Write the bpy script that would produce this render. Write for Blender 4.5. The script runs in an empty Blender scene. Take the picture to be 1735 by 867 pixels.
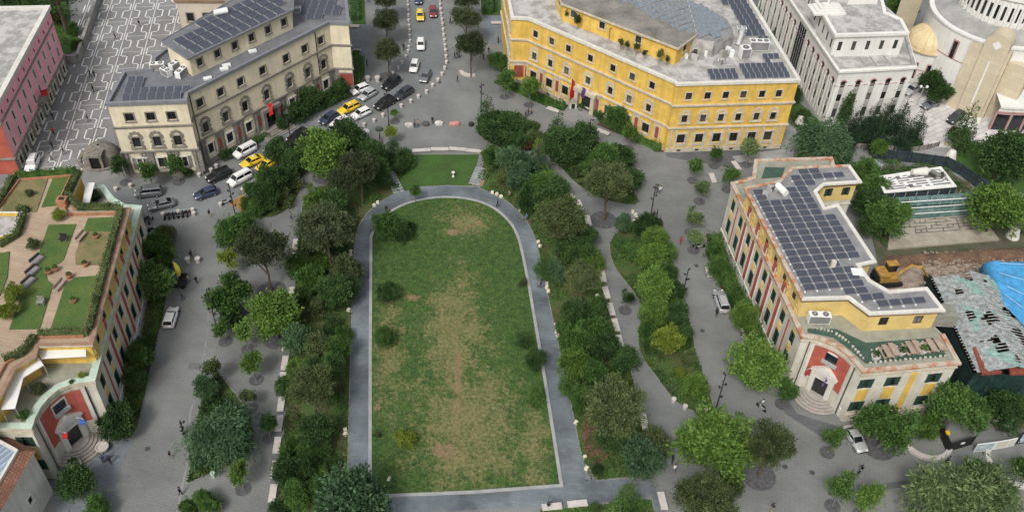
import bpy, bmesh, math, random
from mathutils import Vector, Matrix
from mathutils.noise import noise as pnoise
R = math.radians
scene = bpy.context.scene
COL = scene.collection
random.seed(7)

# ------------------------------------------------------------------ camera, sky, sun, exposure
F_PX, CX, CY, NAD, CAMH = 1600.0, 867.5, 433.5, (790.0, 2140.0), 105.0
_down = Vector((NAD[0] - CX, NAD[1] - CY, F_PX)).normalized()
_up = -_down
_Y = (Vector((0, 0, 1)) - _up * _up.z).normalized()
_X = _Y.cross(_up)
ROWS = (_X, _Y, _up)
def G(u, v, z=0.0):
    """world point at height z on the survey sight line (u, v)"""
    r = Vector((u - CX, v - CY, F_PX))
    d = Vector((_X.dot(r), _Y.dot(r), _up.dot(r)))
    t = (CAMH - z) / -d.z
    return Vector((d.x * t, d.y * t, z))
cam = bpy.data.objects.new('camera', bpy.data.cameras.new('camera'))
COL.objects.link(cam)
cam.location = (0, 0, CAMH)
m = Matrix(((_X.x, -_X.y, -_X.z), (_Y.x, -_Y.y, -_Y.z), (_up.x, -_up.y, -_up.z)))
cam.rotation_euler = m.to_euler()
cam.data.sensor_width = 36
cam.data.lens = 36 * F_PX / 1735
cam.data.clip_end = 4000
scene.camera = cam
w = bpy.data.worlds.new('World'); scene.world = w; w.use_nodes = True
SUN_EL, SUN_AZ = R(50), R(202)
nt = w.node_tree
sky = nt.nodes.new('ShaderNodeTexSky'); sky.sky_type = 'NISHITA'; sky.sun_disc = False
sky.sun_elevation = SUN_EL; sky.sun_rotation = SUN_AZ; sky.air_density = 1.6; sky.dust_density = 6; sky.ozone_density = 0.6
hs = nt.nodes.new('ShaderNodeHueSaturation'); hs.inputs['Saturation'].default_value = .45
nt.links.new(sky.outputs[0], hs.inputs['Color']); nt.links.new(hs.outputs[0], nt.nodes['Background'].inputs[0])
nt.nodes['Background'].inputs[1].default_value = 0.11
sl = bpy.data.lights.new('sun', 'SUN'); sl.energy = 1.5; sl.angle = R(11); sl.color = (1, .975, .93)
so = bpy.data.objects.new('sun', sl); COL.objects.link(so)
so.rotation_euler = (R(90) - SUN_EL, 0, math.pi - SUN_AZ)
scene.view_settings.view_transform = 'Standard'
scene.view_settings.look = 'None'
scene.view_settings.gamma = 1
scene.view_settings.use_curve_mapping = False
scene.view_settings.exposure = 0.36

# ------------------------------------------------------------------ materials
def srgb(c):
    return tuple(((x / 255) / 12.92 if x / 255 <= .04045 else ((x / 255 + .055) / 1.055) ** 2.4) for x in c)
MATS = {}
def M(name, col, var=.18, scale=.6, rough=.85, bump=0.0, metal=0.0, col2=None, fine=0.0, spec=.3, bscale=None, lo=.35, hi=.65, streak=0.0):
    if name in MATS: return MATS[name]
    mt = bpy.data.materials.new(name); mt.use_nodes = True; MATS[name] = mt
    n = mt.node_tree; b = n.nodes['Principled BSDF']
    b.inputs['Roughness'].default_value = rough; b.inputs['Metallic'].default_value = metal
    b.inputs['Specular IOR Level'].default_value = spec
    geo = n.nodes.new('ShaderNodeNewGeometry')
    no = n.nodes.new('ShaderNodeTexNoise'); no.inputs['Scale'].default_value = scale; no.inputs['Detail'].default_value = 5
    no.inputs['Roughness'].default_value = .62
    n.links.new(geo.outputs['Position'], no.inputs['Vector'])
    rp = n.nodes.new('ShaderNodeValToRGB')
    c2 = col2 if col2 else tuple(x * (1 - var) for x in col)
    c1 = col if col2 else tuple(min(1, x * (1 + var)) for x in col)
    rp.color_ramp.elements[0].position = lo; rp.color_ramp.elements[1].position = hi
    rp.color_ramp.elements[0].color = (*c2, 1); rp.color_ramp.elements[1].color = (*c1, 1)
    n.links.new(no.outputs[0], rp.inputs[0])
    out = rp.outputs[0]
    if fine:
        n2 = n.nodes.new('ShaderNodeTexNoise'); n2.inputs['Scale'].default_value = 4.5; n2.inputs['Detail'].default_value = 3
        n.links.new(geo.outputs['Position'], n2.inputs['Vector'])
        mr = n.nodes.new('ShaderNodeMapRange'); mr.inputs['From Min'].default_value = .3; mr.inputs['From Max'].default_value = .7
        mr.inputs['To Min'].default_value = 1 - fine; mr.inputs['To Max'].default_value = 1 + fine
        n.links.new(n2.outputs[0], mr.inputs[0])
        mx = n.nodes.new('ShaderNodeVectorMath'); mx.operation = 'SCALE'
        n.links.new(out, mx.inputs[0]); n.links.new(mr.outputs[0], mx.inputs['Scale'])
        out = mx.outputs[0]
    if streak:
        mpp = n.nodes.new('ShaderNodeMapping'); mpp.inputs['Scale'].default_value = (1.6, 1.6, .14); n.links.new(geo.outputs['Position'], mpp.inputs[0])
        n4 = n.nodes.new('ShaderNodeTexNoise'); n4.inputs['Scale'].default_value = 1; n4.inputs['Detail'].default_value = 5; n4.inputs['Roughness'].default_value = .7; n.links.new(mpp.outputs[0], n4.inputs['Vector'])
        mq = n.nodes.new('ShaderNodeMapRange'); mq.inputs['From Min'].default_value = .42; mq.inputs['From Max'].default_value = .66; mq.inputs['To Min'].default_value = 1; mq.inputs['To Max'].default_value = 1 - streak
        n.links.new(n4.outputs[0], mq.inputs[0]); mv = n.nodes.new('ShaderNodeVectorMath'); mv.operation = 'SCALE'; n.links.new(out, mv.inputs[0]); n.links.new(mq.outputs[0], mv.inputs['Scale']); out = mv.outputs[0]
    n.links.new(out, b.inputs['Base Color'])
    if bump:
        bp = n.nodes.new('ShaderNodeBump'); bp.inputs['Strength'].default_value = bump; bp.inputs['Distance'].default_value = .08
        n3 = n.nodes.new('ShaderNodeTexNoise'); n3.inputs['Scale'].default_value = bscale or 3; n3.inputs['Detail'].default_value = 4
        n.links.new(geo.outputs['Position'], n3.inputs['Vector'])
        n.links.new(n3.outputs[0], bp.inputs['Height']); n.links.new(bp.outputs[0], b.inputs['Normal'])
    return mt
def MP(name, col, bw=.5, bh=.25, mortar=.02, dark=.75, var=.12, rot=0.0, rough=.85, stain=.16, vertical=False, offset=.5):
    """small paving / block pattern laid on the surface"""
    if name in MATS: return MATS[name]
    mt = M(name, col, var=stain, scale=.12, rough=rough, fine=.07)
    n = mt.node_tree; b = n.nodes['Principled BSDF']
    src = b.inputs['Base Color'].links[0].from_socket
    geo = [x for x in n.nodes if x.type == 'NEW_GEOMETRY'][0]
    mp = n.nodes.new('ShaderNodeMapping'); mp.inputs['Rotation'].default_value = (R(90) if vertical else 0, 0, rot)
    n.links.new(geo.outputs['Position'], mp.inputs[0])
    br = n.nodes.new('ShaderNodeTexBrick'); br.inputs['Scale'].default_value = 1
    br.inputs['Brick Width'].default_value = bw; br.inputs['Row Height'].default_value = bh
    br.inputs['Mortar Size'].default_value = mortar; br.offset = offset
    br.inputs['Color1'].default_value = (1 - var,) * 3 + (1,); br.inputs['Color2'].default_value = (1 + var * .6,) * 3 + (1,)
    br.inputs['Mortar'].default_value = (dark,) * 3 + (1,)
    n.links.new(mp.outputs[0], br.inputs['Vector'])
    mx = n.nodes.new('ShaderNodeVectorMath'); mx.operation = 'MULTIPLY'
    n.links.new(src, mx.inputs[0]); n.links.new(br.outputs[0], mx.inputs[1])
    n.links.new(mx.outputs[0], b.inputs['Base Color'])
    return mt
def leafmat(name, c_dark, c_light, scale=.5):
    if name in MATS: return MATS[name]
    mt = bpy.data.materials.new(name); mt.use_nodes = True; MATS[name] = mt
    n = mt.node_tree; b = n.nodes['Principled BSDF']
    b.inputs['Roughness'].default_value = .75; b.inputs['Specular IOR Level'].default_value = .15
    geo = n.nodes.new('ShaderNodeNewGeometry'); oi = n.nodes.new('ShaderNodeObjectInfo')
    no = n.nodes.new('ShaderNodeTexNoise'); no.inputs['Scale'].default_value = scale * 1.5; no.inputs['Detail'].default_value = 3
    n.links.new(geo.outputs['Position'], no.inputs['Vector'])
    ad = n.nodes.new('ShaderNodeMath'); ad.operation = 'MULTIPLY_ADD'; ad.inputs[1].default_value = .26
    n.links.new(geo.outputs['Random Per Island'], ad.inputs[0]); n.links.new(no.outputs[0], ad.inputs[2])
    a2 = n.nodes.new('ShaderNodeMath'); a2.operation = 'MULTIPLY_ADD'; a2.inputs[1].default_value = .22
    n.links.new(oi.outputs['Random'], a2.inputs[0]); n.links.new(ad.outputs[0], a2.inputs[2])
    rp = n.nodes.new('ShaderNodeValToRGB'); e = rp.color_ramp.elements
    e[0].position = .45; e[1].position = 1.0; e[0].color = (*c_dark, 1); e[1].color = (*c_light, 1)
    n.links.new(a2.outputs[0], rp.inputs[0]); n.links.new(rp.outputs[0], b.inputs['Base Color'])
    tr = n.nodes.new('ShaderNodeBsdfTranslucent'); mixs = n.nodes.new('ShaderNodeMixShader'); mixs.inputs[0].default_value = .2
    n.links.new(rp.outputs[0], tr.inputs[0]); n.links.new(b.outputs[0], mixs.inputs[1]); n.links.new(tr.outputs[0], mixs.inputs[2])
    n.links.new(mixs.outputs[0], n.nodes['Material Output'].inputs[0])
    return mt

# ------------------------------------------------------------------ mesh and object helpers
def wloc(o):
    p = Vector((0, 0, 0))
    while o is not None: p = p + o.location; o = o.parent
    return p
class MB:
    def __init__(s): s.v = []; s.f = []; s.m = []; s.mats = []
    def mi(s, mat):
        if mat not in s.mats: s.mats.append(mat)
        return s.mats.index(mat)
    def poly(s, pts, mat):
        i = len(s.v); s.v.extend([tuple(p) for p in pts]); s.f.append(tuple(range(i, i + len(pts)))); s.m.append(s.mi(mat))
    def hexa(s, c, mat):
        """c: 8 corners, bottom ring 0-3 then top ring 4-7"""
        i = len(s.v); s.v.extend([tuple(p) for p in c]); k = s.mi(mat)
        for q in ((0, 3, 2, 1), (4, 5, 6, 7), (0, 1, 5, 4), (1, 2, 6, 5), (2, 3, 7, 6), (3, 0, 4, 7)):
            s.f.append(tuple(i + a for a in q)); s.m.append(k)
    def box(s, x0, x1, y0, y1, z0, z1, mat, T=None):
        c = [Vector(p) for p in ((x0, y0, z0), (x1, y0, z0), (x1, y1, z0), (x0, y1, z0), (x0, y0, z1), (x1, y0, z1), (x1, y1, z1), (x0, y1, z1))]
        if T is not None: c = [T @ p for p in c]
        s.hexa(c, mat)
    def prism(s, pts, z0, z1, mat, top=None, bottom=False, side=True):
        n = len(pts); i = len(s.v)
        s.v.extend([(p[0], p[1], z0) for p in pts]); s.v.extend([(p[0], p[1], z1) for p in pts]); k = s.mi(mat)
        if side:
            for a in range(n):
                b = (a + 1) % n; s.f.append((i + a, i + b, i + n + b, i + n + a)); s.m.append(k)
        s.f.append(tuple(range(i + n, i + 2 * n))); s.m.append(s.mi(top) if top else k)
        if bottom: s.f.append(tuple(range(i + n - 1, i - 1, -1))); s.m.append(k)
    def cyl(s, p, r, h, mat, n=10, r2=None, T=None, cap=True):
        r2 = r if r2 is None else r2; i = len(s.v); k = s.mi(mat); p = Vector(p)
        for rr, zz in ((r, 0), (r2, h)):
            for a in range(n):
                q = p + Vector((rr * math.cos(2 * math.pi * a / n), rr * math.sin(2 * math.pi * a / n), zz))
                s.v.append(tuple(T @ q if T is not None else q))
        for a in range(n):
            b = (a + 1) % n; s.f.append((i + a, i + b, i + n + b, i + n + a)); s.m.append(k)
        if cap:
            s.f.append(tuple(range(i + n, i + 2 * n))); s.m.append(k)
            s.f.append(tuple(range(i + n - 1, i - 1, -1))); s.m.append(k)
    def tube(s, pts, rad, mat, n=6):
        k = s.mi(mat); i = len(s.v); P = [Vector(p) for p in pts]
        rad = rad if isinstance(rad, (list, tuple)) else [rad] * len(P)
        for j, p in enumerate(P):
            d = (P[min(j + 1, len(P) - 1)] - P[max(j - 1, 0)]).normalized()
            a = d.orthogonal().normalized() if abs(d.z) > .99 else d.cross(Vector((0, 0, 1))).normalized()
            b = d.cross(a)
            for t in range(n):
                an = 2 * math.pi * t / n
                s.v.append(tuple(p + (a * math.cos(an) + b * math.sin(an)) * rad[j]))
        for j in range(len(P) - 1):
            for t in range(n):
                u = (t + 1) % n
                s.f.append((i + j * n + t, i + j * n + u, i + (j + 1) * n + u, i + (j + 1) * n + t)); s.m.append(k)
        s.f.append(tuple(range(i + n - 1, i - 1, -1))); s.m.append(k)
        s.f.append(tuple(range(i + (len(P) - 1) * n, i + len(P) * n))); s.m.append(k)
    def lathe(s, c, prof, mat, n=16, a0=0, a1=2 * math.pi):
        k = s.mi(mat); i = len(s.v); full = abs(a1 - a0 - 2 * math.pi) < 1e-4; m_ = n if full else n + 1
        for r, z in prof:
            for a in range(m_):
                an = a0 + (a1 - a0) * a / n
                s.v.append((c[0] + r * math.cos(an), c[1] + r * math.sin(an), c[2] + z))
        for j in range(len(prof) - 1):
            for a in range(n):
                b = (a + 1) % m_
                s.f.append((i + j * m_ + a, i + j * m_ + b, i + (j + 1) * m_ + b, i + (j + 1) * m_ + a)); s.m.append(k)
    def mesh(s, name, off=(0, 0, 0), smooth=False):
        me = bpy.data.meshes.new(name); o = Vector(off)
        me.from_pydata([(a - o.x, b - o.y, c - o.z) for a, b, c in s.v], [], s.f)
        for mt in s.mats: me.materials.append(mt)
        me.polygons.foreach_set('material_index', s.m)
        if smooth: me.polygons.foreach_set('use_smooth', [True] * len(s.f))
        me.update(); return me
    def part(s, name, parent, smooth=False, label=None, kind=None):
        """verts are in world coordinates (parents unrotated)"""
        me = s.mesh(name, wloc(parent), smooth)
        return link(name, me, parent, label=label, kind=kind)
    def top(s, name, loc=None, smooth=False, **kw):
        if loc is None:
            n = len(s.v); loc = (sum(p[0] for p in s.v) / n, sum(p[1] for p in s.v) / n, min(p[2] for p in s.v))
        o = link(name, s.mesh(name, loc, smooth)); o.location = loc; tag(o, **kw); return o
def link(name, data, parent=None, label=None, kind=None):
    o = bpy.data.objects.new(name, data); COL.objects.link(o)
    if parent is not None: o.parent = parent
    if label: o['label'] = label
    if kind: o['kind'] = kind
    return o
def tag(o, label=None, cat=None, group=None, kind=None):
    if label: o['label'] = label
    if cat: o['category'] = cat
    if group: o['group'] = group
    if kind: o['kind'] = kind
    return o
def thing(name, label, cat, loc=(0, 0, 0), rz=0.0, group=None):
    o = link(name, None); o.location = loc; o.rotation_euler = (0, 0, rz); o.empty_display_size = .5
    return tag(o, label, cat, group)
def dup(o, parent=None, loc=None, rz=None, sc=None, label=None, group=None):
    c = o.copy(); COL.objects.link(c); c.parent = parent
    if loc is not None: c.location = loc
    if rz is not None: c.rotation_euler = (0, 0, rz)
    if sc is not None: c.scale = sc
    if label: c['label'] = label
    if group: c['group'] = group
    for ch in KIDS.get(o.name, []):
        dup_child(ch, c)
    return c
KIDS = {}
def index_kids():
    KIDS.clear()
    for o in bpy.data.objects:
        if o.parent: KIDS.setdefault(o.parent.name, []).append(o)
def dup_child(o, parent):
    c = o.copy(); COL.objects.link(c); c.parent = parent
    for ch in KIDS.get(o.name, []): dup_child(ch, c)
    return c
def ordinal(i):
    W = ['first', 'second', 'third', 'fourth', 'fifth', 'sixth', 'seventh', 'eighth', 'ninth', 'tenth', 'eleventh', 'twelfth', 'thirteenth', 'fourteenth', 'fifteenth', 'sixteenth', 'seventeenth', 'eighteenth', 'nineteenth', 'twentieth']
    if i < 20: return W[i]
    t = ['', '', 'twenty', 'thirty', 'forty', 'fifty'][(i + 1) // 10]; r = (i + 1) % 10
    return t + '-' + W[r - 1] if r else {'twenty': 'twentieth', 'thirty': 'thirtieth', 'forty': 'fortieth', 'fifty': 'fiftieth'}[t]
def area2(P): return sum(P[i][0] * P[(i + 1) % len(P)][1] - P[(i + 1) % len(P)][0] * P[i][1] for i in range(len(P)))
def ccw(P): return list(P) if area2(P) > 0 else list(P)[::-1]
def inset(P, d):
    """P ccw; positive d moves inwards"""
    n = len(P); out = []
    for i in range(n):
        a, b, c = Vector(P[i - 1][:2]), Vector(P[i][:2]), Vector(P[(i + 1) % n][:2])
        e1 = (b - a).normalized(); e2 = (c - b).normalized()
        n1 = Vector((-e1.y, e1.x)); n2 = Vector((-e2.y, e2.x)); t = n1 + n2
        k = max(.35, t.dot(n1)); out.append(b + t * (d / k))
    return out
def ring(mb, P, d0, d1, z0, z1, mat, top=None):
    """closed band following outline P between insets d0 and d1"""
    A = inset(P, d0); B = inset(P, d1); n = len(A)
    for i in range(n):
        j = (i + 1) % n
        a, b, c, d = A[i], A[j], B[j], B[i]
        mb.poly([(a.x, a.y, z0), (b.x, b.y, z0), (b.x, b.y, z1), (a.x, a.y, z1)], mat)
        mb.poly([(c.x, c.y, z0), (d.x, d.y, z0), (d.x, d.y, z1), (c.x, c.y, z1)], mat)
        mb.poly([(a.x, a.y, z1), (b.x, b.y, z1), (c.x, c.y, z1), (d.x, d.y, z1)], top or mat)
        mb.poly([(a.x, a.y, z0), (d.x, d.y, z0), (c.x, c.y, z0), (b.x, b.y, z0)], mat)
def smooth_px(P, it=2, closed=True):
    for _ in range(it):
        Q = []; n = len(P)
        for i in range(n if closed else n - 1):
            a, b = P[i], P[(i + 1) % n]
            Q.append((a[0] * .75 + b[0] * .25, a[1] * .75 + b[1] * .25)); Q.append((a[0] * .25 + b[0] * .75, a[1] * .25 + b[1] * .75))
        if not closed: Q = [P[0]] + Q + [P[-1]]
        P = Q
    return P
def inside(P, x, y):
    r = False; n = len(P)
    for i in range(n):
        x1, y1 = P[i][0], P[i][1]; x2, y2 = P[(i + 1) % n][0], P[(i + 1) % n][1]
        if (y1 > y) != (y2 > y) and x < (x2 - x1) * (y - y1) / (y2 - y1) + x1: r = not r
    return r

# ------------------------------------------------------------------ ground, roads, paths, lawn
PAVE = MP('plaza_pavers', (.172, .180, .175), bw=1.2, bh=.4, mortar=.05, dark=.87, var=.06, rot=R(12), stain=.17)
ROADM = MP('road_setts', (.166, .177, .182), bw=.6, bh=.3, mortar=.03, dark=.86, var=.06, rot=R(30), stain=.18)
RINGM = MP('ring_path_stone', (.128, .15, .166), bw=.9, bh=.45, mortar=.03, dark=.85, var=.12, rot=R(4), stain=.38)
KERB = M('kerb_stone', (.29, .30, .30), var=.12, scale=.5)
GRAV = M('tree_pit_gravel', (.085, .085, .09), var=.3, scale=2, fine=.2)
GRASSD = M('bed_grass', (.05, .098, .022), col2=(.078, .078, .034), scale=.33, fine=.4, bump=.8, bscale=4, lo=.4, hi=.62)
SOIL = M('bare_soil', (.095, .058, .036), col2=(.06, .045, .03), scale=.5, fine=.35, bump=.7)
GRASSG = M('garden_grass', (.05, .108, .022), col2=(.038, .075, .018), scale=.3, fine=.3, bump=.6)
WHITE = M('white_marble', (.62, .60, .57), var=.08, scale=.8)

def flat(name, px, z, mat, label=None, sm=0, th=None):
    P = smooth_px(px, sm) if sm else px
    P = ccw([G(u, v, 0)[:2] for u, v in P])
    b = MB()
    if th: b.prism(P, z - th, z, mat)
    else: b.poly([(x, y, z) for x, y in P], mat)
    o = b.top(name, loc=(0, 0, 0), kind='structure')
    return o, P
b = MB(); b.poly([(-1500, -400, 0), (1500, -400, 0), (1500, 2600, 0), (-1500, 2600, 0)], PAVE); b.top('ground', loc=(0, 0, 0), kind='structure')

ROAD_PX = [(690, -60), (690, 70), (684, 88), (668, 104), (640, 125), (605, 145), (590, 166), (540, 190), (470, 232), (400, 275), (352, 297), (300, 312), (230, 318), (180, 322), (150, 345), (205, 372), (245, 374), (290, 370), (335, 362), (385, 350), (430, 330), (480, 300), (540, 246), (600, 210), (650, 187), (700, 154), (735, 135), (752, 118), (758, 100), (753, 60), (746, 20), (742, -60)]
flat('road', ROAD_PX, .004, ROADM, sm=1)
# light band lines beside the side streets
def strip(b, pts, wd, z0, z1, mat):
    P = [Vector(p[:2]) for p in pts]
    for i in range(len(P) - 1):
        d = (P[i + 1] - P[i]).normalized(); n = Vector((-d.y, d.x)) * wd / 2
        e0 = d * (wd / 2 if i else 0); q = [P[i] - n - e0 * 0, P[i + 1] - n, P[i + 1] + n, P[i] + n - e0 * 0]
        b.hexa([(p.x, p.y, z0) for p in q] + [(p.x, p.y, z1) for p in q], mat)
LINES = [[(354, 500), (352, 560), (340, 640), (322, 700), (318, 780), (300, 867), (285, 930)],
         [(500, 345), (488, 430), (484, 560), (474, 700), (455, 867), (440, 960)]]
b = MB()
for L in LINES[:1]: strip(b, [G(*p) for p in L], .25, 0, .012, M('band_stone', (.21, .215, .22)))
strip(b, [G(*p) for p in [(1500, 695), (1620, 690), (1735, 700), (1800, 705)]], .2, 0, .012, M('dark_band', (.09, .095, .1)))
strip(b, [G(*p) for p in [(1470, 827), (1540, 818), (1620, 815), (1735, 800), (1800, 795)]], .9, 0, .010, M('dark_band', (.09, .095, .1)))
b.top('paving_bands', loc=(0, 0, 0), kind='structure')
flat('side_walk', [(508, 330), (497, 400), (488, 470), (484, 560), (478, 640), (466, 740), (452, 867), (445, 930), (470, 930), (476, 760), (484, 660), (495, 540), (503, 440), (512, 370)], .008, MP('side_walk_stone', (.135, .14, .15), bw=.9, bh=.45, mortar=.03, dark=.88, var=.08))

# ring path
RING_OUT = [(588, 842), (592, 640), (597, 430), (603, 388), (628, 352), (665, 328), (710, 317), (760, 314), (810, 318), (852, 335), (888, 368), (906, 400), (916, 440), (936, 540), (960, 650), (993, 812), (1060, 808), (1104, 812), (1128, 867), (1140, 900), (1118, 900), (1104, 838), (1060, 845), (1000, 852), (925, 857), (830, 861), (640, 872), (588, 900)]
RING_IN = [(630, 838), (630, 600), (631, 402), (640, 379), (665, 357), (700, 342), (745, 335), (790, 337), (830, 349), (860, 373), (876, 400), (885, 440), (893, 480), (920, 640), (948, 820), (800, 831)]
flat('ring_path', RING_OUT, .012, RINGM)
LAWN = smooth_px(RING_IN[2:12], 2, closed=False)
LAWN_PX = [RING_IN[0], RING_IN[1]] + LAWN + RING_IN[12:]
LP = ccw([G(u, v)[:2] for u, v in LAWN_PX])
b = MB(); ring(b, LP, -.45, .0, 0.0, .13, KERB); b.top('lawn_kerb', loc=(0, 0, 0), kind='structure')

def lawn_mat():
    mt = M('lawn_grass', (.060, .106, .024), col2=(.024, .058, .014), scale=1.1, fine=.5, bump=.7, bscale=5)
    n = mt.node_tree; bs = n.nodes['Principled BSDF']; src = bs.inputs['Base Color'].links[0].from_socket
    geo = [x for x in n.nodes if x.type == 'NEW_GEOMETRY'][0]
    nz = n.nodes.new('ShaderNodeTexNoise'); nz.inputs['Scale'].default_value = .34; nz.inputs['Detail'].default_value = 8; nz.inputs['Roughness'].default_value = .72
    n.links.new(geo.outputs['Position'], nz.inputs['Vector'])
    nq = n.nodes.new('ShaderNodeTexNoise'); nq.inputs['Scale'].default_value = 1.9; nq.inputs['Detail'].default_value = 6; nq.inputs['Roughness'].default_value = .8; nq.inputs['Distortion'].default_value = .6
    n.links.new(geo.outputs['Position'], nq.inputs['Vector'])
    ma0 = n.nodes.new('ShaderNodeMath'); ma0.operation = 'MULTIPLY_ADD'; ma0.inputs[1].default_value = 1.3; ma0.inputs[2].default_value = -.65
    n.links.new(nq.outputs[0], ma0.inputs[0]); ad0 = n.nodes.new('ShaderNodeMath'); ad0.operation = 'ADD'; n.links.new(nz.outputs[0], ad0.inputs[0]); n.links.new(ma0.outputs[0], ad0.inputs[1]); nzf = ad0.outputs[0]
    def spot(px, a_uv, b_uv, soft):
        """ellipse of worn grass centred on px, half axes reaching the other two survey points"""
        c = G(*px); ra = (G(*a_uv) - c).length; rb = (G(*b_uv) - c).length; d = (G(*a_uv) - c)
        mp = n.nodes.new('ShaderNodeMapping'); mp.vector_type = 'TEXTURE'
        mp.inputs['Location'].default_value = c; mp.inputs['Rotation'].default_value = (0, 0, math.atan2(d.y, d.x)); mp.inputs['Scale'].default_value = (ra, rb, 1)
        n.links.new(geo.outputs['Position'], mp.inputs[0])
        ln = n.nodes.new('ShaderNodeVectorMath'); ln.operation = 'LENGTH'; n.links.new(mp.outputs[0], ln.inputs[0])
        ma = n.nodes.new('ShaderNodeMath'); ma.operation = 'MULTIPLY_ADD'; ma.inputs[1].default_value = -soft; ma.inputs[2].default_value = soft * .5
        n.links.new(ln.outputs['Value'], ma.inputs[0])
        cl = n.nodes.new('ShaderNodeClamp'); cl.inputs['Min'].default_value = -.55; cl.inputs['Max'].default_value = .25; n.links.new(ma.outputs[0], cl.inputs[0])
        return cl.outputs[0]
    def mx(a, b_, op='MAXIMUM'):
        q = n.nodes.new('ShaderNodeMath'); q.operation = op; n.links.new(a, q.inputs[0])
        if isinstance(b_, float): q.inputs[1].default_value = b_
        else: n.links.new(b_, q.inputs[1])
        return q.outputs[0]
    def layer(src, spots, col, col2, bias, width):
        s = None
        for a in spots: s = spot(*a) if s is None else mx(s, spot(*a))
        s = mx(s, nzf, 'ADD')
        mr = n.nodes.new('ShaderNodeMapRange'); mr.inputs['From Min'].default_value = bias; mr.inputs['From Max'].default_value = bias + width
        n.links.new(s, mr.inputs[0])
        n5 = n.nodes.new('ShaderNodeTexNoise'); n5.inputs['Scale'].default_value = 2.2; n5.inputs['Detail'].default_value = 4
        n.links.new(geo.outputs['Position'], n5.inputs['Vector'])
        rp = n.nodes.new('ShaderNodeValToRGB'); rp.color_ramp.elements[0].position = .35; rp.color_ramp.elements[1].position = .65
        rp.color_ramp.elements[0].color = (*col2, 1); rp.color_ramp.elements[1].color = (*col, 1); n.links.new(n5.outputs[0], rp.inputs[0])
        mi = n.nodes.new('ShaderNodeMix'); mi.data_type = 'RGBA'
        n.links.new(mr.outputs[0], mi.inputs['Factor']); n.links.new(src, mi.inputs['A']); n.links.new(rp.outputs[0], mi.inputs['B'])
        return mi.outputs['Result']
    src = layer(src, [((770, 560), (775, 420), (850, 560), .42), ((790, 720), (790, 560), (925, 720), .40), ((790, 375), (790, 340), (850, 372), .38), ((660, 600), (660, 500), (690, 600), .2), ((905, 760), (905, 660), (940, 760), .35)], (.195, .172, .078), (.09, .105, .036), .40, .17)
    src = layer(src, [((768, 393), (768, 380), (790, 393), 1.2), ((812, 377), (812, 371), (824, 377), 1.2), ((755, 762), (755, 738), (810, 762), .8), ((775, 650), (775, 560), (785, 650), .5), ((650, 580), (650, 570), (665, 580), .6), ((700, 505), (700, 495), (725, 505), .6), ((640, 690), (640, 680), (652, 690), .8)], (.22, .155, .085), (.15, .12, .06), .44, .12)
    n.links.new(src, bs.inputs['Base Color'])
    return mt
LM = lawn_mat()
b = MB(); b.poly([(p[0], p[1], .05) for p in LP], LM); b.top('lawn', loc=(0, 0, 0), kind='structure')

# planted beds (ground level) ------------------------------------------------
BED_W = [(512, 345), (535, 320), (560, 310), (575, 285), (600, 262), (655, 250), (655, 292), (682, 325), (664, 329), (629, 351), (604, 386), (598, 430), (592, 640), (587, 842), (580, 930), (448, 930), (468, 867), (478, 760), (485, 680), (495, 540), (503, 440), (510, 370)]
BED_NW = [(531, 282), (509, 301), (508, 327), (495, 348), (478, 361), (457, 370), (403, 368), (425, 338), (440, 305), (480, 275), (510, 262), (540, 250), (560, 262)]
BED_N = [(690, 262), (812, 262), (800, 315), (760, 314), (712, 316), (684, 325), (657, 291), (657, 258)]
BED_E = [(818, 283), (803, 315), (852, 334), (889, 367), (907, 400), (917, 440), (937, 540), (961, 650), (995, 815), (1060, 807), (1104, 812), (1096, 760), (1085, 700), (1072, 640), (1058, 590), (1043, 540), (1024, 480), (1010, 430), (1000, 400), (985, 360), (965, 330), (950, 305), (925, 288), (900, 272), (870, 262), (822, 262)]
BED_NE = [(809, 207), (811, 228), (833, 245), (876, 257), (905, 255), (905, 232), (916, 215), (880, 195), (830, 188)]
BED_NE2 = [(927, 262), (953, 286), (972, 308), (1007, 332), (1047, 345), (1086, 348), (1071, 322), (1080, 300), (1060, 268), (1031, 250), (985, 232), (935, 222), (905, 236)]
BED_L = [(1043, 395), (1033, 412), (1034, 429), (1041, 451), (1054, 470), (1072, 491), (1085, 512), (1086, 544), (1081, 565), (1083, 591), (1093, 612), (1110, 634), (1132, 664), (1142, 677), (1176, 698), (1210, 703), (1207, 684), (1197, 648), (1178, 599), (1174, 565), (1159, 518), (1137, 429), (1122, 380), (1107, 367), (1075, 374)]
BED_G = [(352, 655), (336, 700), (326, 760), (318, 818), (345, 806), (388, 790), (425, 765), (430, 730), (415, 690), (385, 650), (368, 630)]
BED_WF = [(288, 440), (283, 490), (277, 530), (267, 570), (248, 655), (233, 721), (222, 742), (195, 742), (215, 660), (236, 590), (250, 520), (262, 440)]
BED_EF = [(1196, 395), (1202, 440), (1225, 500), (1262, 570), (1300, 640), (1330, 665), (1345, 650), (1290, 560), (1245, 470), (1222, 400)]
BED_NWF = [(380, 270), (470, 222), (500, 205), (590, 166), (600, 150), (585, 140), (480, 190), (360, 255)]
BED_YF = [(846, 130), (858, 150), (905, 172), (960, 192), (1010, 212), (1060, 232), (1112, 258), (1128, 258), (1080, 226), (1000, 190), (940, 168), (868, 130)]
BED_S = [(915, 862), (1000, 857), (1060, 849), (1104, 845), (1114, 900), (915, 905)]
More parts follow.
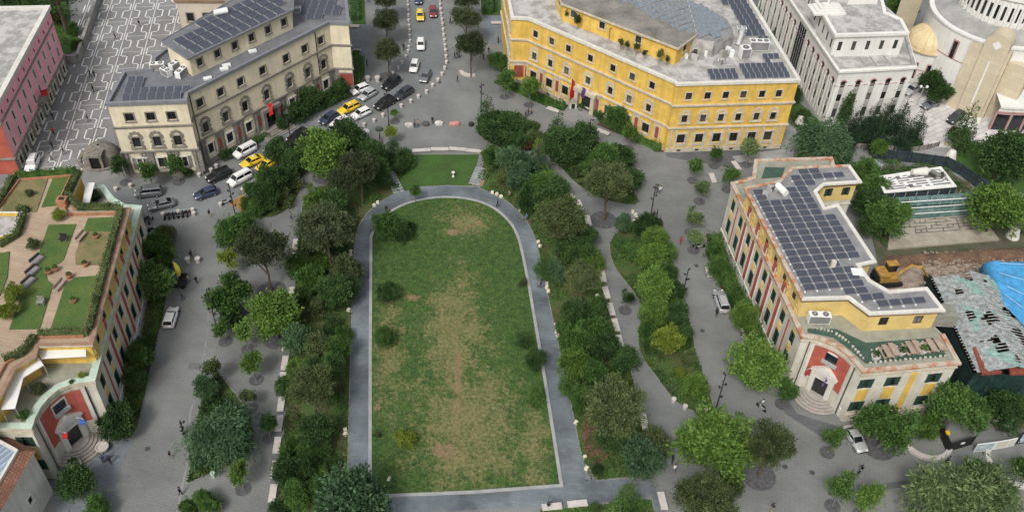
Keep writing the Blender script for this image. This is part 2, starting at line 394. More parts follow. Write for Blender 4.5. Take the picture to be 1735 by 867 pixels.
for nm, px, mt, sm in (('planted_bed', BED_W, GRASSD, 1), ('planted_bed', BED_NW, GRASSD, 1), ('planted_bed', BED_E, GRASSD, 1), ('planted_bed', BED_NE, GRASSD, 1), ('planted_bed', BED_NE2, GRASSD, 1), ('planted_bed', BED_L, GRASSD, 1), ('planted_bed', BED_G, GRASSD, 0), ('planted_bed', BED_WF, SOIL, 0), ('planted_bed', BED_EF, SOIL, 0), ('planted_bed', BED_NWF, SOIL, 0), ('planted_bed', BED_YF, SOIL, 0), ('grass_plot', BED_N, GRASSG, 0), ('grass_plot', BED_S, GRASSG, 0),
        ('grass_plot', [(595, -40), (597, 42), (620, 42), (616, -40)], GRASSG, 0), ('grass_plot', [(812, -40), (816, 27), (850, 27), (845, -40)], GRASSG, 0),
        ('grass_plot', [(598, 95), (600, 150), (618, 128), (618, 95)], GRASSG, 0)):
    o, P = flat(nm, px, .022, mt, sm=sm)
    k = MB(); ring(k, P, -.14, 0, 0, .05, M('bed_edge', (.2, .2, .19))); k.top('bed_edging', loc=(0, 0, 0), kind='structure')
flat('soil_patch', [(983, 720), (992, 770), (1000, 790), (1030, 780), (1060, 745), (1045, 700), (1000, 690)], .034, M('red_soil', (.13, .068, .045), col2=(.085, .05, .035), scale=.6, fine=.3, bump=.6), sm=1)
flat('worn_track', [(822, 285), (829, 286), (817, 316), (806, 314)], .036, M('sandy_soil', (.27, .185, .11), scale=.8, fine=.15))
# stepping slabs both sides of the north lawn
for pa, pb, n in (((659, 291), (676, 327), 8), ((815, 284), (803, 313), 8)):
    A, B = G(*pa), G(*pb); d = (B - A); L = d.length; d.normalize(); nn = Vector((-d.y, d.x, 0))
    mb = MB()
    for i in range(n):
        c = A + d * (L * (i + .5) / n)
        q = [c - d * (L / n * .36) - nn * 1.0, c + d * (L / n * .36) - nn * 1.0, c + d * (L / n * .36) + nn * 1.0, c - d * (L / n * .36) + nn * 1.0]
        mb.hexa([(p.x, p.y, .02) for p in q] + [(p.x, p.y, .09) for p in q], M('slab_stone', (.26, .28, .29), var=.15))
    mb.top('stepping_slabs', loc=(0, 0, 0), kind='structure')
# bluish walks by the far facades
flat('side_walk', [(592, 42), (622, 42), (620, 92), (600, 118), (594, 92)], .008, MP('blue_walk', (.15, .172, .188), bw=.9, bh=.45, mortar=.03, dark=.86))
flat('side_walk', [(816, 28), (858, 28), (870, 74), (856, 80), (822, 70)], .008, MP('blue_walk', (.15, .172, .188)))
flat('side_walk', [(95, 800), (150, 790), (192, 735), (232, 722), (180, 867), (170, 900), (90, 900)], .008, MP('blue_walk', (.15, .172, .188)))
flat('side_walk', [(1320, 650), (1350, 700), (1420, 722), (1600, 712), (1600, 740), (1400, 745), (1330, 700)], .010, MP('entrance_paving', (.10, .105, .112), bw=.9, bh=.45, mortar=.03, dark=.88))
flat('side_walk', [(1127, 258), (1323, 250), (1345, 242), (1420, 268), (1240, 285), (1130, 266)], .008, MP('entrance_paving', (.10, .105, .112)))
flat('side_walk', [(1240, 265), (1330, 252), (1420, 250), (1440, 275), (1250, 275)], .012, MP('pale_walk', (.26, .265, .265), bw=1.5, bh=.6, mortar=.03, dark=.88))
flat('side_walk', [(1323, 190), (1330, 180), (1365, 245), (1345, 262), (1322, 250)], .016, MP('pale_walk', (.26, .265, .265)))
flat('grass_plot', [(1336, 185), (1350, 170), (1400, 215), (1420, 240), (1372, 250), (1340, 200)], .018, GRASSG)
# church courts
flat('church_court', [(1400, 190), (1540, 120), (1680, 100), (1800, 230), (1735, 260), (1640, 250), (1560, 255), (1400, 240)], .006, MP('court_marble', (.55, .53, .52), bw=2.2, bh=1.1, mortar=.06, dark=.62, var=.14, rot=R(-35), stain=.1))
flat('side_walk', [(1520, 255), (1580, 250), (1605, 250), (1618, 262), (1600, 275), (1500, 266)], .014, MP('pale_walk', (.26, .265, .265)))
flat('grass_plot', [(1606, 262), (1640, 250), (1735, 262), (1800, 262), (1800, 340), (1700, 322), (1640, 292)], .018, GRASSG)
flat('asphalt_drive', [(1530, -60), (1545, 10), (1560, 20), (1535, 40), (1500, 20), (1480, -60)], .01, M('asphalt', (.05, .05, .052), fine=.1))
flat('grass_plot', [(-40, -60), (110, -60), (120, 40), (140, 75), (110, 100), (60, 30), (-40, 20)], .018, GRASSG)

# patterned pedestrian street -------------------------------------------------
PZ = [(60, 300), (118, 160), (178, -60), (320, -60), (330, 60), (300, 110), (186, 182), (196, 300), (110, 315)]
flat('patterned_paving', [(-10, 330), (60, 240), (118, 118), (140, -60), (520, -60), (420, 40), (250, 120), (190, 180), (200, 300), (150, 312)], .005, MP('grey_street_slabs', (.215, .215, .212), bw=2.0, bh=.28, mortar=.04, dark=.84, var=.06, rot=R(-13)))
A, B = G(118, 290), G(210, 0); d = (B - A).normalized(); nn = Vector((d.y, -d.x, 0))
PZP = [G(u, v)[:2] for u, v in [(-10, 330), (60, 245), (116, 125), (150, -60), (520, -60), (400, 40), (250, 115), (184, 180), (192, 298), (150, 305)]]
mb = MB(); WM = M('white_paving_stone', (.58, .58, .57), var=.1, scale=1)
def seg(p, q, wd=.42):
    P = A + d * p[0] + nn * p[1]; Q = A + d * q[0] + nn * q[1]
    c = (P + Q) / 2
    if not (inside(PZP, P.x, P.y) and inside(PZP, Q.x, Q.y)): return
    e = (Q - P).normalized(); n2 = Vector((-e.y, e.x, 0)) * wd / 2; e *= wd / 2
    q4 = [P - e - n2, Q + e - n2, Q + e + n2, P - e + n2]
    mb.poly([(p.x, p.y, .009) for p in q4], WM)
LW, PER = 4.9, 6.3
for lane in range(-8, 14):
    x0 = lane * LW; sh = (lane % 2) * 0
    for k in range(-4, 50):
        s = k * PER + sh
        seg((s, x0 + LW / 2), (s + PER, x0 + LW / 2), .16)
        seg((s + PER * .25, x0 - LW / 2), (s + PER * .25, x0 + LW / 2), .09)
        for sg in (1, -1):
            a0, a1 = x0 + sg * .72, x0 + sg * 1.95
            seg((s, a1), (s + PER * .5, a1), .25); seg((s + PER * .5, a1), (s + PER * .5, a0), .25); seg((s + PER * .5, a0), (s + PER, a0), .25); seg((s + PER, a0), (s + PER, a1), .25)
mb.top('paving_pattern', loc=(0, 0, 0), kind='structure')

# manhole covers, drains and repair patches in the paving
random.seed(2)
for k, (u, v) in enumerate([(1235, 612), (1190, 560), (1330, 790), (1145, 610), (1376, 800), (250, 760), (330, 620), (745, 140), (1095, 230), (300, 400), (1250, 700), (700, 120), (210, 810), (1180, 450)]):
    c = G(u, v); g = MB()
    if k % 3: g.poly([(c.x + .38 * math.cos(a * .5236), c.y + .38 * math.sin(a * .5236), .02) for a in range(12)], M('iron_cover', (.06, .06, .062), var=.3, scale=4))
    else: g.poly([(c.x - .9, c.y - .6, .018), (c.x + .9, c.y - .6, .018), (c.x + .9, c.y + .6, .018), (c.x - .9, c.y + .6, .018)], M('repair_patch', (.14, .142, .14), var=.15, scale=2))
    g.top('paving_cover', loc=(0, 0, 0), kind='structure')

# ------------------------------------------------------------------ building kit
GLASS = M('dark_glass', (.012, .016, .018), var=.5, scale=.9, rough=.12, spec=.6)
def pane_mat():
    mt = bpy.data.materials.new('window_pane'); mt.use_nodes = True; n = mt.node_tree; b = n.nodes['Principled BSDF']; b.inputs['Roughness'].default_value = .15; b.inputs['Specular IOR Level'].default_value = .5
    oi = n.nodes.new('ShaderNodeObjectInfo'); rp = n.nodes.new('ShaderNodeValToRGB'); rp.color_ramp.interpolation = 'CONSTANT'; e = rp.color_ramp.elements
    e[0].position = 0; e[0].color = (.010, .014, .017, 1); e[1].position = .5; e[1].color = (.03, .036, .04, 1)
    for p_, c_ in ((.68, (.075, .08, .078)), (.82, (.17, .165, .15)), (.92, (.016, .02, .022))): q = e.new(p_); q.color = (*c_, 1)
    n.links.new(oi.outputs['Random'], rp.inputs[0]); n.links.new(rp.outputs[0], b.inputs['Base Color']); return mt
PANE = pane_mat()
DFRAME = M('dark_frame', (.05, .045, .04), rough=.6)
WFRAME = M('white_frame', (.5, .5, .48), rough=.6)
GREENSH = M('green_shutter', (.022, .055, .042), rough=.6, var=.3, scale=3)
GREYSTONE = M('grey_stone_trim', (.21, .195, .175), var=.2, scale=1.2, fine=.12)
PALETRIM = M('pale_stone_trim', (.47, .42, .33), var=.16, scale=1.0, fine=.08)
CREAM = M('cream_plaster', (.66, .60, .45), var=.10, scale=.35, fine=.04, streak=.14)
YEL = M('yellow_plaster', (.63, .42, .095), var=.14, scale=.5, fine=.06, streak=.16)
YELP = M('pale_yellow_plaster', (.58, .44, .17), var=.12, scale=.5, fine=.05)
WHITEP = M('white_plaster', (.60, .585, .54), var=.08, scale=.4, fine=.04, streak=.15)
OFFW = M('offwhite_plaster', (.57, .55, .47), var=.12, scale=.5, fine=.05, streak=.2)
REDP = M('red_plaster', (.36, .09, .065), var=.16, scale=.7, fine=.06)
REDPANEL = M('red_panel', (.27, .06, .05), var=.15, scale=1)
ROOFGREY = M('roof_grey', (.21, .21, .215), var=.2, scale=.5, fine=.1)
ROOFPALE = M('roof_pale', (.44, .43, .42), var=.16, scale=.5, fine=.12, col2=(.27, .262, .25), lo=.42, hi=.60)
ROOFDIRT = M('roof_dirty', (.25, .235, .21), col2=(.13, .125, .115), scale=.3, fine=.2)
TILE = M('weathered_coping', (.37, .15, .075), col2=(.44, .38, .31), scale=.55, fine=.2, lo=.46, hi=.60)
METAL = M('zinc', (.40, .41, .42), rough=.5, metal=.2, var=.12, scale=1)
WMETAL = M('white_metal', (.68, .69, .69), rough=.5, var=.08)
COPPER = M('pale_green_copper', (.40, .50, .42), var=.14, scale=.8, fine=.08)
BLACK = M('black_metal', (.02, .02, .022), rough=.5)
def panel_mat():
    mt = bpy.data.materials.new('solar_cells'); mt.use_nodes = True; n = mt.node_tree; b = n.nodes['Principled BSDF']
    b.inputs['Roughness'].default_value = .3; b.inputs['Specular IOR Level'].default_value = .35
    tc = n.nodes.new('ShaderNodeTexCoord'); br = n.nodes.new('ShaderNodeTexBrick'); br.offset = 0
    br.inputs['Scale'].default_value = 1; br.inputs['Brick Width'].default_value = .33; br.inputs['Row Height'].default_value = .33
    br.inputs['Mortar Size'].default_value = .012; br.inputs['Color1'].default_value = (.045, .05, .07, 1); br.inputs['Color2'].default_value = (.06, .065, .085, 1)
    br.inputs['Mortar'].default_value = (.12, .14, .17, 1)
    n.links.new(tc.outputs['Object'], br.inputs[0]); n.links.new(br.outputs[0], b.inputs['Base Color']); return mt
CELLS = panel_mat()

WCACHE = {}
def window_meshes(style, w, h, fr, trim, sh):
    key = (style, round(w, 2), round(h, 2), fr.name, trim.name if trim else None, sh.name if sh else None)
    if key in WCACHE: return WCACHE[key]
    out = {}
    a = MB(); t = .07
    a.box(-w / 2, -w / 2 + t, .1, .2, 0, h, fr); a.box(w / 2 - t, w / 2, .1, .2, 0, h, fr)
    a.box(-w / 2 + t, w / 2 - t, .1, .2, 0, t, fr); a.box(-w / 2 + t, w / 2 - t, .1, .2, h - t, h, fr)
    a.box(-.03, .03, .12, .19, t, h - t, fr); a.box(-w / 2 + t, w / 2 - t, .125, .185, h * .66, h * .66 + .05, fr)
    out['window'] = a.mesh('window_frame')
    a = MB(); a.poly([(-w / 2, .2, 0), (w / 2, .2, 0), (w / 2, .2, h), (-w / 2, .2, h)], PANE); out['pane'] = a.mesh('pane')
    if trim:
        a = MB(); k = .2; p = -.09
        if style in ('plain', 'sill'):
            a.box(-w / 2 - k, -w / 2, p, .0, -.05, h + k, trim); a.box(w / 2, w / 2 + k, p, 0, -.05, h + k, trim); a.box(-w / 2, w / 2, p, 0, h, h + k, trim)
            a.box(-w / 2 - k - .08, w / 2 + k + .08, -.2, 0, -.22, -.05, trim)
        if style == 'arch':
            nb = 5
            for i in range(nb):
                z0 = h * i / nb; e = .5 if i % 2 == 0 else .3
                for sg in (-1, 1):
                    x0, x1 = sorted((sg * w / 2, sg * (w / 2 + e))); a.box(x0, x1, p - (.05 if i % 2 == 0 else 0), 0, z0, z0 + h / nb * .94, trim)
            r0, r1 = w / 2, w / 2 + .42
            N = 9
            for i in range(N):
                a0, a1 = math.pi * i / N, math.pi * (i + .95) / N; rr = r1 + (.12 if i % 2 == 0 else 0)
                c = []
                for yy in (p - .04, 0):
                    c += [(r0 * math.cos(a0), yy, h + r0 * math.sin(a0)), (rr * math.cos(a0), yy, h + rr * math.sin(a0)), (rr * math.cos(a1), yy, h + rr * math.sin(a1)), (r0 * math.cos(a1), yy, h + r0 * math.sin(a1))]
                a.hexa(c, trim)
            a.box(-w / 2 - .1, w / 2 + .1, p - .1, 0, h - .04, h + .16, trim)
            a.box(-w / 2 - .55, w / 2 + .55, -.3, 0, -.28, -.04, trim)
        if style == 'lintel':
            a.box(-w / 2 - .3, w / 2 + .3, -.18, 0, h + .02, h + .3, trim); a.box(-w / 2 - .15, w / 2 + .15, -.16, 0, -.3, -.05, trim)
            a.box(-w / 2 - .16, -w / 2, p, 0, -.05, h + .02, trim); a.box(w / 2, w / 2 + .16, p, 0, -.05, h + .02, trim)
        out['surround'] = a.mesh('surround')
    if sh:
        for sg in (-1, 1):
            a = MB(); hw = w * .36
            x0 = sg * w / 2; x1 = sg * (w / 2 - hw); xa, xb = sorted((x0, x1))
            a.box(xa, xb, .02, .07, .05, h - .03, sh)
            for k in range(7): a.box(xa + .06, xb - .06, -.005, .02, .1 + k * (h - .2) / 7, .1 + (k + .55) * (h - .2) / 7, sh)
            out['shutter%d' % sg] = a.mesh('shutter')
    WCACHE[key] = out; return out
def add_window(bld, pos, ang, style, w, h, fr=DFRAME, trim=None, sh=None, name='window'):
    ms = window_meshes(style, w, h, fr, trim, sh)
    o = link(name, ms['window'], bld); o.location = Vector(pos) - wloc(bld); o.rotation_euler = (0, 0, ang)
    for k, me in ms.items():
        if k != 'window': link('shutter' if k.startswith('shutter') else k, me, o)
    return o
def wall(mb, p0, p1, z0, z1, mat, holes=(), depth=.22, reveal=None):
    p0, p1 = Vector(p0[:2]), Vector(p1[:2]); d = (p1 - p0); L = d.length; d.normalize(); n = Vector((d.y, -d.x))
    def P(s, z, dd=0): q = p0 + d * s - n * dd; return (q.x, q.y, z)
    zs = sorted({z0, z1, *[h[2] for h in holes], *[h[3] for h in holes]})
    for za, zb in zip(zs, zs[1:]):
        if zb - za < 1e-4: continue
        row = sorted([h for h in holes if h[2] <= za + 1e-4 and h[3] >= zb - 1e-4]); s = 0
        for h in row:
            if h[0] > s: mb.poly([P(s, za), P(h[0], za), P(h[0], zb), P(s, zb)], mat)
            s = h[1]
        if s < L: mb.poly([P(s, za), P(L, za), P(L, zb), P(s, zb)], mat)
    rv = reveal or mat
    for a, b_, za, zb in holes:
        mb.poly([P(a, za), P(a, za, depth), P(a, zb, depth), P(a, zb)], rv); mb.poly([P(b_, za), P(b_, zb), P(b_, zb, depth), P(b_, za, depth)], rv)
        mb.poly([P(a, zb), P(a, zb, depth), P(b_, zb, depth), P(b_, zb)], rv); mb.poly([P(a, za), P(b_, za), P(b_, za, depth), P(a, za, depth)], rv)
def facade(bld, mb, p0, p1, z0, z1, mat, rows=(), fr=DFRAME, trim=None, sh=None):
    """rows: dicts n or at, z, w, h, style"""
    p0v, p1v = Vector(p0[:2]), Vector(p1[:2]); d = p1v - p0v; L = d.length; d.normalize(); ang = math.atan2(d.y, d.x); holes = []
    for r in rows:
        mg = r.get('m', 0)
        at = r.get('at') or [(mg + (L - 2 * mg) * (i + .5) / r['n']) / L for i in range(r['n'])]
        for i, f in enumerate(at):
            if i in r.get('skip', ()): continue
            s = f * L; w_, h_ = r['w'], r['h']
            if s - w_ / 2 < .05 or s + w_ / 2 > L - .05: continue
            holes.append((s - w_ / 2, s + w_ / 2, r['z'], r['z'] + h_))
            q = p0v + d * s
            add_window(bld, (q.x, q.y, r['z']), ang, r.get('style', 'plain'), w_, h_, r.get('fr', fr), r.get('trim', trim), r.get('sh', sh))
    wall(mb, p0, p1, z0, z1, mat, holes)
def along(p0, p1):
    p0, p1 = Vector(p0[:2]), Vector(p1[:2]); d = (p1 - p0); L = d.length; d.normalize(); n = Vector((d.y, -d.x))
    return p0, d, n, L
def fbox(mb, p0, p1, s0, s1, z0, z1, out, mat, inn=0.0):
    """box standing proud of a facade by `out`"""
    o, d, n, L = along(p0, p1)
    c = [o + d * s0 - n * inn, o + d * s1 - n * inn, o + d * s1 + n * out, o + d * s0 + n * out]
    mb.hexa([(p.x, p.y, z0) for p in c] + [(p.x, p.y, z1) for p in c], mat)
def parapet(bld, P, z, h=.7, t=.3, mat=PALETRIM, top=None, name='parapet', proud=.0):
    mb = MB(); ring(mb, P, -proud, t, z, z + h, mat, top); return mb.part(name, bld)
def cornice(bld, P, z, h, out, mat, name='cornice'):
    mb = MB(); ring(mb, P, -out, -.003, z, z + h, mat); return mb.part(name, bld)
def center(P): return Vector((sum(p[0] for p in P) / len(P), sum(p[1] for p in P) / len(P), 0))
PANEL_CACHE = {}
def solar(bld, org, ud, P, z, du, dv, ins=.8, cells=None, tilt=12, limit=100, skip=None, name='solar_panel', dots=False, s0=0.0, s1=60, v0=-5, v1=40, near=None):
    """rows of panels on a roof outline; ud = direction from row to row"""
    key = (du, dv, tilt, dots, bool(cells))
    if key not in PANEL_CACHE:
        a = MB(); w_, l_ = dv * .93, du * (.74 if dots else .78); tz = math.tan(R(tilt)) * l_
        pts = [(-w_ / 2, -l_ / 2, .12), (w_ / 2, -l_ / 2, .12), (w_ / 2, l_ / 2, .12 + tz), (-w_ / 2, l_ / 2, .12 + tz)]
        a.poly([(x, y, zz + .04) for x, y, zz in pts], cells or CELLS)
        for i in range(4):
            j = (i + 1) % 4; a.poly([pts[i], pts[j], (pts[j][0], pts[j][1], pts[j][2] + .04), (pts[i][0], pts[i][1], pts[i][2] + .04)], METAL)
        a.box(-w_ / 2 - .0, -w_ / 2 + .05, -l_ / 2, l_ / 2, .0, .12, METAL); a.box(w_ / 2 - .05, w_ / 2, -l_ / 2, l_ / 2, .0, .12, METAL)
        for xx in (-w_ / 2, w_ / 2 - .04): a.hexa([(xx, -l_ / 2, .17), (xx + .04, -l_ / 2, .17), (xx + .04, l_ / 2, .17 + tz), (xx, l_ / 2, .17 + tz), (xx, -l_ / 2, .19), (xx + .04, -l_ / 2, .19), (xx + .04, l_ / 2, .19 + tz), (xx, l_ / 2, .19 + tz)], M('panel_frame', (.27, .28, .29), rough=.5))
        if dots: a.box(-w_ / 2 - .12, -w_ / 2 + .10, -l_ / 2 - .30, -l_ / 2 - .08, 0, .14, WMETAL)
        PANEL_CACHE[key] = a.mesh('solar_panel')
    me = PANEL_CACHE[key]; IP = [(p.x, p.y) for p in inset(P, ins)]
    ud = Vector(ud[:2]).normalized(); vd = Vector((-ud.y, ud.x)); org = Vector(org[:2]); spots = []
    if vd.x < 0: vd = -vd
    s = s0
    while s < s1:
        v = v0
        while v < v1:
            c = org + ud * s + vd * v
            if all(inside(IP, *(c + ud * a * du * .4 + vd * b_ * dv * .45)) for a in (-1, 1) for b_ in (-1, 1)) and not (skip and skip(s, v)): spots.append(c)
            v += dv
        s += du
    spots.sort(key=lambda p: p.y); ang = math.atan2(vd.y, vd.x)
    for c in spots[:limit]:
        o = link(name, me, bld); o.location = Vector((c.x, c.y, z)) - wloc(bld); o.rotation_euler = (0, 0, ang)
    if len(spots) > limit:
        a = MB(); T0 = Matrix.Rotation(ang, 4, 'Z')
        for mt in me.materials: a.mi(mt)
        for c in spots[limit:]:
            i = len(a.v); a.v.extend([tuple(T0 @ v_.co + Vector((c.x, c.y, z))) for v_ in me.vertices])
            for p in me.polygons: a.f.append(tuple(i + k for k in p.vertices)); a.m.append(p.material_index)
        a.part(name, bld, kind='stuff')
    return len(spots)
def ac_unit(bld, c, ang, sx=2.0, sy=.9, sz=1.2, fans=2, mat=WMETAL, name='air_conditioner'):
    a = MB(); T = Matrix.Translation(c) @ Matrix.Rotation(ang, 4, 'Z')
    a.box(-sx / 2, sx / 2, -sy / 2, sy / 2, .1, sz, mat, T); a.box(-sx / 2 + .1, sx / 2 - .1, -sy / 2 - .01, -sy / 2, .2, sz - .1, M('ac_grille', (.2, .2, .2)), T)
    for i in range(4): a.box(-sx / 2 + .1 + (i % 2) * (sx - .3), -sx / 2 + .2 + (i % 2) * (sx - .3), (-1 if i < 2 else 1) * sy / 2 * .8 - .05, (-1 if i < 2 else 1) * sy / 2 * .8 + .05, 0, .1, BLACK, T)
    for i in range(fans):
        x = -sx / 2 + sx * (i + .5) / fans; a.cyl((x, 0, sz), min(sy, sx / fans) * .38, .06, M('fan_grey', (.12, .12, .12)), n=12, T=T)
        a.cyl((x, 0, sz + .06), .1, .03, mat, n=8, T=T)
    return a.part(name, bld)
def flag(bld, p, ang, cols, L=2.6, name='flag', pole_up=1.2):
    """pole leaning from a facade with a hanging flag; p on facade, ang outward heading"""
    out = Vector((math.cos(ang), math.sin(ang), 0)); a = MB(); tip = Vector(p) + out * 1.6 + Vector((0, 0, pole_up))
    a.tube([p, tip], .04, WMETAL); fp = a.part('flagpole', bld)
    b_ = MB(); N = 6; side = Vector((-out.y, out.x, 0))
    for i in range(N):
        for j, cm in enumerate(cols):
            s0, s1 = i / N, (i + 1) / N; t0, t1 = j / len(cols), (j + 1) / len(cols)
            def Q(s, t): q = tip - out * (1.3 * t) - Vector((0, 0, L * s + t * pole_up * .75)) + side * (.14 * math.sin(s * 7 + t * 5)); return q
            b_.poly([Q(s0, t0), Q(s0, t1), Q(s1, t1), Q(s1, t0)], cm)
    b_.mesh
    me = b_.mesh('flag', wloc(fp)); o = link(name, me, fp); md = o.modifiers.new('thick', 'SOLIDIFY'); md.thickness = .02
    return fp

# ================================================================== grey-roofed cream building (upper left of centre)
Z1 = 15.6
A, B0, B1, C1, D1 = [G(*p, Z1) for p in ((181, 175), (315, 170), (316, 158), (557, 37), (590, 38))]
E1, F1, G1_, H1, I1 = [G(*p, Z1) for p in ((583, -30), (430, -30), (262, 98), (256, 117), (210, 122))]
P1 = [A, B0, B1, C1, D1, E1, F1, G1_, H1, I1]; P1 = [Vector(p[:2]) for p in P1]
assert area2(P1) > 0
bld = thing('office_building', 'cream three-storey office building with grey rusticated ground floor and grey roof', 'building', (*center(P1)[:2], 0))
mb = MB()
rowE = [dict(n=3, z=11.9, w=1.35, h=1.55, style='plain', trim=GREYSTONE, m=1.2), dict(n=3, z=6.6, w=1.25, h=2.1, style='arch', trim=GREYSTONE, m=1.2), dict(n=3, z=2.2, w=1.5, h=2.0, style='lintel', trim=WHITEP, m=1.2)]
at7 = [.065, .2, .335, .49, .66, .80, .925]
rowL = [dict(at=at7, z=11.9, w=1.3, h=1.55, style='plain', trim=GREYSTONE), dict(at=at7, z=6.6, w=1.2, h=2.1, style='arch', trim=GREYSTONE), dict(at=at7, z=2.2, w=1.3, h=2.0, style='lintel', trim=WHITEP, skip=(3,))]
n = len(P1)
for i in range(n):
    p, q = P1[i], P1[(i + 1) % n]
    rows = rowE if i == 0 else rowL if i == 2 else [dict(n=4, z=11.9, w=1.3, h=1.5, style='plain', trim=GREYSTONE), dict(n=4, z=6.8, w=1.2, h=2.1, style='arch', trim=GREYSTONE)] if i in (4, 8, 9) and (q - p).length > 8 else []
    facade(bld, mb, p, q, 5.6, Z1, CREAM, [r for r in rows if r['z'] > 5.6])
    facade(bld, mb, p, q, 0, 5.6, GREYSTONE, [r for r in rows if r['z'] < 5.6])
mb.part('wall', bld)
ROOFDK = M('roof_dark', (.14, .145, .16), var=.2, scale=.5, fine=.1); METDK = M('dark_zinc', (.21, .22, .24), rough=.5, metal=.2, var=.12, scale=1)
mb = MB(); mb.poly([(p.x, p.y, Z1 - .5) for p in inset(P1, .25)], ROOFDK); mb.part('roof', bld)
parapet(bld, P1, Z1 - .5, .62, .3, METDK, proud=.25)
cornice(bld, P1, 10.7, .22, .28, GREYSTONE); cornice(bld, P1, 10.45, .25, .12, GREYSTONE)
cornice(bld, P1, 5.5, .3, .25, GREYSTONE, 'string_course')
mb = MB()                                     # ground floor pilasters and panels
for (i0, N) in ((0, 3), (2, 7)):
    p, q = P1[i0], P1[i0 + 1]; L = (q - p).length
    pos = [L * k / N for k in range(N + 1)] if i0 == 0 else [0.02 * L] + [L * (at7[k] + at7[k + 1]) / 2 for k in range(6)] + [L * .985]
    for s in pos:
        for dx in (-.75, .45): fbox(mb, p, q, max(0, s + dx), min(L, s + dx + .32), .9, 5.3, .16, GREYSTONE)
    cen = [(pos[k] + pos[k + 1]) / 2 for k in range(len(pos) - 1)]
    for k, s in enumerate(cen):
        if i0 == 2 and k == 3: continue
        for za, zb in ((4.35, 5.4), (1.1, 1.8)): fbox(mb, p, q, s - 1.05, s + 1.05, za, zb, .05, CREAM)
        for sx in (-1.05, .8): fbox(mb, p, q, s + sx, s + sx + .25, 1.1, 5.4, .05, CREAM)
        fbox(mb, p, q, s - .35, s + .35, .15, .6, .02, BLACK)
    fbox(mb, p, q, 0, L, 0, .85, .12, GREYSTONE)
    if i0 == 2:
        for s in pos[1:-1]: fbox(mb, p, q, s - .28, s + .28, 2.0, 4.2, .06, REDPANEL)
p, q = P1[3], P1[4]; L = (q - p).length; fbox(mb, p, q, L * .3, L * .95, 1.8, 4.4, .06, REDPANEL); fbox(mb, p, q, L * .25, L * .97, 4.7, 5.3, .06, CREAM)
mb.part('ground_floor_relief', bld)
# portal with steps, flag, plinths
p, q = P1[2], P1[3]; o_, d_, n_, L_ = along(p, q); s = L_ * at7[3]
mb = MB(); fbox(mb, p, q, s - 1.9, s - 1.3, 0, 4.6, .7, GREYSTONE); fbox(mb, p, q, s + 1.3, s + 1.9, 0, 4.6, .7, GREYSTONE); fbox(mb, p, q, s - 2.1, s + 2.1, 4.6, 5.3, .9, GREYSTONE); fbox(mb, p, q, s - .1, s + .1, 5.3, 5.9, .3, GREYSTONE)
mb.part('portal', bld)
mb = MB(); fbox(mb, p, q, s - 1.1, s + 1.1, .9, 4.3, .03, GLASS); fbox(mb, p, q, s - .06, s + .06, .9, 4.3, .09, DFRAME); mb.part('door', bld)
mb = MB()
for k in range(5): fbox(mb, p, q, s - 3.0 - k * .1, s + 3.0 + k * .1, 0, .9 - k * .17, 1.4 + k * .42, GREYSTONE)
mb.part('entrance_steps', bld)
REDF = M('flag_red', (.55, .03, .03), var=.1); PURF = M('flag_violet', (.16, .10, .32), var=.1); BLUF = M('flag_blue', (.05, .13, .5), var=.1)
pc = o_ + d_ * (s - .6) + n_ * .3; flag(bld, (pc.x, pc.y, 5.6), math.atan2(n_.y, n_.x), [REDF], 2.6, pole_up=1.6)
# penthouse
Z1p = 19.0
PP = [Vector(G(*p_, Z1p)[:2]) for p_ in ((274, 70), (318, 100), (497, 17), (497, -25), (440, -25))]; PP = ccw(PP)
mb = MB(); IP = inset(PP, .5)
for i in range(len(IP)):
    p, q = IP[i], IP[(i + 1) % len(IP)]; L = (q - p).length; long_ = L > 14
    facade(bld, mb, p, q, Z1 - .5, Z1p - .2, CREAM, [dict(n=6 if long_ else 1, z=16.4, w=1.1, h=1.4, style='plain', trim=GREYSTONE)] if L > 7 else [])
mb.part('penthouse_wall', bld)
mb = MB(); mb.prism(PP, Z1p - .2, Z1p, ROOFDK, bottom=True); mb.part('penthouse_roof', bld); cornice(bld, PP, Z1p - .25, .4, .12, METDK, 'gutter')
dl = (G(497, 17, Z1p) - G(318, 100, Z1p)).normalized()
solar(bld, G(318, 100, Z1p), (-dl.y, dl.x), PP, Z1p, 2.1, 2.0, ins=.35, tilt=5, limit=60, s0=1.4, v0=.6, v1=45)
dE = (B0 - A).normalized(); SN = (-dE.y, dE.x)
solar(bld, A, SN, [Vector(G(*p_, Z1)[:2]) for p_ in ((181, 175), (318, 170), (360, 137), (345, 128), (300, 141), (262, 140), (255, 122), (210, 122))], Z1 - .5, 1.75, 1.35, ins=.75, tilt=22, limit=50, s0=1.6, v0=1.4, v1=25)
pan = [Vector(G(*p_, Z1)[:2]) for p_ in ((505, 45), (553, 32), (584, 30), (580, -25), (500, -25))]; pan = ccw(pan)
solar(bld, G(505, 45, Z1), (0, 1), pan, Z1 - .5, 1.7, 1.5, ins=.3, tilt=20, limit=60, s0=-1, v0=-3, v1=20)
for (u, v, a_, sx) in ((268, 118, .2, 2.4), (283, 128, -.6, 2.0), (298, 116, 1.1, 2.2), (309, 128, 1.3, 2.6)): ac_unit(bld, G(u, v, Z1 - .5), a_, sx, 1.0, 1.3)
ac_unit(bld, G(503, 22, Z1 - .5), .3, 1.6, .8, 1.2)
mb = MB(); c = G(375, 26, Z1p); T = Matrix.Translation(c + Vector((0, 0, .7))) @ Matrix.Rotation(R(30), 4, 'Z') @ Matrix.Rotation(R(90), 4, 'Y'); mb.cyl((0, 0, -1.2), .55, 2.4, WMETAL, n=14, T=T); mb.part('water_tank', bld)
mb = MB()
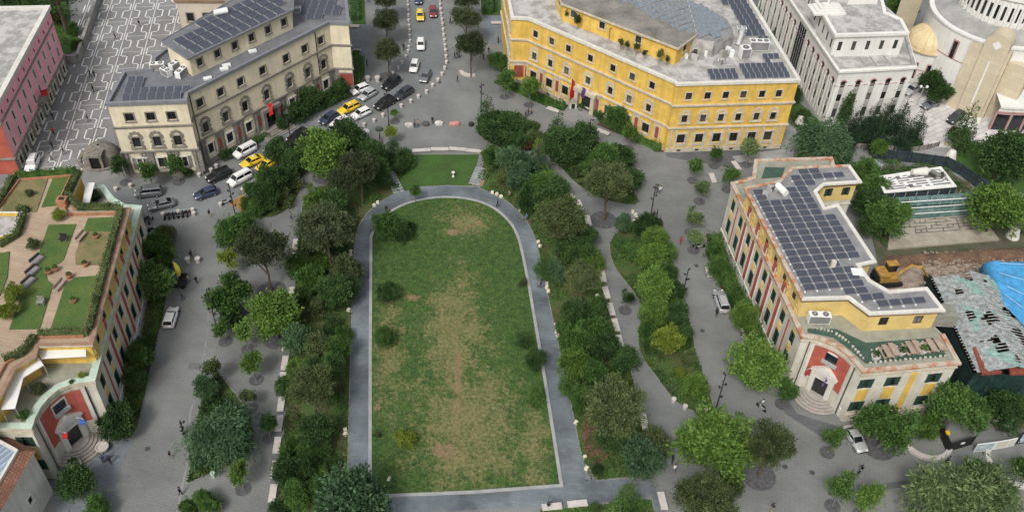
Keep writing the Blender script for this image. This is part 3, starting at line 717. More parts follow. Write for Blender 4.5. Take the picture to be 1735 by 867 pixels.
for (u, v) in ((352, 134), (380, 118), (384, 112), (428, 88)): c = G(u, v, Z1 - .5); mb.box(-.7, .7, -.4, .4, 0, .3, WMETAL, Matrix.Translation(c) @ Matrix.Rotation(R(28), 4, 'Z'))
mb.part('roof_light', bld)
for f_ in ((.0, 2),): 
    mb = MB()
    for (i0, s) in ((2, .3), (2, L_ * .885)):
        p, q = P1[i0], P1[i0 + 1]; fbox(mb, p, q, s, s + .12, .2, 15, .14, BLACK)
    mb.part('downpipe', bld)

# ================================================================== yellow building (upper right of centre)
Z2 = 14.9
P2 = [Vector(G(u, v, Z2)[:2]) for u, v in ((868, 30), (895, 31), (1143, 138), (1147, 142), (1354, 136), (1240, -50), (852, -50))]; assert area2(P2) > 0
bld = thing('office_building', 'yellow three-storey office building with pale stone trim and a white roof', 'building', (*center(P2)[:2], 0))
mb = MB()
at7b = [.06, .18, .30, .455, .61, .74, .87]; at6 = [.115, .27, .42, .565, .72, .86]
STY = dict(trim=PALETRIM)
rowsB = lambda at: [dict(at=at, z=11.5, w=1.1, h=1.45, style='plain', trim=PALETRIM), dict(at=at, z=6.6, w=1.05, h=1.7, style='arch', trim=PALETRIM)]
rowsG = lambda at, sk=(): [dict(at=at, z=2.0, w=1.5, h=2.0, style='lintel', trim=PALETRIM, skip=sk)]
for i in range(len(P2)):
    p, q = P2[i], P2[(i + 1) % len(P2)]
    if i == 1: r, g = rowsB(at7b), rowsG(at7b, (3,))
    elif i == 3: r, g = rowsB(at6), rowsG(at6)
    elif i == 6: at = [.75, .85, .93]; r, g = rowsB(at), rowsG(at)
    elif i == 4: at = [.05 + .1 * k for k in range(9)]; r, g = rowsB(at), rowsG(at)
    else: r, g = [], []
    facade(bld, mb, p, q, 5.4, Z2, YEL, r); facade(bld, mb, p, q, 0, 5.4, YEL, g)
mb.part('wall', bld)
mb = MB(); mb.poly([(p.x, p.y, Z2 - .35) for p in inset(P2, .25)], ROOFPALE); mb.part('roof', bld)
parapet(bld, P2, Z2 - .35, .5, .35, WHITEP, proud=.3)
cornice(bld, P2, 10.2, .25, .35, PALETRIM); cornice(bld, P2, 9.9, .3, .15, PALETRIM); cornice(bld, P2, 5.3, .3, .3, PALETRIM, 'string_course')
mb = MB()
for i0, at in ((1, at7b), (3, at6)):
    p, q = P2[i0], P2[i0 + 1]; L = (q - p).length
    mid = [at[0] - .065] + [(a + b_) / 2 for a, b_ in zip(at, at[1:])] + [min(.975, at[-1] + .075)]
    for f in mid:
        if i0 == 1:
            fbox(mb, p, q, f * L - .75, f * L - .45, .9, 5.2, .12, PALETRIM); fbox(mb, p, q, f * L + .45, f * L + .75, .9, 5.2, .12, PALETRIM); fbox(mb, p, q, f * L - .32, f * L + .32, 1.9, 4.3, .06, REDPANEL); fbox(mb, p, q, f * L - .45, f * L + .45, 4.4, 5.1, .05, PALETRIM)
        else:
            fbox(mb, p, q, max(0, f * L - .75), f * L - .3, .9, 5.2, .12, PALETRIM); fbox(mb, p, q, f * L + .25, min(L, f * L + .65), .9, 5.2, .12, PALETRIM)
    for f in at: fbox(mb, p, q, f * L - .35, f * L + .35, .2, .6, .14, BLACK); fbox(mb, p, q, f * L - 1, f * L + 1, 1.3, 1.6, .16, PALETRIM)
    fbox(mb, p, q, 0, L, 0, .9, .13, PALETRIM)
p, q = P2[0], P2[1]; L = (q - p).length; fbox(mb, p, q, L * .25, L * .85, 1.8, 4.4, .06, REDPANEL); fbox(mb, p, q, 0, L, 0, 1.2, .12, PALETRIM); fbox(mb, p, q, L * .1, L * .95, 4.5, 5.2, .06, PALETRIM)
mb.part('ground_floor_relief', bld)
p, q = P2[1], P2[2]; o_, d_, n_, L_ = along(p, q); s = L_ * at7b[3]
mb = MB(); 
for a in (-2.3, 1.5): fbox(mb, p, q, s + a, s + a + .8, 0, 4.7, .9, PALETRIM)
fbox(mb, p, q, s - 2.5, s + 2.5, 4.7, 5.5, 1.1, PALETRIM); mb.part('portal', bld)
mb = MB(); fbox(mb, p, q, s - 1, s + 1, .9, 4.2, .03, GLASS); fbox(mb, p, q, s - .05, s + .05, .9, 4.2, .09, GREENSH); mb.part('door', bld)
mb = MB()
for k in range(6): fbox(mb, p, q, s - 3.4 - k * .12, s + 3.4 + k * .12, 0, .9 - k * .15, 2.2 + k * .42, M('step_stone', (.22, .215, .21), var=.12))
mb.part('entrance_steps', bld)
ph = math.atan2(n_.y, n_.x)
pc = o_ + d_ * (s - 2.6) + n_ * .2; flag(bld, (pc.x, pc.y, 6.0), ph, [REDF], 5.0, pole_up=1.6)
pc = o_ + d_ * (s + .2) + n_ * .6; flag(bld, (pc.x, pc.y, 5.9), ph, [PURF], 2.4, pole_up=1.2)
YS = (o_, d_, n_, s)
Z2p = 18.3
PP = ccw([Vector(G(u, v, Z2p)[:2]) for u, v in ((952, 6), (1149, 82), (1180, 59), (1150, -50), (960, -50), (940, -20))])
mb = MB(); IP = inset(PP, .35)
for i in range(len(IP)):
    p, q = IP[i], IP[(i + 1) % len(IP)]; L = (q - p).length
    facade(bld, mb, p, q, Z2 - .35, Z2p - .2, YEL, [dict(at=[.10, .36, .68] if L > 20 else [.5], z=16.1, w=1.2, h=1.4, style='plain', trim=PALETRIM)] if L > 5 and p.y < 170 else [])
mb.part('penthouse_wall', bld)
mb = MB(); mb.prism(PP, Z2p - .2, Z2p, ROOFDIRT, bottom=True); mb.part('penthouse_roof', bld); cornice(bld, PP, Z2p - .3, .38, .15, PALETRIM, 'penthouse_cornice')
AT = ccw([Vector(G(u, v, 18.0)[:2]) for u, v in ((1048, 6), (1152, 60), (1210, 70), (1243, 52), (1232, 32), (1150, -10), (1080, -50), (1000, -50))])
mb = MB(); mb.prism(AT, Z2 - .35, 17.9, ROOFPALE, top=ROOFGREY); mb.part('atrium_block', bld)
PALEC = M('pale_cells', (.17, .20, .23), var=.2, scale=2, rough=.4)
du = (G(1232, 32, 18) - G(1152, 60, 18)); du.z = 0; du.normalize(); rd = Vector((-du.y, du.x, 0)); 
solar(bld, G(1152, 60, 18), (rd.x, rd.y), AT, 17.95, 1.5, 1.05, cells=PALEC, ins=.1, tilt=24, limit=70, s0=-20, s1=30, v0=-16, v1=24)
dr = (P2[4] - P2[3]).normalized(); rr = (-dr.y, dr.x)
q1 = ccw([Vector(G(u, v, Z2)[:2]) for u, v in ((1262, 68), (1306, 62), (1252, -50), (1140, -50), (1195, -14), (1236, 22), (1247, 46))])
solar(bld, P2[3], rr, q1, Z2 - .35, 2.0, 1.3, ins=.2, tilt=16, limit=30, s0=.5, s1=60, v0=-20, v1=40)
for q1 in (((1203, 136), (1254, 134), (1244, 114), (1194, 116)), ((1255, 134), (1346, 131), (1326, 101), (1252, 105)), ((1272, 76), (1308, 74), (1300, 62), (1266, 66)), ((1294, 106), (1328, 104), (1316, 88), (1290, 90))):
    q1 = ccw([Vector(G(u, v, Z2)[:2]) for u, v in q1]); solar(bld, P2[3], rr, q1, Z2 - .35, 1.55, 1.05, ins=-.2, tilt=18, limit=30, s0=.4, s1=40, v0=-12, v1=40)
ac_unit(bld, G(1260, 98, Z2 - .3), .2, 1.8, 1.6, 2.2, 1); ac_unit(bld, G(1284, 84, Z2 - .3), .05, 3.6, 1.4, 1.9, 3); ac_unit(bld, G(1255, 56, Z2 - .3), .1, 1.8, 1.0, 1.2, 2)
mb = MB(); c = G(1250, 77, Z2 - .3); mb.tube([c, c + Vector((.6, 1.5, 2.0)), c + Vector((.8, 2.2, 2.2))], .55, METAL, n=12); mb.part('vent_duct', bld)
mb = MB(); random.seed(3)
for k in range(26):
    u, v = random.uniform(1155, 1240), random.uniform(72, 108)
    mb = MB(); c = G(u, v, Z2 - .3); mb.box(-random.uniform(.2, .9), .4, -.3, random.uniform(.2, .6), 0, random.uniform(.3, 1.4), random.choice([METAL, ROOFPALE, ROOFDIRT, DFRAME, WMETAL]), Matrix.Translation(c) @ Matrix.Rotation(random.uniform(0, 3), 4, 'Z')); mb.part('roof_unit', bld)
mb = MB(); c = G(1192, 68, Z2 - .3); T = Matrix.Translation(c) @ Matrix.Rotation(R(-8), 4, 'Z'); mb.box(-2.2, 2.2, -1, 1.6, 0, 2.3, M('shed_grey', (.16, .16, .15)), T); mb.box(-2.4, 2.4, -1.3, 1.8, 2.3, 2.5, M('shed_grey', (.16, .16, .15)), T); mb.part('roof_hut', bld)
mb = MB()
for k in range(10):
    c = G(1045 + k * 1.0, 62, Z2 - .3)
c = G(1052, 66, Z2 - .3); T = Matrix.Translation(c) @ Matrix.Rotation(R(-22), 4, 'Z')
for k in range(7): mb.box(-2 + k * .65, -1.9 + k * .65, -1.2, -1.1, 0, 2.2, DFRAME, T); mb.box(-2 + k * .65, -1.9 + k * .65, -1.2, 1.6, 2.2, 2.3, PALETRIM, T)
mb.box(-2, 2, -1.2, -1.1, 2.2, 2.32, DFRAME, T); mb.part('pergola', bld)

# ================================================================== red striped building with solar roof (right)
def garland(mb, p, q, s, z0, z1):
    fbox(mb, p, q, s - .55, s + .55, z0, z1, .10, YELP); o_, d_, n_, L = along(p, q)
    for k in range(10):
        a = 2 * math.pi * k / 10; c = s + .36 * math.cos(a); zc = (z0 + z1) / 2 + .5 * math.sin(a); fbox(mb, p, q, c - .12, c + .12, zc - .14, zc + .14, .22, YELP)
    fbox(mb, p, q, s - .4, s + .4, z0 - .5, z0, .2, YELP)
def striped(bld, base, tb, zt, zu, UP, name_long, arc, front, arc2=None, back=None, roofm=ROOFGREY, deckm=None, coping=TILE):
    """terrace-level outline tb (ccw), upper block outline UP (ccw)"""
Z3, T3 = 14.5, 10.7
UP = [Vector(G(u, v, Z3)[:2]) for u, v in ((1263.5, 318.5), (1360.5, 505), (1438.5, 503), (1474.7, 530), (1598, 524), (1570, 488), (1507, 493.5), (1473, 474.5), (1454, 448), (1482, 442), (1419.5, 347), (1396.7, 352.7), (1381.5, 324), (1396.7, 311), (1457.6, 307), (1438.5, 280), (1343, 283.5), (1320.6, 307))]
assert area2(UP) > 0
# align the long front exactly
TB = [Vector(G(u, v, T3)[:2]) for u, v in ((1241, 311), (1360, 570), (1380, 571), (1400, 577), (1418, 585), (1434, 596), (1449, 611), (1463, 628), (1624, 614), (1597, 566))]
UPo = UP
o_, d_, n_, L_ = along(TB[0], TB[1])
_in = inset(UP, .3)
back = [_in[k] for k in (5, 6, 7, 8, 9, 10, 11, 12, 13, 14, 15)] + [Vector(G(u, v, T3)[:2]) for u, v in ((1412, 281), (1408, 268), (1281, 272), (1277, 301), (1262, 306))]
FP = TB + back
bld = thing('office_building', 'red-striped cream office building with rust-stained coping and solar panels', 'building', (*center(FP)[:2], 0)); B3 = bld
mb = MB()
p, q = TB[0], TB[1]; L = L_
bays = [(k + .55) / 8.15 for k in range(8)]
hl = [dict(at=bays, z=6.7, w=1.4, h=2.3, style='none', sh=GREENSH), dict(at=bays, z=2.1, w=1.5, h=2.8, style='none', sh=GREENSH)]
facade(bld, mb, p, q, 0, T3, OFFW, hl)
# front: three window columns
fl = [dict(at=[.09, .37, .81], z=6.9, w=2.1, h=1.9, style='none', sh=GREENSH), dict(at=[.09, .37, .81], z=2.0, w=2.1, h=2.1, style='none', sh=GREENSH)]
facade(bld, mb, TB[7], TB[8], 0, T3, OFFW, fl)
for i in range(len(FP)):
    if i in (0, 7): continue
    wall(mb, FP[i], FP[(i + 1) % len(FP)], 0, T3, OFFW)
mb.part('wall', bld)
def relief_long(bld, p, q, L, bays, T, sm=1):
    mb = MB()
    for k in range(7):
        s = (bays[k] + bays[k + 1]) / 2 * L; w_ = .5 if 0 < k < 6 else .14
        fbox(mb, p, q, s - w_, s + w_, 1.3, T + (2.0 if 0 < k < 6 else -.6), .09, REDP)
        if w_ > .2:
            for e in (-w_ - .1, w_): fbox(mb, p, q, s + e, s + e + .1, 1.3, T + 1.4, .14, WHITEP)
    for k in range(8):
        s = bays[k] * L; fbox(mb, p, q, s - .55, s + .55, 5.1, 6.6, .06, YELP); fbox(mb, p, q, s - .3, s + .3, 5.4, 6.3, .14, YELP)
        fbox(mb, p, q, s - .25, s + .25, .5, .85, .16, BLACK)
        fbox(mb, p, q, s - .75, s + .75, 9.05, 9.5, .07, YELP)
    fbox(mb, p, q, 0, L, 0, 1.2, .15, WHITEP)
    mb.part('facade_relief', bld)
relief_long(bld, p, q, L, bays, T3)
mb = MB(); p, q = TB[7], TB[8]; L = (q - p).length
for f in (.09, .37, .81): fbox(mb, p, q, f * L - .75, f * L + .75, 4.35, 6.7, .06, YEL)
fbox(mb, p, q, .575 * L - .45, .575 * L + .45, 1.5, 9.4, .06, YEL); fbox(mb, p, q, 0, L, 0, 1.3, .15, OFFW); fbox(mb, p, q, 0, L, 1.3, 1.5, .2, PALETRIM)
for f in (.12, .5, .82): fbox(mb, p, q, f * L - .6, f * L + .6, .5, .8, .17, BLACK)
mb.part('facade_relief', bld)
IPt = FP
mb = MB(); nF = len(FP); copers = inset(FP, -.3), inset(FP, .35)
for i in list(range(0, 9)) + list(range(nF - 6, nF)):
    j = (i + 1) % nF; a, b_, c, d = copers[0][i], copers[0][j], copers[1][j], copers[1][i]; mb.hexa([(q.x, q.y, T3 - .25) for q in (a, b_, c, d)] + [(q.x, q.y, T3 + .12) for q in (a, b_, c, d)], TILE)
mb.part('terrace_coping', bld)
mb = MB(); ring(mb, FP, -.15, -.003, T3 - 1.0, T3 - .8, PALETRIM); mb.part('string_course', bld)
GT = M('green_terrace', (.045, .085, .062), var=.2, scale=.8, fine=.15)
mb = MB(); mb.poly([(p.x, p.y, T3 - .1) for p in inset(FP, .3)], M('terrace_screed', (.26, .26, .21), var=.15, scale=.7)); mb.part('terrace_floor', bld)
mb = MB()
for px in (((1368, 556), (1417, 557), (1467, 580), (1582, 572), (1606, 604), (1466, 615), (1440, 592), (1412, 572), (1385, 566), (1368, 563)), ((1290, 303), (1325, 300), (1330, 284), (1296, 283))):
    mb = MB(); mb.poly([tuple(G(u, v, T3 - .06)) for u, v in reversed(px)] if area2([G(u, v) for u, v in px]) < 0 else [tuple(G(u, v, T3 - .06)) for u, v in px], GT); mb.part('terrace_turf', bld)
# curved entrance: red field, pediment, door, steps
def entrance(bld, C, T, lab=None):
    """C: world points of the concave wall at plan, left to right seen from outside"""
    mb = MB(); n = len(C)
    def Q(f, out=0.0):
        x = f * (n - 1); i = min(n - 2, int(x)); t = x - i; p = C[i].lerp(C[i + 1], t)
        a = C[max(0, i - 0)]; b_ = C[min(n - 1, i + 1)]; d = (b_ - a).normalized(); return p + Vector((d.y, -d.x)) * out
    N = 14
    for k in range(N):
        f0, f1 = .2 + .6 * k / N, .2 + .6 * (k + 1) / N; a, b_ = Q(f0, .05), Q(f1, .05)
        mb.poly([(a.x, a.y, 3.2), (b_.x, b_.y, 3.2), (b_.x, b_.y, T - 1.3), (a.x, a.y, T - 1.3)], REDP)
    mb.part('red_wall_field', bld)
    for f in (.17, .82):
        mb = MB()
        for k in range(2):
            a, b_ = Q(f + k * .02, .1), Q(f + .02 + k * .02, .1); mb.poly([(a.x, a.y, 0), (b_.x, b_.y, 0), (b_.x, b_.y, T - .9), (a.x, a.y, T - .9)], WHITEP)
        mb.part('entrance_pilaster', bld)
    for f in (.12, .88): mb = MB(); a = Q(f, .15); mb.tube([(a.x, a.y, .2), (a.x, a.y, T - .8)], .07, BLACK); mb.part('downpipe', bld)
    m_ = Q(.5, 0); l, r = Q(.35, 0), Q(.65, 0); d = (r - l).normalized(); nn_ = Vector((d.y, -d.x)); ang = math.atan2(d.y, d.x)
    base = m_ + nn_ * -.2; Tm = Matrix.Translation((base.x, base.y, 0)) @ Matrix.Rotation(ang, 4, 'Z')
    mb = MB(); W2 = 1.75
    for sg in (-1, 1): x0, x1 = sorted((sg * 1.0, sg * W2)); mb.box(x0, x1, -.9, 0, .8, 5.0, WHITEP, Tm)
    mb.box(-1.0, 1.0, -.85, 0, 3.9, 5.0, WHITEP, Tm)
    pr = [(-2.0, 5.0), (2.0, 5.0), (2.0, 5.2), (0, 6.6), (-2.0, 5.2)]
    i = len(mb.v); mb.v.extend([tuple(Tm @ Vector((x, -1.05, z))) for x, z in pr] + [tuple(Tm @ Vector((x, 0, z))) for x, z in pr]); k_ = mb.mi(WHITEP)
    for a in range(5): b_ = (a + 1) % 5; mb.f.append((i + a, i + b_, i + 5 + b_, i + 5 + a)); mb.m.append(k_)
    mb.f.append(tuple(range(i + 4, i - 1, -1))); mb.m.append(k_)
    mb.part('entrance_porch', bld)
    mb = MB(); mb.box(-.98, .98, -.5, -.4, .8, 3.9, GLASS, Tm); mb.box(-.05, .05, -.56, -.5, .8, 3.9, DFRAME, Tm); mb.part('door', bld)
    mb = MB(); mb.box(-1.3, 1.3, -.35, .0, 7.2, 9.1, WHITEP, Tm); mb.box(-.85, .85, -.40, -.35, 7.4, 8.8, GLASS, Tm); mb.box(-1.1, 1.1, -.75, -.35, 6.95, 7.4, METAL, Tm); mb.part('balcony_window', bld)
    mb = MB()
    for k in range(5):
        rr = 3.7 - k * .44; zt_ = .17 * (k + 1); kw = dict(n=24, a0=ang + math.pi, a1=ang + 2 * math.pi)
        mb.lathe((base.x, base.y, 0), [(rr - .04, 0), (rr - .04, zt_ - .05)], M('marble_riser', (.12, .09, .08), scale=2), **kw); mb.lathe((base.x, base.y, 0), [(rr, zt_ - .05), (rr, zt_), (0, zt_)], M('marble_steps', (.36, .34, .31), col2=(.28, .25, .23), scale=2), **kw)
    mb.part('entrance_steps', bld)
    for k, f in enumerate((-.9, .4)):
        c = base + d * f * 2 + nn_ * 1.6; flag(bld, (c.x, c.y, 5.9), math.atan2(nn_.y, nn_.x), [[REDF], [BLUF if lab else PURF]][k], 1.4, pole_up=.9)
    for sg in (-1, 1):
        c = base + d * sg * 3.9 + nn_ * 1.2; g = MB(); g.cyl((c.x, c.y, 0), .35, .9, WHITEP, n=10); g.cyl((c.x, c.y, .9), .2, .25, BLACK, n=8); g.lathe((c.x, c.y, 1.15), [(.0, 0), (.32, .15), (.38, .4), (.28, .65), (0, .75)], WMETAL, n=10); g.part('globe_lantern', bld)
entrance(bld, [TB[k] for k in range(1, 8)], T3)
# upper block
def upper(bld, UP, zb, zt, long_i, roofm, n_att, cop, skipwin=()):
    mb = MB(); IW = inset(UP, .25)
    for i in range(len(UP)):
        p, q = IW[i], IW[(i + 1) % len(UP)]; L = (q - p).length
        rows = []
        if i == long_i: rows = [dict(n=n_att, z=zb + .9, w=1.1, h=1.3, style='none', m=.6)]
        elif i in (3, 13) and L > 4: rows = [dict(n=2, z=zb + .9, w=1.3, h=1.6, style='none', sh=GREENSH if i == 13 else None)]
        facade(bld, mb, p, q, zb - .1, zt - .3, YELP, rows)
    mb.part('attic_wall', bld)
    mb = MB(); mb.poly([(p.x, p.y, zt - .15) for p in inset(UP, .2)], roofm); mb.part('roof', bld)
    A_, B_ = inset(UP, -.25), inset(UP, .3); nU = len(UP); mb = MB(); wb = MB()
    for i in range(nU):
        j = (i + 1) % nU; t_ = i in (0, 15, 16, 17); g_ = mb if t_ else wb; q4 = (A_[i], A_[j], B_[j], B_[i]); g_.hexa([(q.x, q.y, zt - .3) for q in q4] + [(q.x, q.y, zt + (0 if t_ else .02)) for q in q4], cop if t_ else WHITEP)
    mb.part('tiled_coping', bld); wb.part('white_coping', bld)
    mb = MB(); ring(mb, IW, -.12, -.003, zt - .95, zt - .75, M('brown_trim', (.20, .13, .08))); mb.part('attic_band', bld)
    p, q = IW[long_i], IW[(long_i + 1) % len(UP)]; L = (q - p).length
    for k in range(n_att + 1):
        mb = MB(); s = .6 + (L - 1.2) * k / n_att; garland(mb, p, q, min(max(s, .7), L - .7), zb + .6, zt - 1.0); mb.part('attic_garland', bld)
upper(bld, UP, T3, Z3, 0, ROOFGREY, 6, TILE)
mb = MB(); ring(mb, UP[9:10] * 0 or inset(UP, .0), .0, .45, Z3 - .02, Z3 + .05, WHITEP)
ud = (UP[1] - UP[0]).normalized()
solar(bld, UP[0], (ud.x, ud.y), UP, Z3 - .15, 1.38, 1.78, ins=.45, tilt=7, limit=100, s0=1.2 - 1.38 * 5, s1=40, v0=1.6, v1=30, dots=True,
      skip=lambda s, v: (s < 3.5 and v > 2 and v < 6.5) or (16.8 < s < 18.6 and v > 7) or (s < 14 and s > 3 and v > 11.2))
mb = MB(); c = G(1323, 326, Z3 - .1); T = Matrix.Translation(c + Vector((0, 0, .6))) @ Matrix.Rotation(R(115), 4, 'Z') @ Matrix.Rotation(R(90), 4, 'Y'); mb.cyl((0, 0, -1.1), .55, 2.2, WMETAL, n=14, T=T); mb.part('water_tank', bld)
mb = MB(); c = G(1304, 328, Z3 - .1)
for k in range(7): mb = MB(); mb.box(-.5, .4, -.1, .1, 0, random.uniform(.3, .9), random.choice([DFRAME, METAL]), Matrix.Translation(c + Vector((random.uniform(-1, 1), random.uniform(-1, 1), 0))) @ Matrix.Rotation(k, 4, 'Z')); mb.part('roof_scrap', bld)
mb = MB(); c = G(1410, 452, Z3 - .1); mb.box(-.3, .3, -.3, .3, 0, 1.2, OFFW, Matrix.Translation(c)); mb.part('chimney', bld); mb = MB(); c = G(1452, 462, Z3 - .1); mb.box(-.8, .8, -.7, .7, 0, .25, WMETAL, Matrix.Translation(c)); mb.part('roof_hatch', bld)
ac_unit(bld, G(1385, 545, T3), 0, 3.0, 1.1, 1.6, 2)
mb = MB(); c = G(1585, 542, T3); mb.box(-2.2, 2.2, -1.2, 1.2, 0, 2.1, M('screen_grey', (.22, .22, .19), var=.2, scale=2), Matrix.Translation(c)); mb.part('storage_box', bld)

# ================================================================== roof-garden building (left)
Z4, T4 = 14.5, 10.7
UP4 = [Vector(G(u, v, Z4)[:2]) for u, v in ((218, 353), (129, 356), (118, 334), (138, 289), (26, 298), (-40, 388), (-30, 415), (0, 416), (14, 440), (-40, 540), (-60, 720), (0, 668), (24, 622), (58, 601), (62, 584), (154, 582))]
UP4 = [Vector(G(u, v, Z4)[:2]) for u, v in ((154, 582), (218, 353), (127, 355), (118, 334), (138, 289), (26, 298), (-60, 410), (-150, 700), (-40, 720), (0, 668), (24, 622), (58, 601), (62, 584))]
assert area2(UP4) > 0
FP4 = [Vector(G(u, v, T4)[:2]) for u, v in ((158, 644), (237, 352), (210, 350), (190, 338), (174, 317), (130, 322), (100, 330), (-20, 345), (-150, 700), (-150, 724), (51, 724), (56, 708), (66, 690), (80, 673), (98, 658), (118, 650), (138, 646))]
assert area2(FP4) > 0
bld = thing('office_building', 'cream office building with red stripes and a garden of lawns and decking on its roof', 'building', (*center(FP4)[:2], 0)); B4 = bld
mb = MB(); p, q = FP4[0], FP4[1]; L = (q - p).length
hl = [dict(at=bays, z=6.7, w=1.4, h=2.3, style='none', sh=GREENSH), dict(at=bays, z=2.1, w=1.5, h=2.8, style='none', sh=GREENSH)]
facade(bld, mb, p, q, 0, T4, OFFW, hl)
facade(bld, mb, FP4[9], FP4[10], 0, T4, OFFW, [dict(at=[.5, .7, .9], z=6.9, w=2.1, h=1.9, style='none', sh=GREENSH), dict(at=[.5, .7, .9], z=2, w=2.1, h=2.1, style='none', sh=GREENSH)])
for i in range(1, len(FP4)):
    if i != 9: wall(mb, FP4[i], FP4[(i + 1) % len(FP4)], 0, T4, OFFW)
mb.part('wall', bld)
relief_long(bld, p, q, L, bays, T4)
mb = MB(); p, q = FP4[9], FP4[10]; L = (q - p).length
for f in (.5, .7, .9): fbox(mb, p, q, f * L - .75, f * L + .75, 4.35, 6.7, .06, YEL)
mb.part('facade_relief', bld)
mb = MB(); ring(mb, FP4, -.35, .6, T4 - .25, T4 + .25, PALETRIM, COPPER); ring(mb, FP4, -.15, -.003, T4 - 1.0, T4 - .8, PALETRIM); mb.part('terrace_coping', bld)
mb = MB(); mb.poly([(p.x, p.y, T4 - .1) for p in inset(FP4, .3)], M('terrace_screed', (.26, .26, .21))); mb.part('terrace_floor', bld)
entrance(bld, [FP4[k] for k in (10, 11, 12, 13, 14, 15, 16, 0)], T4, lab=1)
WOOD = MP('deck_boards', (.38, .29, .21), bw=3, bh=.28, mortar=.03, dark=.7, var=.12, rot=R(8), stain=.15)
mb = MB(); IW = inset(UP4, .25)
for i in range(len(UP4)):
    p, q = IW[i], IW[(i + 1) % len(UP4)]
    facade(bld, mb, p, q, T4 - .1, Z4 - .3, YEL if i else YELP, [dict(n=6, z=T4 + .9, w=1.1, h=1.3, style='none', m=.6)] if i == 0 else [])
mb.part('attic_wall', bld)
p, q = IW[0], IW[1]; L = (q - p).length
for k in range(7): mb = MB(); garland(mb, p, q, min(max(.6 + (L - 1.2) * k / 6, .7), L - .7), T4 + .6, Z4 - 1.0); mb.part('attic_garland', bld)
mb = MB(); mb.poly([(p.x, p.y, Z4 - .15) for p in inset(UP4, .2)], WOOD); mb.part('roof_deck', bld)
mb = MB(); ring(mb, UP4, -.25, .3, Z4 - .3, Z4, PALETRIM, M('brown_coping', (.27, .17, .12), var=.2, scale=1)); mb.part('roof_coping', bld)
mb = MB(); ring(mb, IW, -.1, -.003, Z4 - .85, Z4 - .5, YEL); mb.part('attic_band', bld)
RG = M('roof_grass', (.085, .125, .03), col2=(.05, .10, .025), scale=.4, fine=.25, bump=.5); RGD = M('dry_roof_grass', (.21, .165, .085), col2=(.11, .12, .045), scale=.35, fine=.25)
for kk_, (px, mt) in enumerate(((((82, 380), (129, 379), (107, 440), (92, 450), (78, 462), (80, 474), (90, 481), (67, 556), (15, 557), (43, 480), (66, 427)), RG), (((149, 369), (197, 367), (172, 448), (128, 447), (127, 430)), RGD), (((149, 369), (197, 367), (190, 392), (140, 392)), RG), (((127, 469), (167, 466), (145, 556), (85, 558), (110, 481)), RG),
               (((30, 304), (82, 300), (62, 358), (0, 360)), RGD), (((90, 300), (130, 297), (112, 345), (70, 350)), RG), (((-60, 440), (16, 425), (12, 470), (0, 500), (-60, 560)), RG))):
    mb = MB(); P = ccw([tuple(G(u, v, Z4)[:2]) for u, v in px]); mb.prism(P, Z4 - .15, Z4 - .05 + .006 * kk_, mt); mb.part('roof_lawn', bld)
# light well with its own yellow wall
mb = MB(); P = ccw([tuple(G(u, v, Z4)[:2]) for u, v in ((-60, 362), (40, 363), (27, 398), (-60, 425))]); ring(mb, [Vector(p) for p in P], 0, .35, Z4 - .1, Z4 + .5, YEL, WHITEP); mb.poly([(p[0], p[1], Z4 - .09) for p in P], ROOFPALE); mb.part('light_well', bld)
mb = MB(); BRK = M('orange_brick', (.33, .16, .09), var=.2, scale=2, fine=.1)
ring(mb, inset(UP4, 1.1), 0, .16, Z4 - .15, Z4 + .3, BRK); mb.part('planter_wall', bld)
AWN = M('white_awning', (.68, .68, .66), var=.06)
for px, h in ((((64, 593), (146, 587), (146, 604), (70, 608)), 2.4), (((20, 636), (66, 606), (74, 619), (40, 640), (26, 692), (2, 694)), 2.4)):
    mb = MB(); P = ccw([tuple(G(u, v, T4 + h)[:2]) for u, v in px]); mb.prism(P, T4 + h, T4 + h + .1, AWN, bottom=True)
    for x, y in P: mb.cyl((x, y, T4 - .1), .05, h, METAL, n=6)
    mb.part('awning', bld)
mb = MB(); P = ccw([tuple(G(u, v, T4 + 2.2)[:2]) for u, v in ((146, 310), (161, 310), (152, 344), (140, 344))]); mb.prism(P, T4 + 2.2, T4 + 2.3, AWN, bottom=True)
for x, y in P: mb.cyl((x, y, T4 - .1), .05, 2.3, METAL, n=6)
mb.part('awning', bld)

# ================================================================== pink building (top left)
Z5 = 13.4
PINK = M('pink_plaster', (.88, .41, .47), var=.06, scale=.4, fine=.05, streak=.15)
P5 = ccw([Vector(G(u, v, Z5)[:2]) for u, v in ((82, 15), (-10, 186), (-200, 190), (-180, 20))])
k0 = min(range(4), key=lambda i: -((P5[i] + P5[(i + 1) % 4]) / 2).x); 
bld = thing('palace_building', 'long pink palace with white-framed arched windows and a grey arcaded ground floor', 'building', (*center(P5)[:2], 0))
mb = MB()
for i in range(4):
    p, q = P5[i], P5[(i + 1) % 4]; r = []
    if i == k0: r = [dict(n=10, z=7.6, w=.75, h=1.9, style='plain', trim=WHITEP, m=.6), dict(n=10, z=4.4, w=.75, h=1.9, style='plain', trim=WHITEP, m=.6), dict(n=10, z=11.1, w=.6, h=.8, style='none', m=.6)]
    facade(bld, mb, p, q, 3.4, Z5, PINK if i == k0 else REDP, r)
    facade(bld, mb, p, q, 0, 3.4, GREYSTONE if i == k0 else REDP, [dict(n=10, z=.6, w=1.0, h=2.0, style='arch', trim=OFFW, m=.6)] if i == k0 else [])
mb.part('wall', bld)
cornice(bld, P5, 10.3, .3, .2, GREYSTONE, 'string_course'); cornice(bld, P5, 3.2, .3, .25, GREYSTONE, 'string_course')
mb = MB(); ring(mb, P5, -.4, .5, Z5 - .2, Z5 + .5, WHITEP); mb.part('parapet', bld)
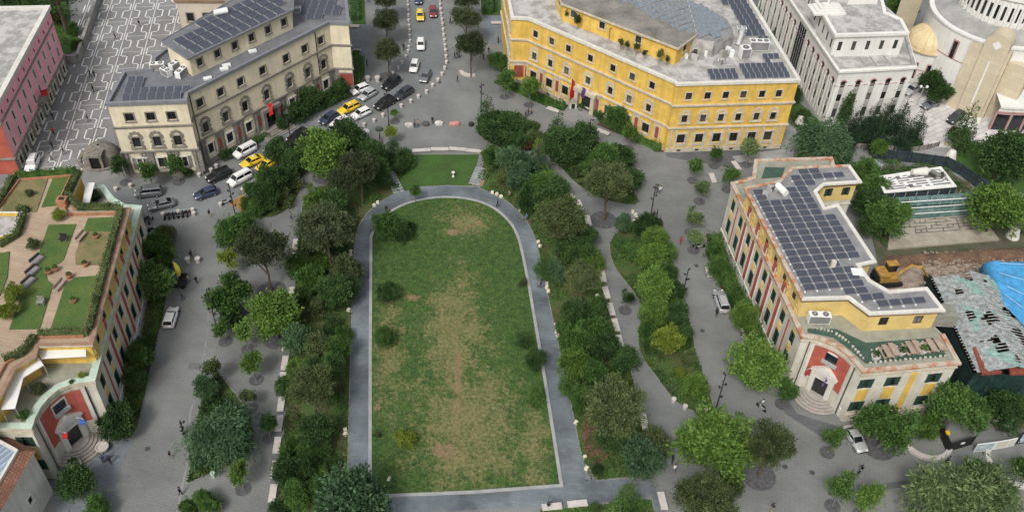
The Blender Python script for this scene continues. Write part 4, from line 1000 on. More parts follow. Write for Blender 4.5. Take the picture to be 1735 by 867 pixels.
mb = MB(); mb.poly([(p.x, p.y, Z5) for p in inset(P5, .4)], ROOFPALE); mb.part('roof', bld)
p, q = P5[k0], P5[(k0 + 1) % 4]; o_, d_, n_, L_ = along(p, q); c = o_ + d_ * L_ * .52; flag(bld, (c.x, c.y, 5.2), math.atan2(n_.y, n_.x), [REDF], 1.4, pole_up=.9)
c0 = o_ + d_ * L_ * .45; mb = MB(); fbox(mb, p, q, L_ * .46, L_ * .46 + 2.4, 3.6, 4.6, 1.1, GREYSTONE); mb.part('balcony', bld)

# ================================================================== pale building behind the cream one (top)
Z6 = 13
P6 = ccw([Vector(G(u, v, Z6)[:2]) for u, v in ((298, 2), (420, 3), (520, -60), (290, -60))])
GREIGE = M('greige_plaster', (.50, .45, .38), var=.08, scale=.4, fine=.04)
bld = thing('office_building', 'greige building cut by the top edge behind the cream office', 'building', (*center(P6)[:2], 0))
mb = MB()
for i in range(4): facade(bld, mb, P6[i], P6[(i + 1) % 4], 0, Z6, GREIGE, [dict(n=4, z=8.6, w=1.3, h=1.8, style='plain', trim=GREYSTONE, m=.5), dict(n=4, z=3.0, w=1.3, h=2.0, style='plain', trim=GREYSTONE, m=.5)])
mb.part('wall', bld); mb = MB(); mb.prism(P6, Z6, Z6 + .2, ROOFGREY); mb.part('roof', bld); cornice(bld, P6, Z6 - .2, .38, .3, M('brown_trim', (.20, .13, .08))); cornice(bld, P6, 6.8, .25, .15, GREYSTONE, 'string_course')

# ================================================================== small white house with tiled roof (bottom left)
Z7 = 8.5
RT = MP('roof_tiles', (.25, .125, .085), bw=.3, bh=.4, mortar=.05, dark=.6, var=.25, rot=R(20), stain=.3)
P7 = ccw([Vector(G(u, v, Z7)[:2]) for u, v in ((54, 762), (-20, 740), (-150, 900), (10, 905))])
P7 = ccw([Vector(G(u, v, Z7)[:2]) for u, v in ((55, 765), (-14, 885), (-120, 885), (-120, 730), (0, 735))])
bld = thing('white_house', 'white house with terracotta roof edge at the bottom left corner', 'house', (*center(P7)[:2], 0))
mb = MB(); 
for i in range(len(P7)):
    p, q = P7[i], P7[(i + 1) % len(P7)]; L = (q - p).length; facade(bld, mb, p, q, 0, Z7, WHITEP, [dict(at=[.3, .62], z=3.2, w=.8, h=1.2, style='sill', trim=WHITEP)] if 5 < L < 20 and p.x > P7[(i + 2) % 5].x - 1 else [])
mb.part('wall', bld)
I7 = inset(P7, 1.0); O7 = inset(P7, -.25); mb = MB()
for i in range(len(P7)):
    j = (i + 1) % len(P7); mb.poly([(O7[i].x, O7[i].y, Z7), (O7[j].x, O7[j].y, Z7), (I7[j].x, I7[j].y, Z7 + .9), (I7[i].x, I7[i].y, Z7 + .9)], RT)
    mb.poly([(O7[i].x, O7[i].y, Z7 - .12), (O7[j].x, O7[j].y, Z7 - .12), (O7[j].x, O7[j].y, Z7), (O7[i].x, O7[i].y, Z7)], WHITEP)
mb.part('roof', bld)
mb = MB(); ring(mb, I7, 0, .3, Z7 + .5, Z7 + 1.3, WHITEP); mb.poly([(p.x, p.y, Z7 + .9) for p in inset(I7, .2)], MP('glass_roof', (.20, .25, .32), bw=6, bh=.7, mortar=.08, dark=1.7, var=.1, rot=R(-60))); mb.part('roof_glazing', bld)

# ================================================================== white church offices (upper right)
def arch_fill(mb, p, q, s, z, r, out, mat, N=8):
    o_, d_, n_, L = along(p, q); c = o_ + d_ * s + n_ * out
    pts = [(c.x + d_.x * r * math.cos(math.pi * k / N), c.y + d_.y * r * math.cos(math.pi * k / N), z + r * math.sin(math.pi * k / N)) for k in range(N + 1)]
    mb.poly(pts, mat)
def arch_ring(mb, p, q, s, z, r0, r1, out, mat, N=10):
    o_, d_, n_, L = along(p, q)
    for k in range(N):
        a0, a1 = math.pi * k / N, math.pi * (k + 1) / N; c = []
        for dd in (out, 0):
            for rr, a in ((r0, a0), (r1, a0), (r1, a1), (r0, a1)):
                v = o_ + d_ * (s + rr * math.cos(a)) + n_ * dd; c.append((v.x, v.y, z + rr * math.sin(a)))
        mb.hexa(c, mat)
CHW = M('church_white', (.66, .655, .63), var=.06, scale=.3, fine=.03, streak=.10)
ROSE = M('rose_trim', (.36, .22, .21), var=.15, scale=2)
SHADOWG = M('grey_recess', (.34, .33, .32), var=.1, scale=1)  # shade of the recessed bay strips, painted as grey on thin flat panels
Z8, Z8u = 12.5, 17.0
bld = thing('church_office', 'white church office block with tall arched bays and stepped flat roofs', 'building', (*G(1460, 60, 0)[:2], 0))
LOW = ccw([Vector(G(u, v, Z8)[:2]) for u, v in ((1423, 120), (1551, 113), (1530, 40), (1420, -60), (1300, -60))])
mb = MB(); rl = MB()
for i in range(len(LOW)):
    p, q = LOW[i], LOW[(i + 1) % len(LOW)]; L = (q - p).length
    md = (p + q) / 2; front = abs(p.y - q.y) < 4 and md.y < G(1480, 90, Z8).y + 3; left = md.x < G(1440, 60, Z8).x and L > 12
    if front: at = [.1 + .2 * k for k in range(5)]
    elif left: n_b = int(L / 2.6); at = [(k + .5) / n_b for k in range(n_b)]
    else: at = []
    sk = []
    if left: sk = [k for k, f in enumerate(at) if .36 < ((1 - f) if p.y > q.y else f) < .50]
    facade(bld, mb, p, q, 0, Z8, CHW, [dict(at=at, z=2.0, w=.95, h=2.0, style='none', skip=sk), dict(at=at, z=5.6, w=.95, h=1.6, style='none', skip=sk), dict(at=at, z=8.6, w=.95, h=1.1, style='none', skip=sk)] if at else [])
    for k, f in enumerate(at):
        if k in sk: continue
        s = f * L; arch_fill(rl, p, q, s, 9.7, .47, .02, GLASS); arch_ring(rl, p, q, s, 9.7, .47, .72, .05, ROSE)
        for za, zb in ((4.0, 5.6), (7.2, 8.6)): fbox(rl, p, q, s - .47, s + .47, za, zb, .015, SHADOWG)
        for e in (-.95, .6): fbox(rl, p, q, s + e, s + e + .35, .5, 9.4, .14, CHW)
    if sk:
        s0, s1 = at[sk[0]] * L - .6, at[sk[-1]] * L + .6; N = 4
        for k in range(N): w_ = (s1 - s0) / N; fbox(rl, p, q, s0 + k * w_ + .12, s0 + (k + 1) * w_ - .12, 1.5, 11.2, .05, GLASS)
        for k in range(6): fbox(rl, p, q, s0, s1, 2.5 + k * 1.5, 2.6 + k * 1.5, .09, M('frame_violet', (.09, .07, .10)))
mb.part('wall', bld); rl.part('bay_relief', bld)
cornice(bld, LOW, Z8 - .4, .4, .35, CHW); cornice(bld, LOW, 9.05, .12, .06, ROSE, 'string_course')
mb = MB(); mb.poly([(p.x, p.y, Z8 - .2) for p in inset(LOW, .3)], ROOFPALE); ring(mb, LOW, 0, .45, Z8, Z8 + .35, CHW, ROOFPALE); mb.part('roof', bld)
mb = MB(); c0, c1 = G(1430, 112, Z8 - .2), G(1440, 97, Z8 - .2)
for u in (1462, 1480, 1504): a, b_ = G(u + 6, 113, Z8 - .18), G(u - 6, 97, Z8 - .18); mb.tube([a, b_], .2, M('roof_seam', (.25, .245, .24)), n=4)
mb.part('roof_seam', bld)
UPc = ccw([Vector(G(u, v, Z8u)[:2]) for u, v in ((1415, 61), (1539, 57), (1527, 34), (1500, 22), (1480, -60), (1345, -60))])
mb = MB(); IU = inset(UPc, .3)
for i in range(len(IU)):
    p, q = IU[i], IU[(i + 1) % len(IU)]; L = (q - p).length; md = (p + q) / 2
    n_w = 5 if L > 10 else 0
    facade(bld, mb, p, q, Z8 - .2, Z8u - .2, CHW, [dict(n=n_w if abs(p.y - q.y) < 4 else int(L / 2.4), z=13.6, w=.8, h=1.9, style='none')] if n_w else [])
mb.part('upper_wall', bld); ring_ = MB(); ring(ring_, UPc, -.15, .5, Z8u - .3, Z8u + .25, CHW); ring_.part('upper_cornice', bld)
mb = MB(); mb.poly([(p.x, p.y, Z8u) for p in inset(UPc, .4)], ROOFPALE); mb.part('upper_roof', bld)
mb = MB(); c = G(1400, 18, Z8u); T = Matrix.Translation(c) @ Matrix.Rotation(R(8), 4, 'Z')
for k in range(4): mb.box(-3.2 + k * .7, 3.2 - k * .7, -2 + k * .45, 2 - k * .45, k * .35, k * .35 + .36, CHW, T)
mb.cyl((0, 0, 1.4), .3, 1.2, CHW, n=8, T=T); mb.box(5, 11, 2, 4, 0, 1, CHW, T); mb.part('roof_lantern', bld)

# ================================================================== cathedral with golden domes (top right)
ZR = 15.0
GOLD = M('gold_roof', (.55, .45, .27), var=.10, scale=.8, rough=.6, metal=0, fine=.06)
BEIGE = MP('beige_stone', (.50, .44, .33), bw=1.6, bh=.9, mortar=.02, dark=.85, var=.06, vertical=True, stain=.08)
bld = thing('cathedral', 'round white cathedral with golden domes and beige stone bell towers', 'church', (*G(1690, 100, 0)[:2], 0))
a_, b_, c_ = [Vector(G(u, v, ZR)[:2]) for u, v in ((1577, 0), (1618, 50), (1705, 80))]
def circ(a, b, c):
    A2 = 2 * (b.x - a.x), 2 * (b.y - a.y); B2 = 2 * (c.x - a.x), 2 * (c.y - a.y)
    c1 = b.length_squared - a.length_squared; c2 = c.length_squared - a.length_squared
    D = A2[0] * B2[1] - A2[1] * B2[0]; o = Vector(((c1 * B2[1] - A2[1] * c2) / D, (A2[0] * c2 - c1 * B2[0]) / D)); return o, (o - a).length
cc, cr = circ(a_, b_, c_)
print('cathedral', cc, cr)
C3 = (cc.x, cc.y, 0)
mb = MB(); mb.lathe(C3, [(cr, 0), (cr, ZR), (cr - .6, ZR + .0), (cr - .6, ZR - .6)], CHW, n=72); mb.part('rotunda_wall', bld, smooth=False)
mb = MB(); mb.lathe(C3, [(cr + .25, ZR - .25), (cr + .25, ZR + .15), (cr - .7, ZR + .15), (cr - .7, ZR - .3)], CHW, n=72); mb.lathe(C3, [(cr + .06, 9.3), (cr + .06, 9.5)], ROSE, n=72); mb.part('rotunda_cornice', bld)
dr_ = cr * .60
mb = MB(); mb.lathe(C3, [(cr - .6, ZR - .5), (dr_ + .2, ZR + 1.2)], M('ring_roof', (.30, .30, .29), var=.2, scale=.3, fine=.1), n=72); mb.part('ring_roof', bld)
mb = MB(); mb.lathe(C3, [(dr_, ZR + .5), (dr_, ZR + 6.5), (dr_ + .5, ZR + 6.7), (dr_ + .5, ZR + 7.3), (dr_ - .3, ZR + 7.4)], CHW, n=72)
NW_ = 40
for k in range(NW_):
    a = 2 * math.pi * k / NW_; T = Matrix.Translation(C3) @ Matrix.Rotation(a, 4, 'Z')
    mb.box(dr_ - .1, dr_ + .35, -.22 - dr_ * math.pi / NW_ * .55, .22 - dr_ * math.pi / NW_ * .55, ZR + 1.2, ZR + 6, CHW, T)
mb.part('drum', bld)
for k in range(NW_):
    a = 2 * math.pi * (k + .0) / NW_
    if not (math.pi * .9 < a % (2 * math.pi) < math.pi * 1.75): continue
    me = PANEL_CACHE.get('drumwin')
    if me is None:
        g = MB(); g.box(0, .08, -.38, .38, 2.4, 5.2, GLASS); me = PANEL_CACHE['drumwin'] = g.mesh('drum_window')
    o = link('window', me, bld); o.location = Vector((cc.x + math.cos(a) * dr_, cc.y + math.sin(a) * dr_, ZR)) - wloc(bld); o.rotation_euler = (0, 0, a)
mb = MB(); mb.lathe(C3, [(dr_ + .1, ZR + 7.35)] + [((dr_ - .4) * math.cos(t), ZR + 7.4 + 6.5 * math.sin(t)) for t in [R(x) for x in range(0, 91, 10)]], GOLD, n=48); mb.part('great_dome', bld, smooth=True)
for (u, v, w_, za, zb) in ((1621, 82, .5, 9, 12.5),):
    pass
def slot(az, w_, za, zb, r, name='window', trim=ROSE):
    T = Matrix.Translation(C3) @ Matrix.Rotation(az, 4, 'Z'); g = MB(); g.box(r - .05, r + .12, -w_ - .25, w_ + .25, za - .1, zb + .3, trim, T); g.box(r, r + .16, -w_, w_, za, zb, GLASS, T); g.part(name, bld)
def az_of(u, v, z): p = G(u, v, z); return math.atan2(p.y - cc.y, p.x - cc.x)
slot(az_of(1622, 83, 11), .4, 9.5, 13, cr); slot(az_of(1719, 115, 8), .7, 6.2, 12, cr); slot(az_of(1738, 122, 8), .7, 6.2, 12, cr)
# apse with golden half dome
ap = G(1573, 72, 8.5); rA = (ap - Vector((0, 0, CAMH))).length * 33 / F_PX; ac = (ap.x, ap.y, 0)
mb = MB(); mb.lathe(ac, [(rA, 0), (rA, 8.4)], CHW, n=36); mb.lathe(ac, [(rA + .05, 4.3), (rA + .05, 4.5)], ROSE, n=36); mb.part('apse_wall', bld)
mb = MB(); prof = [(rA + .5, 8.2), (rA + .5, 8.5)] + [((rA + .1) * math.cos(R(t)), 8.5 + 3.6 * math.sin(R(t))) for t in range(0, 91, 10)]; mb.lathe(ac, prof, GOLD, n=36)
for k in range(18):
    a = 2 * math.pi * k / 18; mb.tube([(ac[0] + (rA + .15) * math.cos(R(t)) * math.cos(a), ac[1] + (rA + .15) * math.cos(R(t)) * math.sin(a), 8.52 + 3.6 * math.sin(R(t))) for t in range(0, 90, 15)], .07, GOLD, n=4)
mb.part('apse_dome', bld)
for k in range(4):
    a = R(-125 + k * 34); g = MB(); T = Matrix.Translation(ac) @ Matrix.Rotation(a, 4, 'Z'); g.box(rA - .05, rA + .1, -.55, .55, 2.4, 6.0, ROSE, T); g.box(rA, rA + .14, -.36, .36, 2.4, 5.8, GLASS, T); g.part('window', bld)
tp = G(1610, 112, 5.6); mb = MB(); mb.lathe((tp.x, tp.y, 0), [(1.55, 0), (1.55, 5.5), (1.8, 5.5), (1.8, 5.7)], CHW, n=24); mb.lathe((tp.x, tp.y, 0), [(1.6, 2.9), (1.6, 3.05)], ROSE, n=24); mb.part('turret', bld)
mb = MB(); mb.lathe((tp.x, tp.y, 0), [(1.8, 5.7), (1.4, 6.0), (.8, 6.35), (0, 6.5)], GOLD, n=20); mb.part('turret_dome', bld)
# lower entrance range right
mb = MB(); mb.lathe(C3, [(cr + 5, 0), (cr + 5, 5.0), (cr + 5.3, 5.0), (cr + 5.3, 5.4), (cr, 5.5)], CHW, n=48, a0=az_of(1690, 170, 5), a1=az_of(1690, 170, 5) + R(40)); mb.part('entrance_range', bld)
for k in range(3):
    a = az_of(1690, 170, 5) + R(4 + k * 9); T = Matrix.Translation(C3) @ Matrix.Rotation(a, 4, 'Z'); g = MB(); g.box(cr + 4.9, cr + 5.06, -1.3, 1.3, 0, 3.6, GLASS, T); g.box(cr + 4.95, cr + 5.12, -1.7, -1.3, 0, 4.2, ROSE, T); g.box(cr + 4.95, cr + 5.12, 1.3, 1.7, 0, 4.2, ROSE, T); g.box(cr + 4.95, cr + 5.12, -1.3, 1.3, 3.6, 4.2, ROSE, T); g.part('entrance_arch', bld)
# bell tower: shoulders and round-headed slab
def bell_tower(l0, r0, h, hs):
    L0, R0 = G(*l0), G(*r0); d = (R0 - L0); W_ = d.length; d.normalize(); a = math.atan2(d.y, d.x); T = Matrix.Translation(L0) @ Matrix.Rotation(a, 4, 'Z')
    mb = MB(); mb.box(0, W_, 0, 2.6, 0, hs, BEIGE, T); mb.part('tower_body', bld)
    mb = MB(); r = W_ * .3; cx = W_ * .62
    prof = [(cx - r, hs * .0), (cx + r, 0), (cx + r, h - r)] + [(cx + r * math.cos(R(t)), h - r + r * math.sin(R(t))) for t in range(15, 180, 15)] + [(cx - r, h - r)]
    i = len(mb.v); n = len(prof); k_ = mb.mi(BEIGE)
    mb.v.extend([tuple(T @ Vector((x, -.5, z))) for x, z in prof] + [tuple(T @ Vector((x, 3.2, z))) for x, z in prof])
    for q in range(n): b2 = (q + 1) % n; mb.f.append((i + q, i + b2, i + n + b2, i + n + q)); mb.m.append(k_)
    mb.f.append(tuple(range(i, i + n))); mb.m.append(k_); mb.f.append(tuple(range(i + 2 * n - 1, i + n - 1, -1))); mb.m.append(k_)
    mb.part('tower_slab', bld)
    mb = MB(); 
    for t in range(4): mb.cyl((cx + .42 * math.cos(R(90 * t)), 0, h - r + .42 * math.sin(R(90 * t))), .01, .01, CHW, n=3, T=T)
    for t in range(4):
        cxx, czz = cx + .42 * math.cos(R(90 * t)), h - r + .42 * math.sin(R(90 * t))
        mb.poly([tuple(T @ Vector((cxx + .42 * math.cos(R(s_)), -.54 - .004 * t, czz + .42 * math.sin(R(s_))))) for s_ in range(0, 360, 30)], CHW)
    mb.box(cx - .28, cx + .05, -.62, -.5, h * .12, h - 2.6 * r, CHW, T); mb.part('tower_emblem', bld)
    mb = MB(); mb.box(W_ * 1.0, W_ * 1.55, 1.5, 4.5, 0, hs * .86, BEIGE, T); mb.part('tower_shoulder', bld)
bell_tower((1602, 178), (1664, 202), 17.8, 14.4)
mb = MB(); q = [G(u, v, 0) for u, v in ((1500, 78), (1535, 78), (1545, 50), (1510, 50))]; mb.prism([tuple(p[:2]) for p in q], 0, 15, BEIGE); mb.part('tower_body', bld)

# ================================================================== domed stone shelter, low wall, site works
DOMES = M('weathered_dome_stone', (.23, .21, .18), col2=(.13, .12, .105), scale=1.5, fine=.15, bump=.5)
c = G(173, 268); mb = MB(); r_ = (G(205, 268) - c).length * .95
mb.lathe((c.x, c.y, 0), [(r_, 0), (r_ * 1.0, .5)] + [(r_ * math.cos(R(t)), .5 + r_ * .78 * math.sin(R(t))) for t in range(5, 91, 9)], DOMES, n=28)
o = thing('domed_shelter', 'round grey-brown dome with a dark square doorway on the patterned street', 'bunker', (c.x, c.y, 0)); mb.part('dome', o)
mb = MB(); T = Matrix.Translation(c) @ Matrix.Rotation(R(6), 4, 'Z'); mb.box(-1.3, -.85, -r_ - .35, -r_ + 2, 0, 2.6, DOMES, T); mb.box(.85, 1.3, -r_ - .35, -r_ + 2, 0, 2.6, DOMES, T); mb.box(-1.3, 1.3, -r_ - .35, -r_ + 2, 2.6, 2.95, DOMES, T); mb.part('door_frame', o)
mb = MB(); mb.box(-.85, .85, -r_ - .1, -r_ + 1.6, 0, 2.6, M('black_void', (.008, .008, .008)), T); mb.part('doorway', o)  # solid block in the opening; the unlit inside is painted near-black
mb = MB(); mb.lathe((c.x, c.y, 0), [(r_ + .9, 0), (r_ + .9, .35), (r_ + .4, .35), (r_ + .4, 0)], DOMES, n=28); mb.part('base_ring', o)
mb = MB(); pts = [G(u, v) for u, v in ((113, 108), (134, 107), (155, 45), (176, -20), (180, -50))]
for a, b_ in zip(pts, pts[1:]):
    d = (b_ - a).normalized(); n2 = Vector((-d.y, d.x, 0)) * .3; mb.hexa([tuple(a - n2), tuple(b_ - n2), tuple(b_ + n2), tuple(a + n2)] + [tuple(x + Vector((0, 0, 1.9))) for x in (a - n2, b_ - n2, b_ + n2, a + n2)], M('wall_grey', (.27, .26, .24), var=.25, scale=.8, fine=.1))
mb.top('boundary_wall', label='low grey garden wall beside the patterned street at top left', cat='wall')
# hoarding fence
def fence_run(name, pts, h, mat, label, cat='fence', post=2.4, pm=None, t=.06):
    o = thing(name, label, cat, pts[0]); mb = MB(); pb = None; zz = Vector((0, 0, h))
    for a, b_ in zip(pts, pts[1:]):
        d = (b_ - a).normalized(); n2 = Vector((-d.y, d.x, 0)) * t; q = [a - n2, b_ - n2, b_ + n2, a + n2]; mb.hexa([tuple(x + Vector((0, 0, .05))) for x in q] + [tuple(x + zz) for x in q], mat)
        k = 0
        while k * post < (b_ - a).length: c = a + d * k * post; pb = MB(); pb.box(-.05, .05, -.12, .12, 0, h + .1, pm or BLACK, Matrix.Translation(c)); pb.part('post', o); k += 1
    mb.part('panel', o); return o
NET = M('dark_site_netting', (.028, .042, .048), var=.35, scale=1.2, fine=.2)
fence_run('site_fence', [G(u, v) for u, v in ((1478, 268), (1540, 275), (1600, 283), (1625, 296), (1650, 315), (1700, 342), (1745, 372), (1800, 400))], 2.3, NET, 'dark netted fence curving around the excavation site', post=2)
DIRT = M('excavated_soil', (.16, .10, .065), col2=(.09, .055, .04), scale=.6, fine=.3, bump=1.0, bscale=2)
PALED = M('pale_rubble', (.33, .28, .23), col2=(.2, .15, .11), scale=.9, fine=.2, bump=1.0)
flat('excavated_ground', [(1460, 330), (1500, 280), (1600, 285), (1650, 318), (1800, 400), (1800, 740), (1600, 700), (1570, 600), (1500, 500)], .012, M('site_ground', (.11, .095, .07), col2=(.055, .07, .035), scale=.3, fine=.25, bump=.6))
mb = MB(); random.seed(11)
NX, NY = 46, 14                                # heaped soil band as a height sheet
c00, c10, c01, c11 = G(1490, 492), G(1760, 486), G(1500, 434), G(1760, 418)
idx = len(mb.v); k_ = mb.mi(DIRT)
for j in range(NY + 1):
    for i in range(NX + 1):
        s, t = i / NX, j / NY; p = c00.lerp(c10, s).lerp(c01.lerp(c11, s), t); e = min(t, 1 - t, s, 1 - s)
        h = .02 + min(1, e * 7) * (.45 + .8 * max(0, pnoise(Vector((p.x * .35, p.y * .5, 0)))) + .7 * (t > .6) * min(1, (t - .6) * 6)); mb.v.append((p.x, p.y, h))
for j in range(NY):
    for i in range(NX): a = idx + j * (NX + 1) + i; mb.f.append((a, a + 1, a + NX + 2, a + NX + 1)); mb.m.append(k_ if j > 7 else mb.mi(PALED))
mb.top('soil_heap', loc=(0, 0, 0), kind='structure')
# rubble stones: uncountable
mb = MB()
for k in range(420):
    u, v = random.uniform(1560, 1735), random.uniform(425, 480); c = G(u, v, .8); r = random.uniform(.08, .3)
    mb.box(-r, r, -r * .7, r * .7, -.5 * r, .6 * r, PALED, Matrix.Translation(c + Vector((0, 0, random.uniform(-.3, .1)))) @ Matrix.Rotation(random.uniform(0, 6), 4, 'Z'))
mb.top('rubble', label='loose stones strewn over the brown excavated bank', kind='stuff', loc=(0, 0, 0))
# ancient floor with maze pattern
def maze(mb, c4, z, nx, ny, mat, wd, seed, base=None, keep=.62):
    random.seed(seed); wd_ = wd; a, b_, c, d = [Vector(p) for p in c4]
    def P(s, t): q = a.lerp(b_, s).lerp(d.lerp(c, s), t); return Vector((q.x, q.y, z))
    for j in range(ny):
        for i in range(nx):
            s0, t0, s1, t1 = i / nx, j / ny, (i + 1) / nx, (j + 1) / ny
            if random.random() < keep:
                h = wd / ny / 2 * ny / ny; w2 = wd_ / ny
                mb.poly([P(s0, t0), P(s1, t0), P(s1, t0 + w2), P(s0, t0 + w2)], mat)
            if random.random() < keep * .5:
                w2 = wd_ * .9 / nx
                q = [P(s0, t0 + wd_ / ny), P(s0 + w2, t0 + wd_ / ny), P(s0 + w2, t1), P(s0, t1)]; mb.poly(q, mat)
q4 = [G(u, v) for u, v in ((1503, 424), (1692, 408), (1645, 345), (1510, 352))]
o = thing('excavated_mosaic', 'pale maze-patterned stone floor uncovered beside the brown soil bank', 'ancient floor', tuple(q4[0]))
mb = MB(); mb.prism([tuple(p[:2]) for p in ccw([tuple(p) for p in q4])], .02, .35, M('old_floor', (.36, .33, .27), col2=(.27, .24, .19), scale=.5, fine=.12)); mb.part('floor_slab', o)
mb = MB(); q5 = [q4[0].lerp(q4[3], .3) + (q4[1] - q4[0]) * .03, q4[1].lerp(q4[2], .3) - (q4[1] - q4[0]) * .08, q4[2] - (q4[2] - q4[3]) * .05, q4[3] + (q4[2] - q4[3]) * .03]; maze(mb, q5, .356, 16, 9, M('dark_inlay', (.14, .135, .125), var=.2), .3, 4, keep=.85); mb.part('inlay', o)
ZM = 4.5
q4 = [G(u, v, ZM) for u, v in ((1498, 328), (1621, 317), (1594, 283), (1484, 300))]
o = thing('maze_roof_pavilion', 'flat pavilion roof with a bold white maze pattern behind the green netting', 'pavilion', (q4[0].x, q4[0].y, 0))
mb = MB(); mb.prism([tuple(p[:2]) for p in ccw([tuple(p) for p in q4])], 0, ZM, NET, top=M('slate_floor', (.13, .13, .135), var=.2, scale=.6)); mb.part('block', o)
mb = MB(); maze(mb, q4, ZM + .006, 9, 8, M('maze_white', (.66, .65, .63), var=.08), .5, 9, keep=.8)
P4 = ccw([tuple(p[:2]) for p in q4]); ring(mb, [Vector(p) for p in P4], 0, .5, ZM + .0, ZM + .15, M('maze_white', (.66, .65, .63))); mb.part('maze_pattern', o)
mb = MB(); c = G(1556, 296, ZM); T = Matrix.Translation(c + Vector((0, 0, .7))) @ Matrix.Rotation(R(8), 4, 'Z') @ Matrix.Rotation(R(90), 4, 'Y'); mb.cyl((0, 0, -1.4), .5, 2.6, WHITEP, n=12, r2=.8, T=T)
mb.top('toppled_cone', label='white cone lying on its side on the maze-patterned roof', cat='cone')
mb = MB(); c = G(1584, 296, ZM)
for k in range(6): mb.box(-.7, .7, -.25, .25, 0, .35, random.choice([DFRAME, ROOFGREY, GREYSTONE]), Matrix.Translation(c + Vector((random.uniform(-1.4, 1.4), random.uniform(-.8, .8), .01 + k * .06))) @ Matrix.Rotation(k * 1.1, 4, 'Z'))
mb.top('tarpaulin_pile', label='dark heap of covers beside the toppled white cone on the roof', cat='heap')
# netted scaffolding front
NETG = M('green_scaffold_net', (.055, .11, .105), col2=(.14, .22, .21), scale=.9, fine=.25, rough=.6)
o = thing('scaffolding', 'scaffold draped in green and silver netting above the uncovered floor', 'scaffold', tuple(G(1512, 375)))
a, b_ = G(1512, 376), G(1660, 366); d = (b_ - a); L = d.length; d.normalize(); n2 = Vector((-d.y, d.x, 0))
mb = MB()
NXX = 40
for j, (z0, z1, off0, off1) in enumerate(((0, 1.4, 0, .15), (1.5, 2.8, .2, .5), (2.9, 4.2, .6, 1.6))):
    for i in range(NXX):
        def Q(s, z, of): p = a + d * (L * s) + n2 * (of + .18 * pnoise(Vector((s * 23, z * 2, 1)))); return (p.x, p.y, z + .1 * pnoise(Vector((s * 17, z, 5))))
        mb.poly([Q(i / NXX, z0, off0), Q((i + 1) / NXX, z0, off0), Q((i + 1) / NXX, z1, off1), Q(i / NXX, z1, off1)], NETG)
me = mb.part('netting', o); md = me.modifiers.new('t', 'SOLIDIFY'); md.thickness = .03
mb = MB()
for i in range(9):
    p = a + d * (L * i / 8) + n2 * .7; mb.tube([p, p + Vector((0, 0, 4.5))], .06, METAL); p2 = p + n2 * 1.5; mb.tube([p2, p2 + Vector((0, 0, 4.5))], .06, METAL)
for z in (1.45, 2.85, 4.3): mb.tube([a + n2 * .1 + Vector((0, 0, z)), b_ + n2 * .1 + Vector((0, 0, z))], .08, WMETAL)
mb.part('poles', o)
# concrete cones standing on the grass
def cone(u, v, h, r, lab):
    c = G(u, v); mb = MB(); mb.lathe(tuple(c), [(r, 0), (r * .98, h * .05), (r * .55, h * .9), (r * .45, h * .97), (0, h)], WHITEP, n=20); mb.top('concrete_cone', label=lab, cat='cone', smooth=True, group='white concrete cones round the site')
cone(1609, 269, 2.0, 1.15, 'large white concrete cone beside the site fence bend, behind the netting')
cone(1715, 401, 2.0, 1.15, 'white concrete cone on the right edge below the bushy tree')
cone(1656, 208, 1.3, .7, 'small white cone in front of the cathedral entrance'); cone(1355, 208, 1.6, 1.0, 'white concrete cone on the grass behind the yellow building')
# netted ruin with plastic covered rafters
ZN = 7.5
T4q = [Vector(G(u, v, ZN)[:2]) for u, v in ((1649, 633), (1760, 634), (1800, 560), (1668, 470), (1573, 470))]
bld = thing('netted_building', 'roofless building wrapped in dark green netting with bare rafters and plastic sheets', 'building', (*center(T4q)[:2], 0))
mb = MB(); DG = M('dark_green_net', (.014, .036, .032), var=.35, scale=.8, fine=.25, rough=.6)
assert area2(T4q) > 0
for i in range(len(T4q)):
    p, q = T4q[i], T4q[(i + 1) % len(T4q)]; N = 16
    for k in range(N):
        for (z0, z1) in ((0, 2.5), (2.5, 5), (5, ZN)):
            def Q(f, z): r = p.lerp(q, f); d = (q - p).normalized(); n_ = Vector((d.y, -d.x)); w_ = .22 * pnoise(Vector((f * 19 + i, z * .9, 2))); r = r + n_ * w_; return (r.x, r.y, z)
            mb.poly([Q(k / N, z0), Q((k + 1) / N, z0), Q((k + 1) / N, z1), Q(k / N, z1)], DG)
mb.part('net_wall', bld)
mb = MB(); mb.poly([(p.x, p.y, ZN - 2.2) for p in inset(T4q, .3)], M('dark_attic', (.05, .045, .04), var=.4, scale=1)); mb.part('attic_floor', bld)
PLA = M('plastic_sheet', (.34, .365, .365), col2=(.17, .185, .18), scale=1.6, fine=.25, rough=.4, bump=1)
TEA = M('teal_net', (.24, .38, .34), col2=(.16, .24, .22), scale=1.2, fine=.2)
A_, B_, C_, D_ = T4q[4], T4q[3], T4q[2], T4q[0]
mb = MB(); ax = (D_ - A_); Lx = ax.length; ax.normalize(); ay = Vector((-ax.y, ax.x))
if ay.dot(B_ - A_) < 0: ay = -ay
IPn = [(p.x, p.y) for p in inset(T4q, .15)]
for k in range(int(Lx / .55)):
    s = .4 + k * .55; c0 = A_ + ax * s; prev = None
    for j in range(26):
        c = c0 + ay * (.3 + j * .8); zz = ZN + 1.6 - abs(j * .8 - 5.5) * .28
        if inside(IPn, c.x, c.y) and zz > ZN - 1.5:
            if prev and random.random() < .86: mb.tube([prev, (c.x, c.y, zz)], .07, random.choice([PLA, PLA, METAL, GREYSTONE]), n=4)
            prev = (c.x, c.y, zz)
        else: prev = None
mb.part('rafters', bld)
mb = MB(); NS, NT = 60, 40
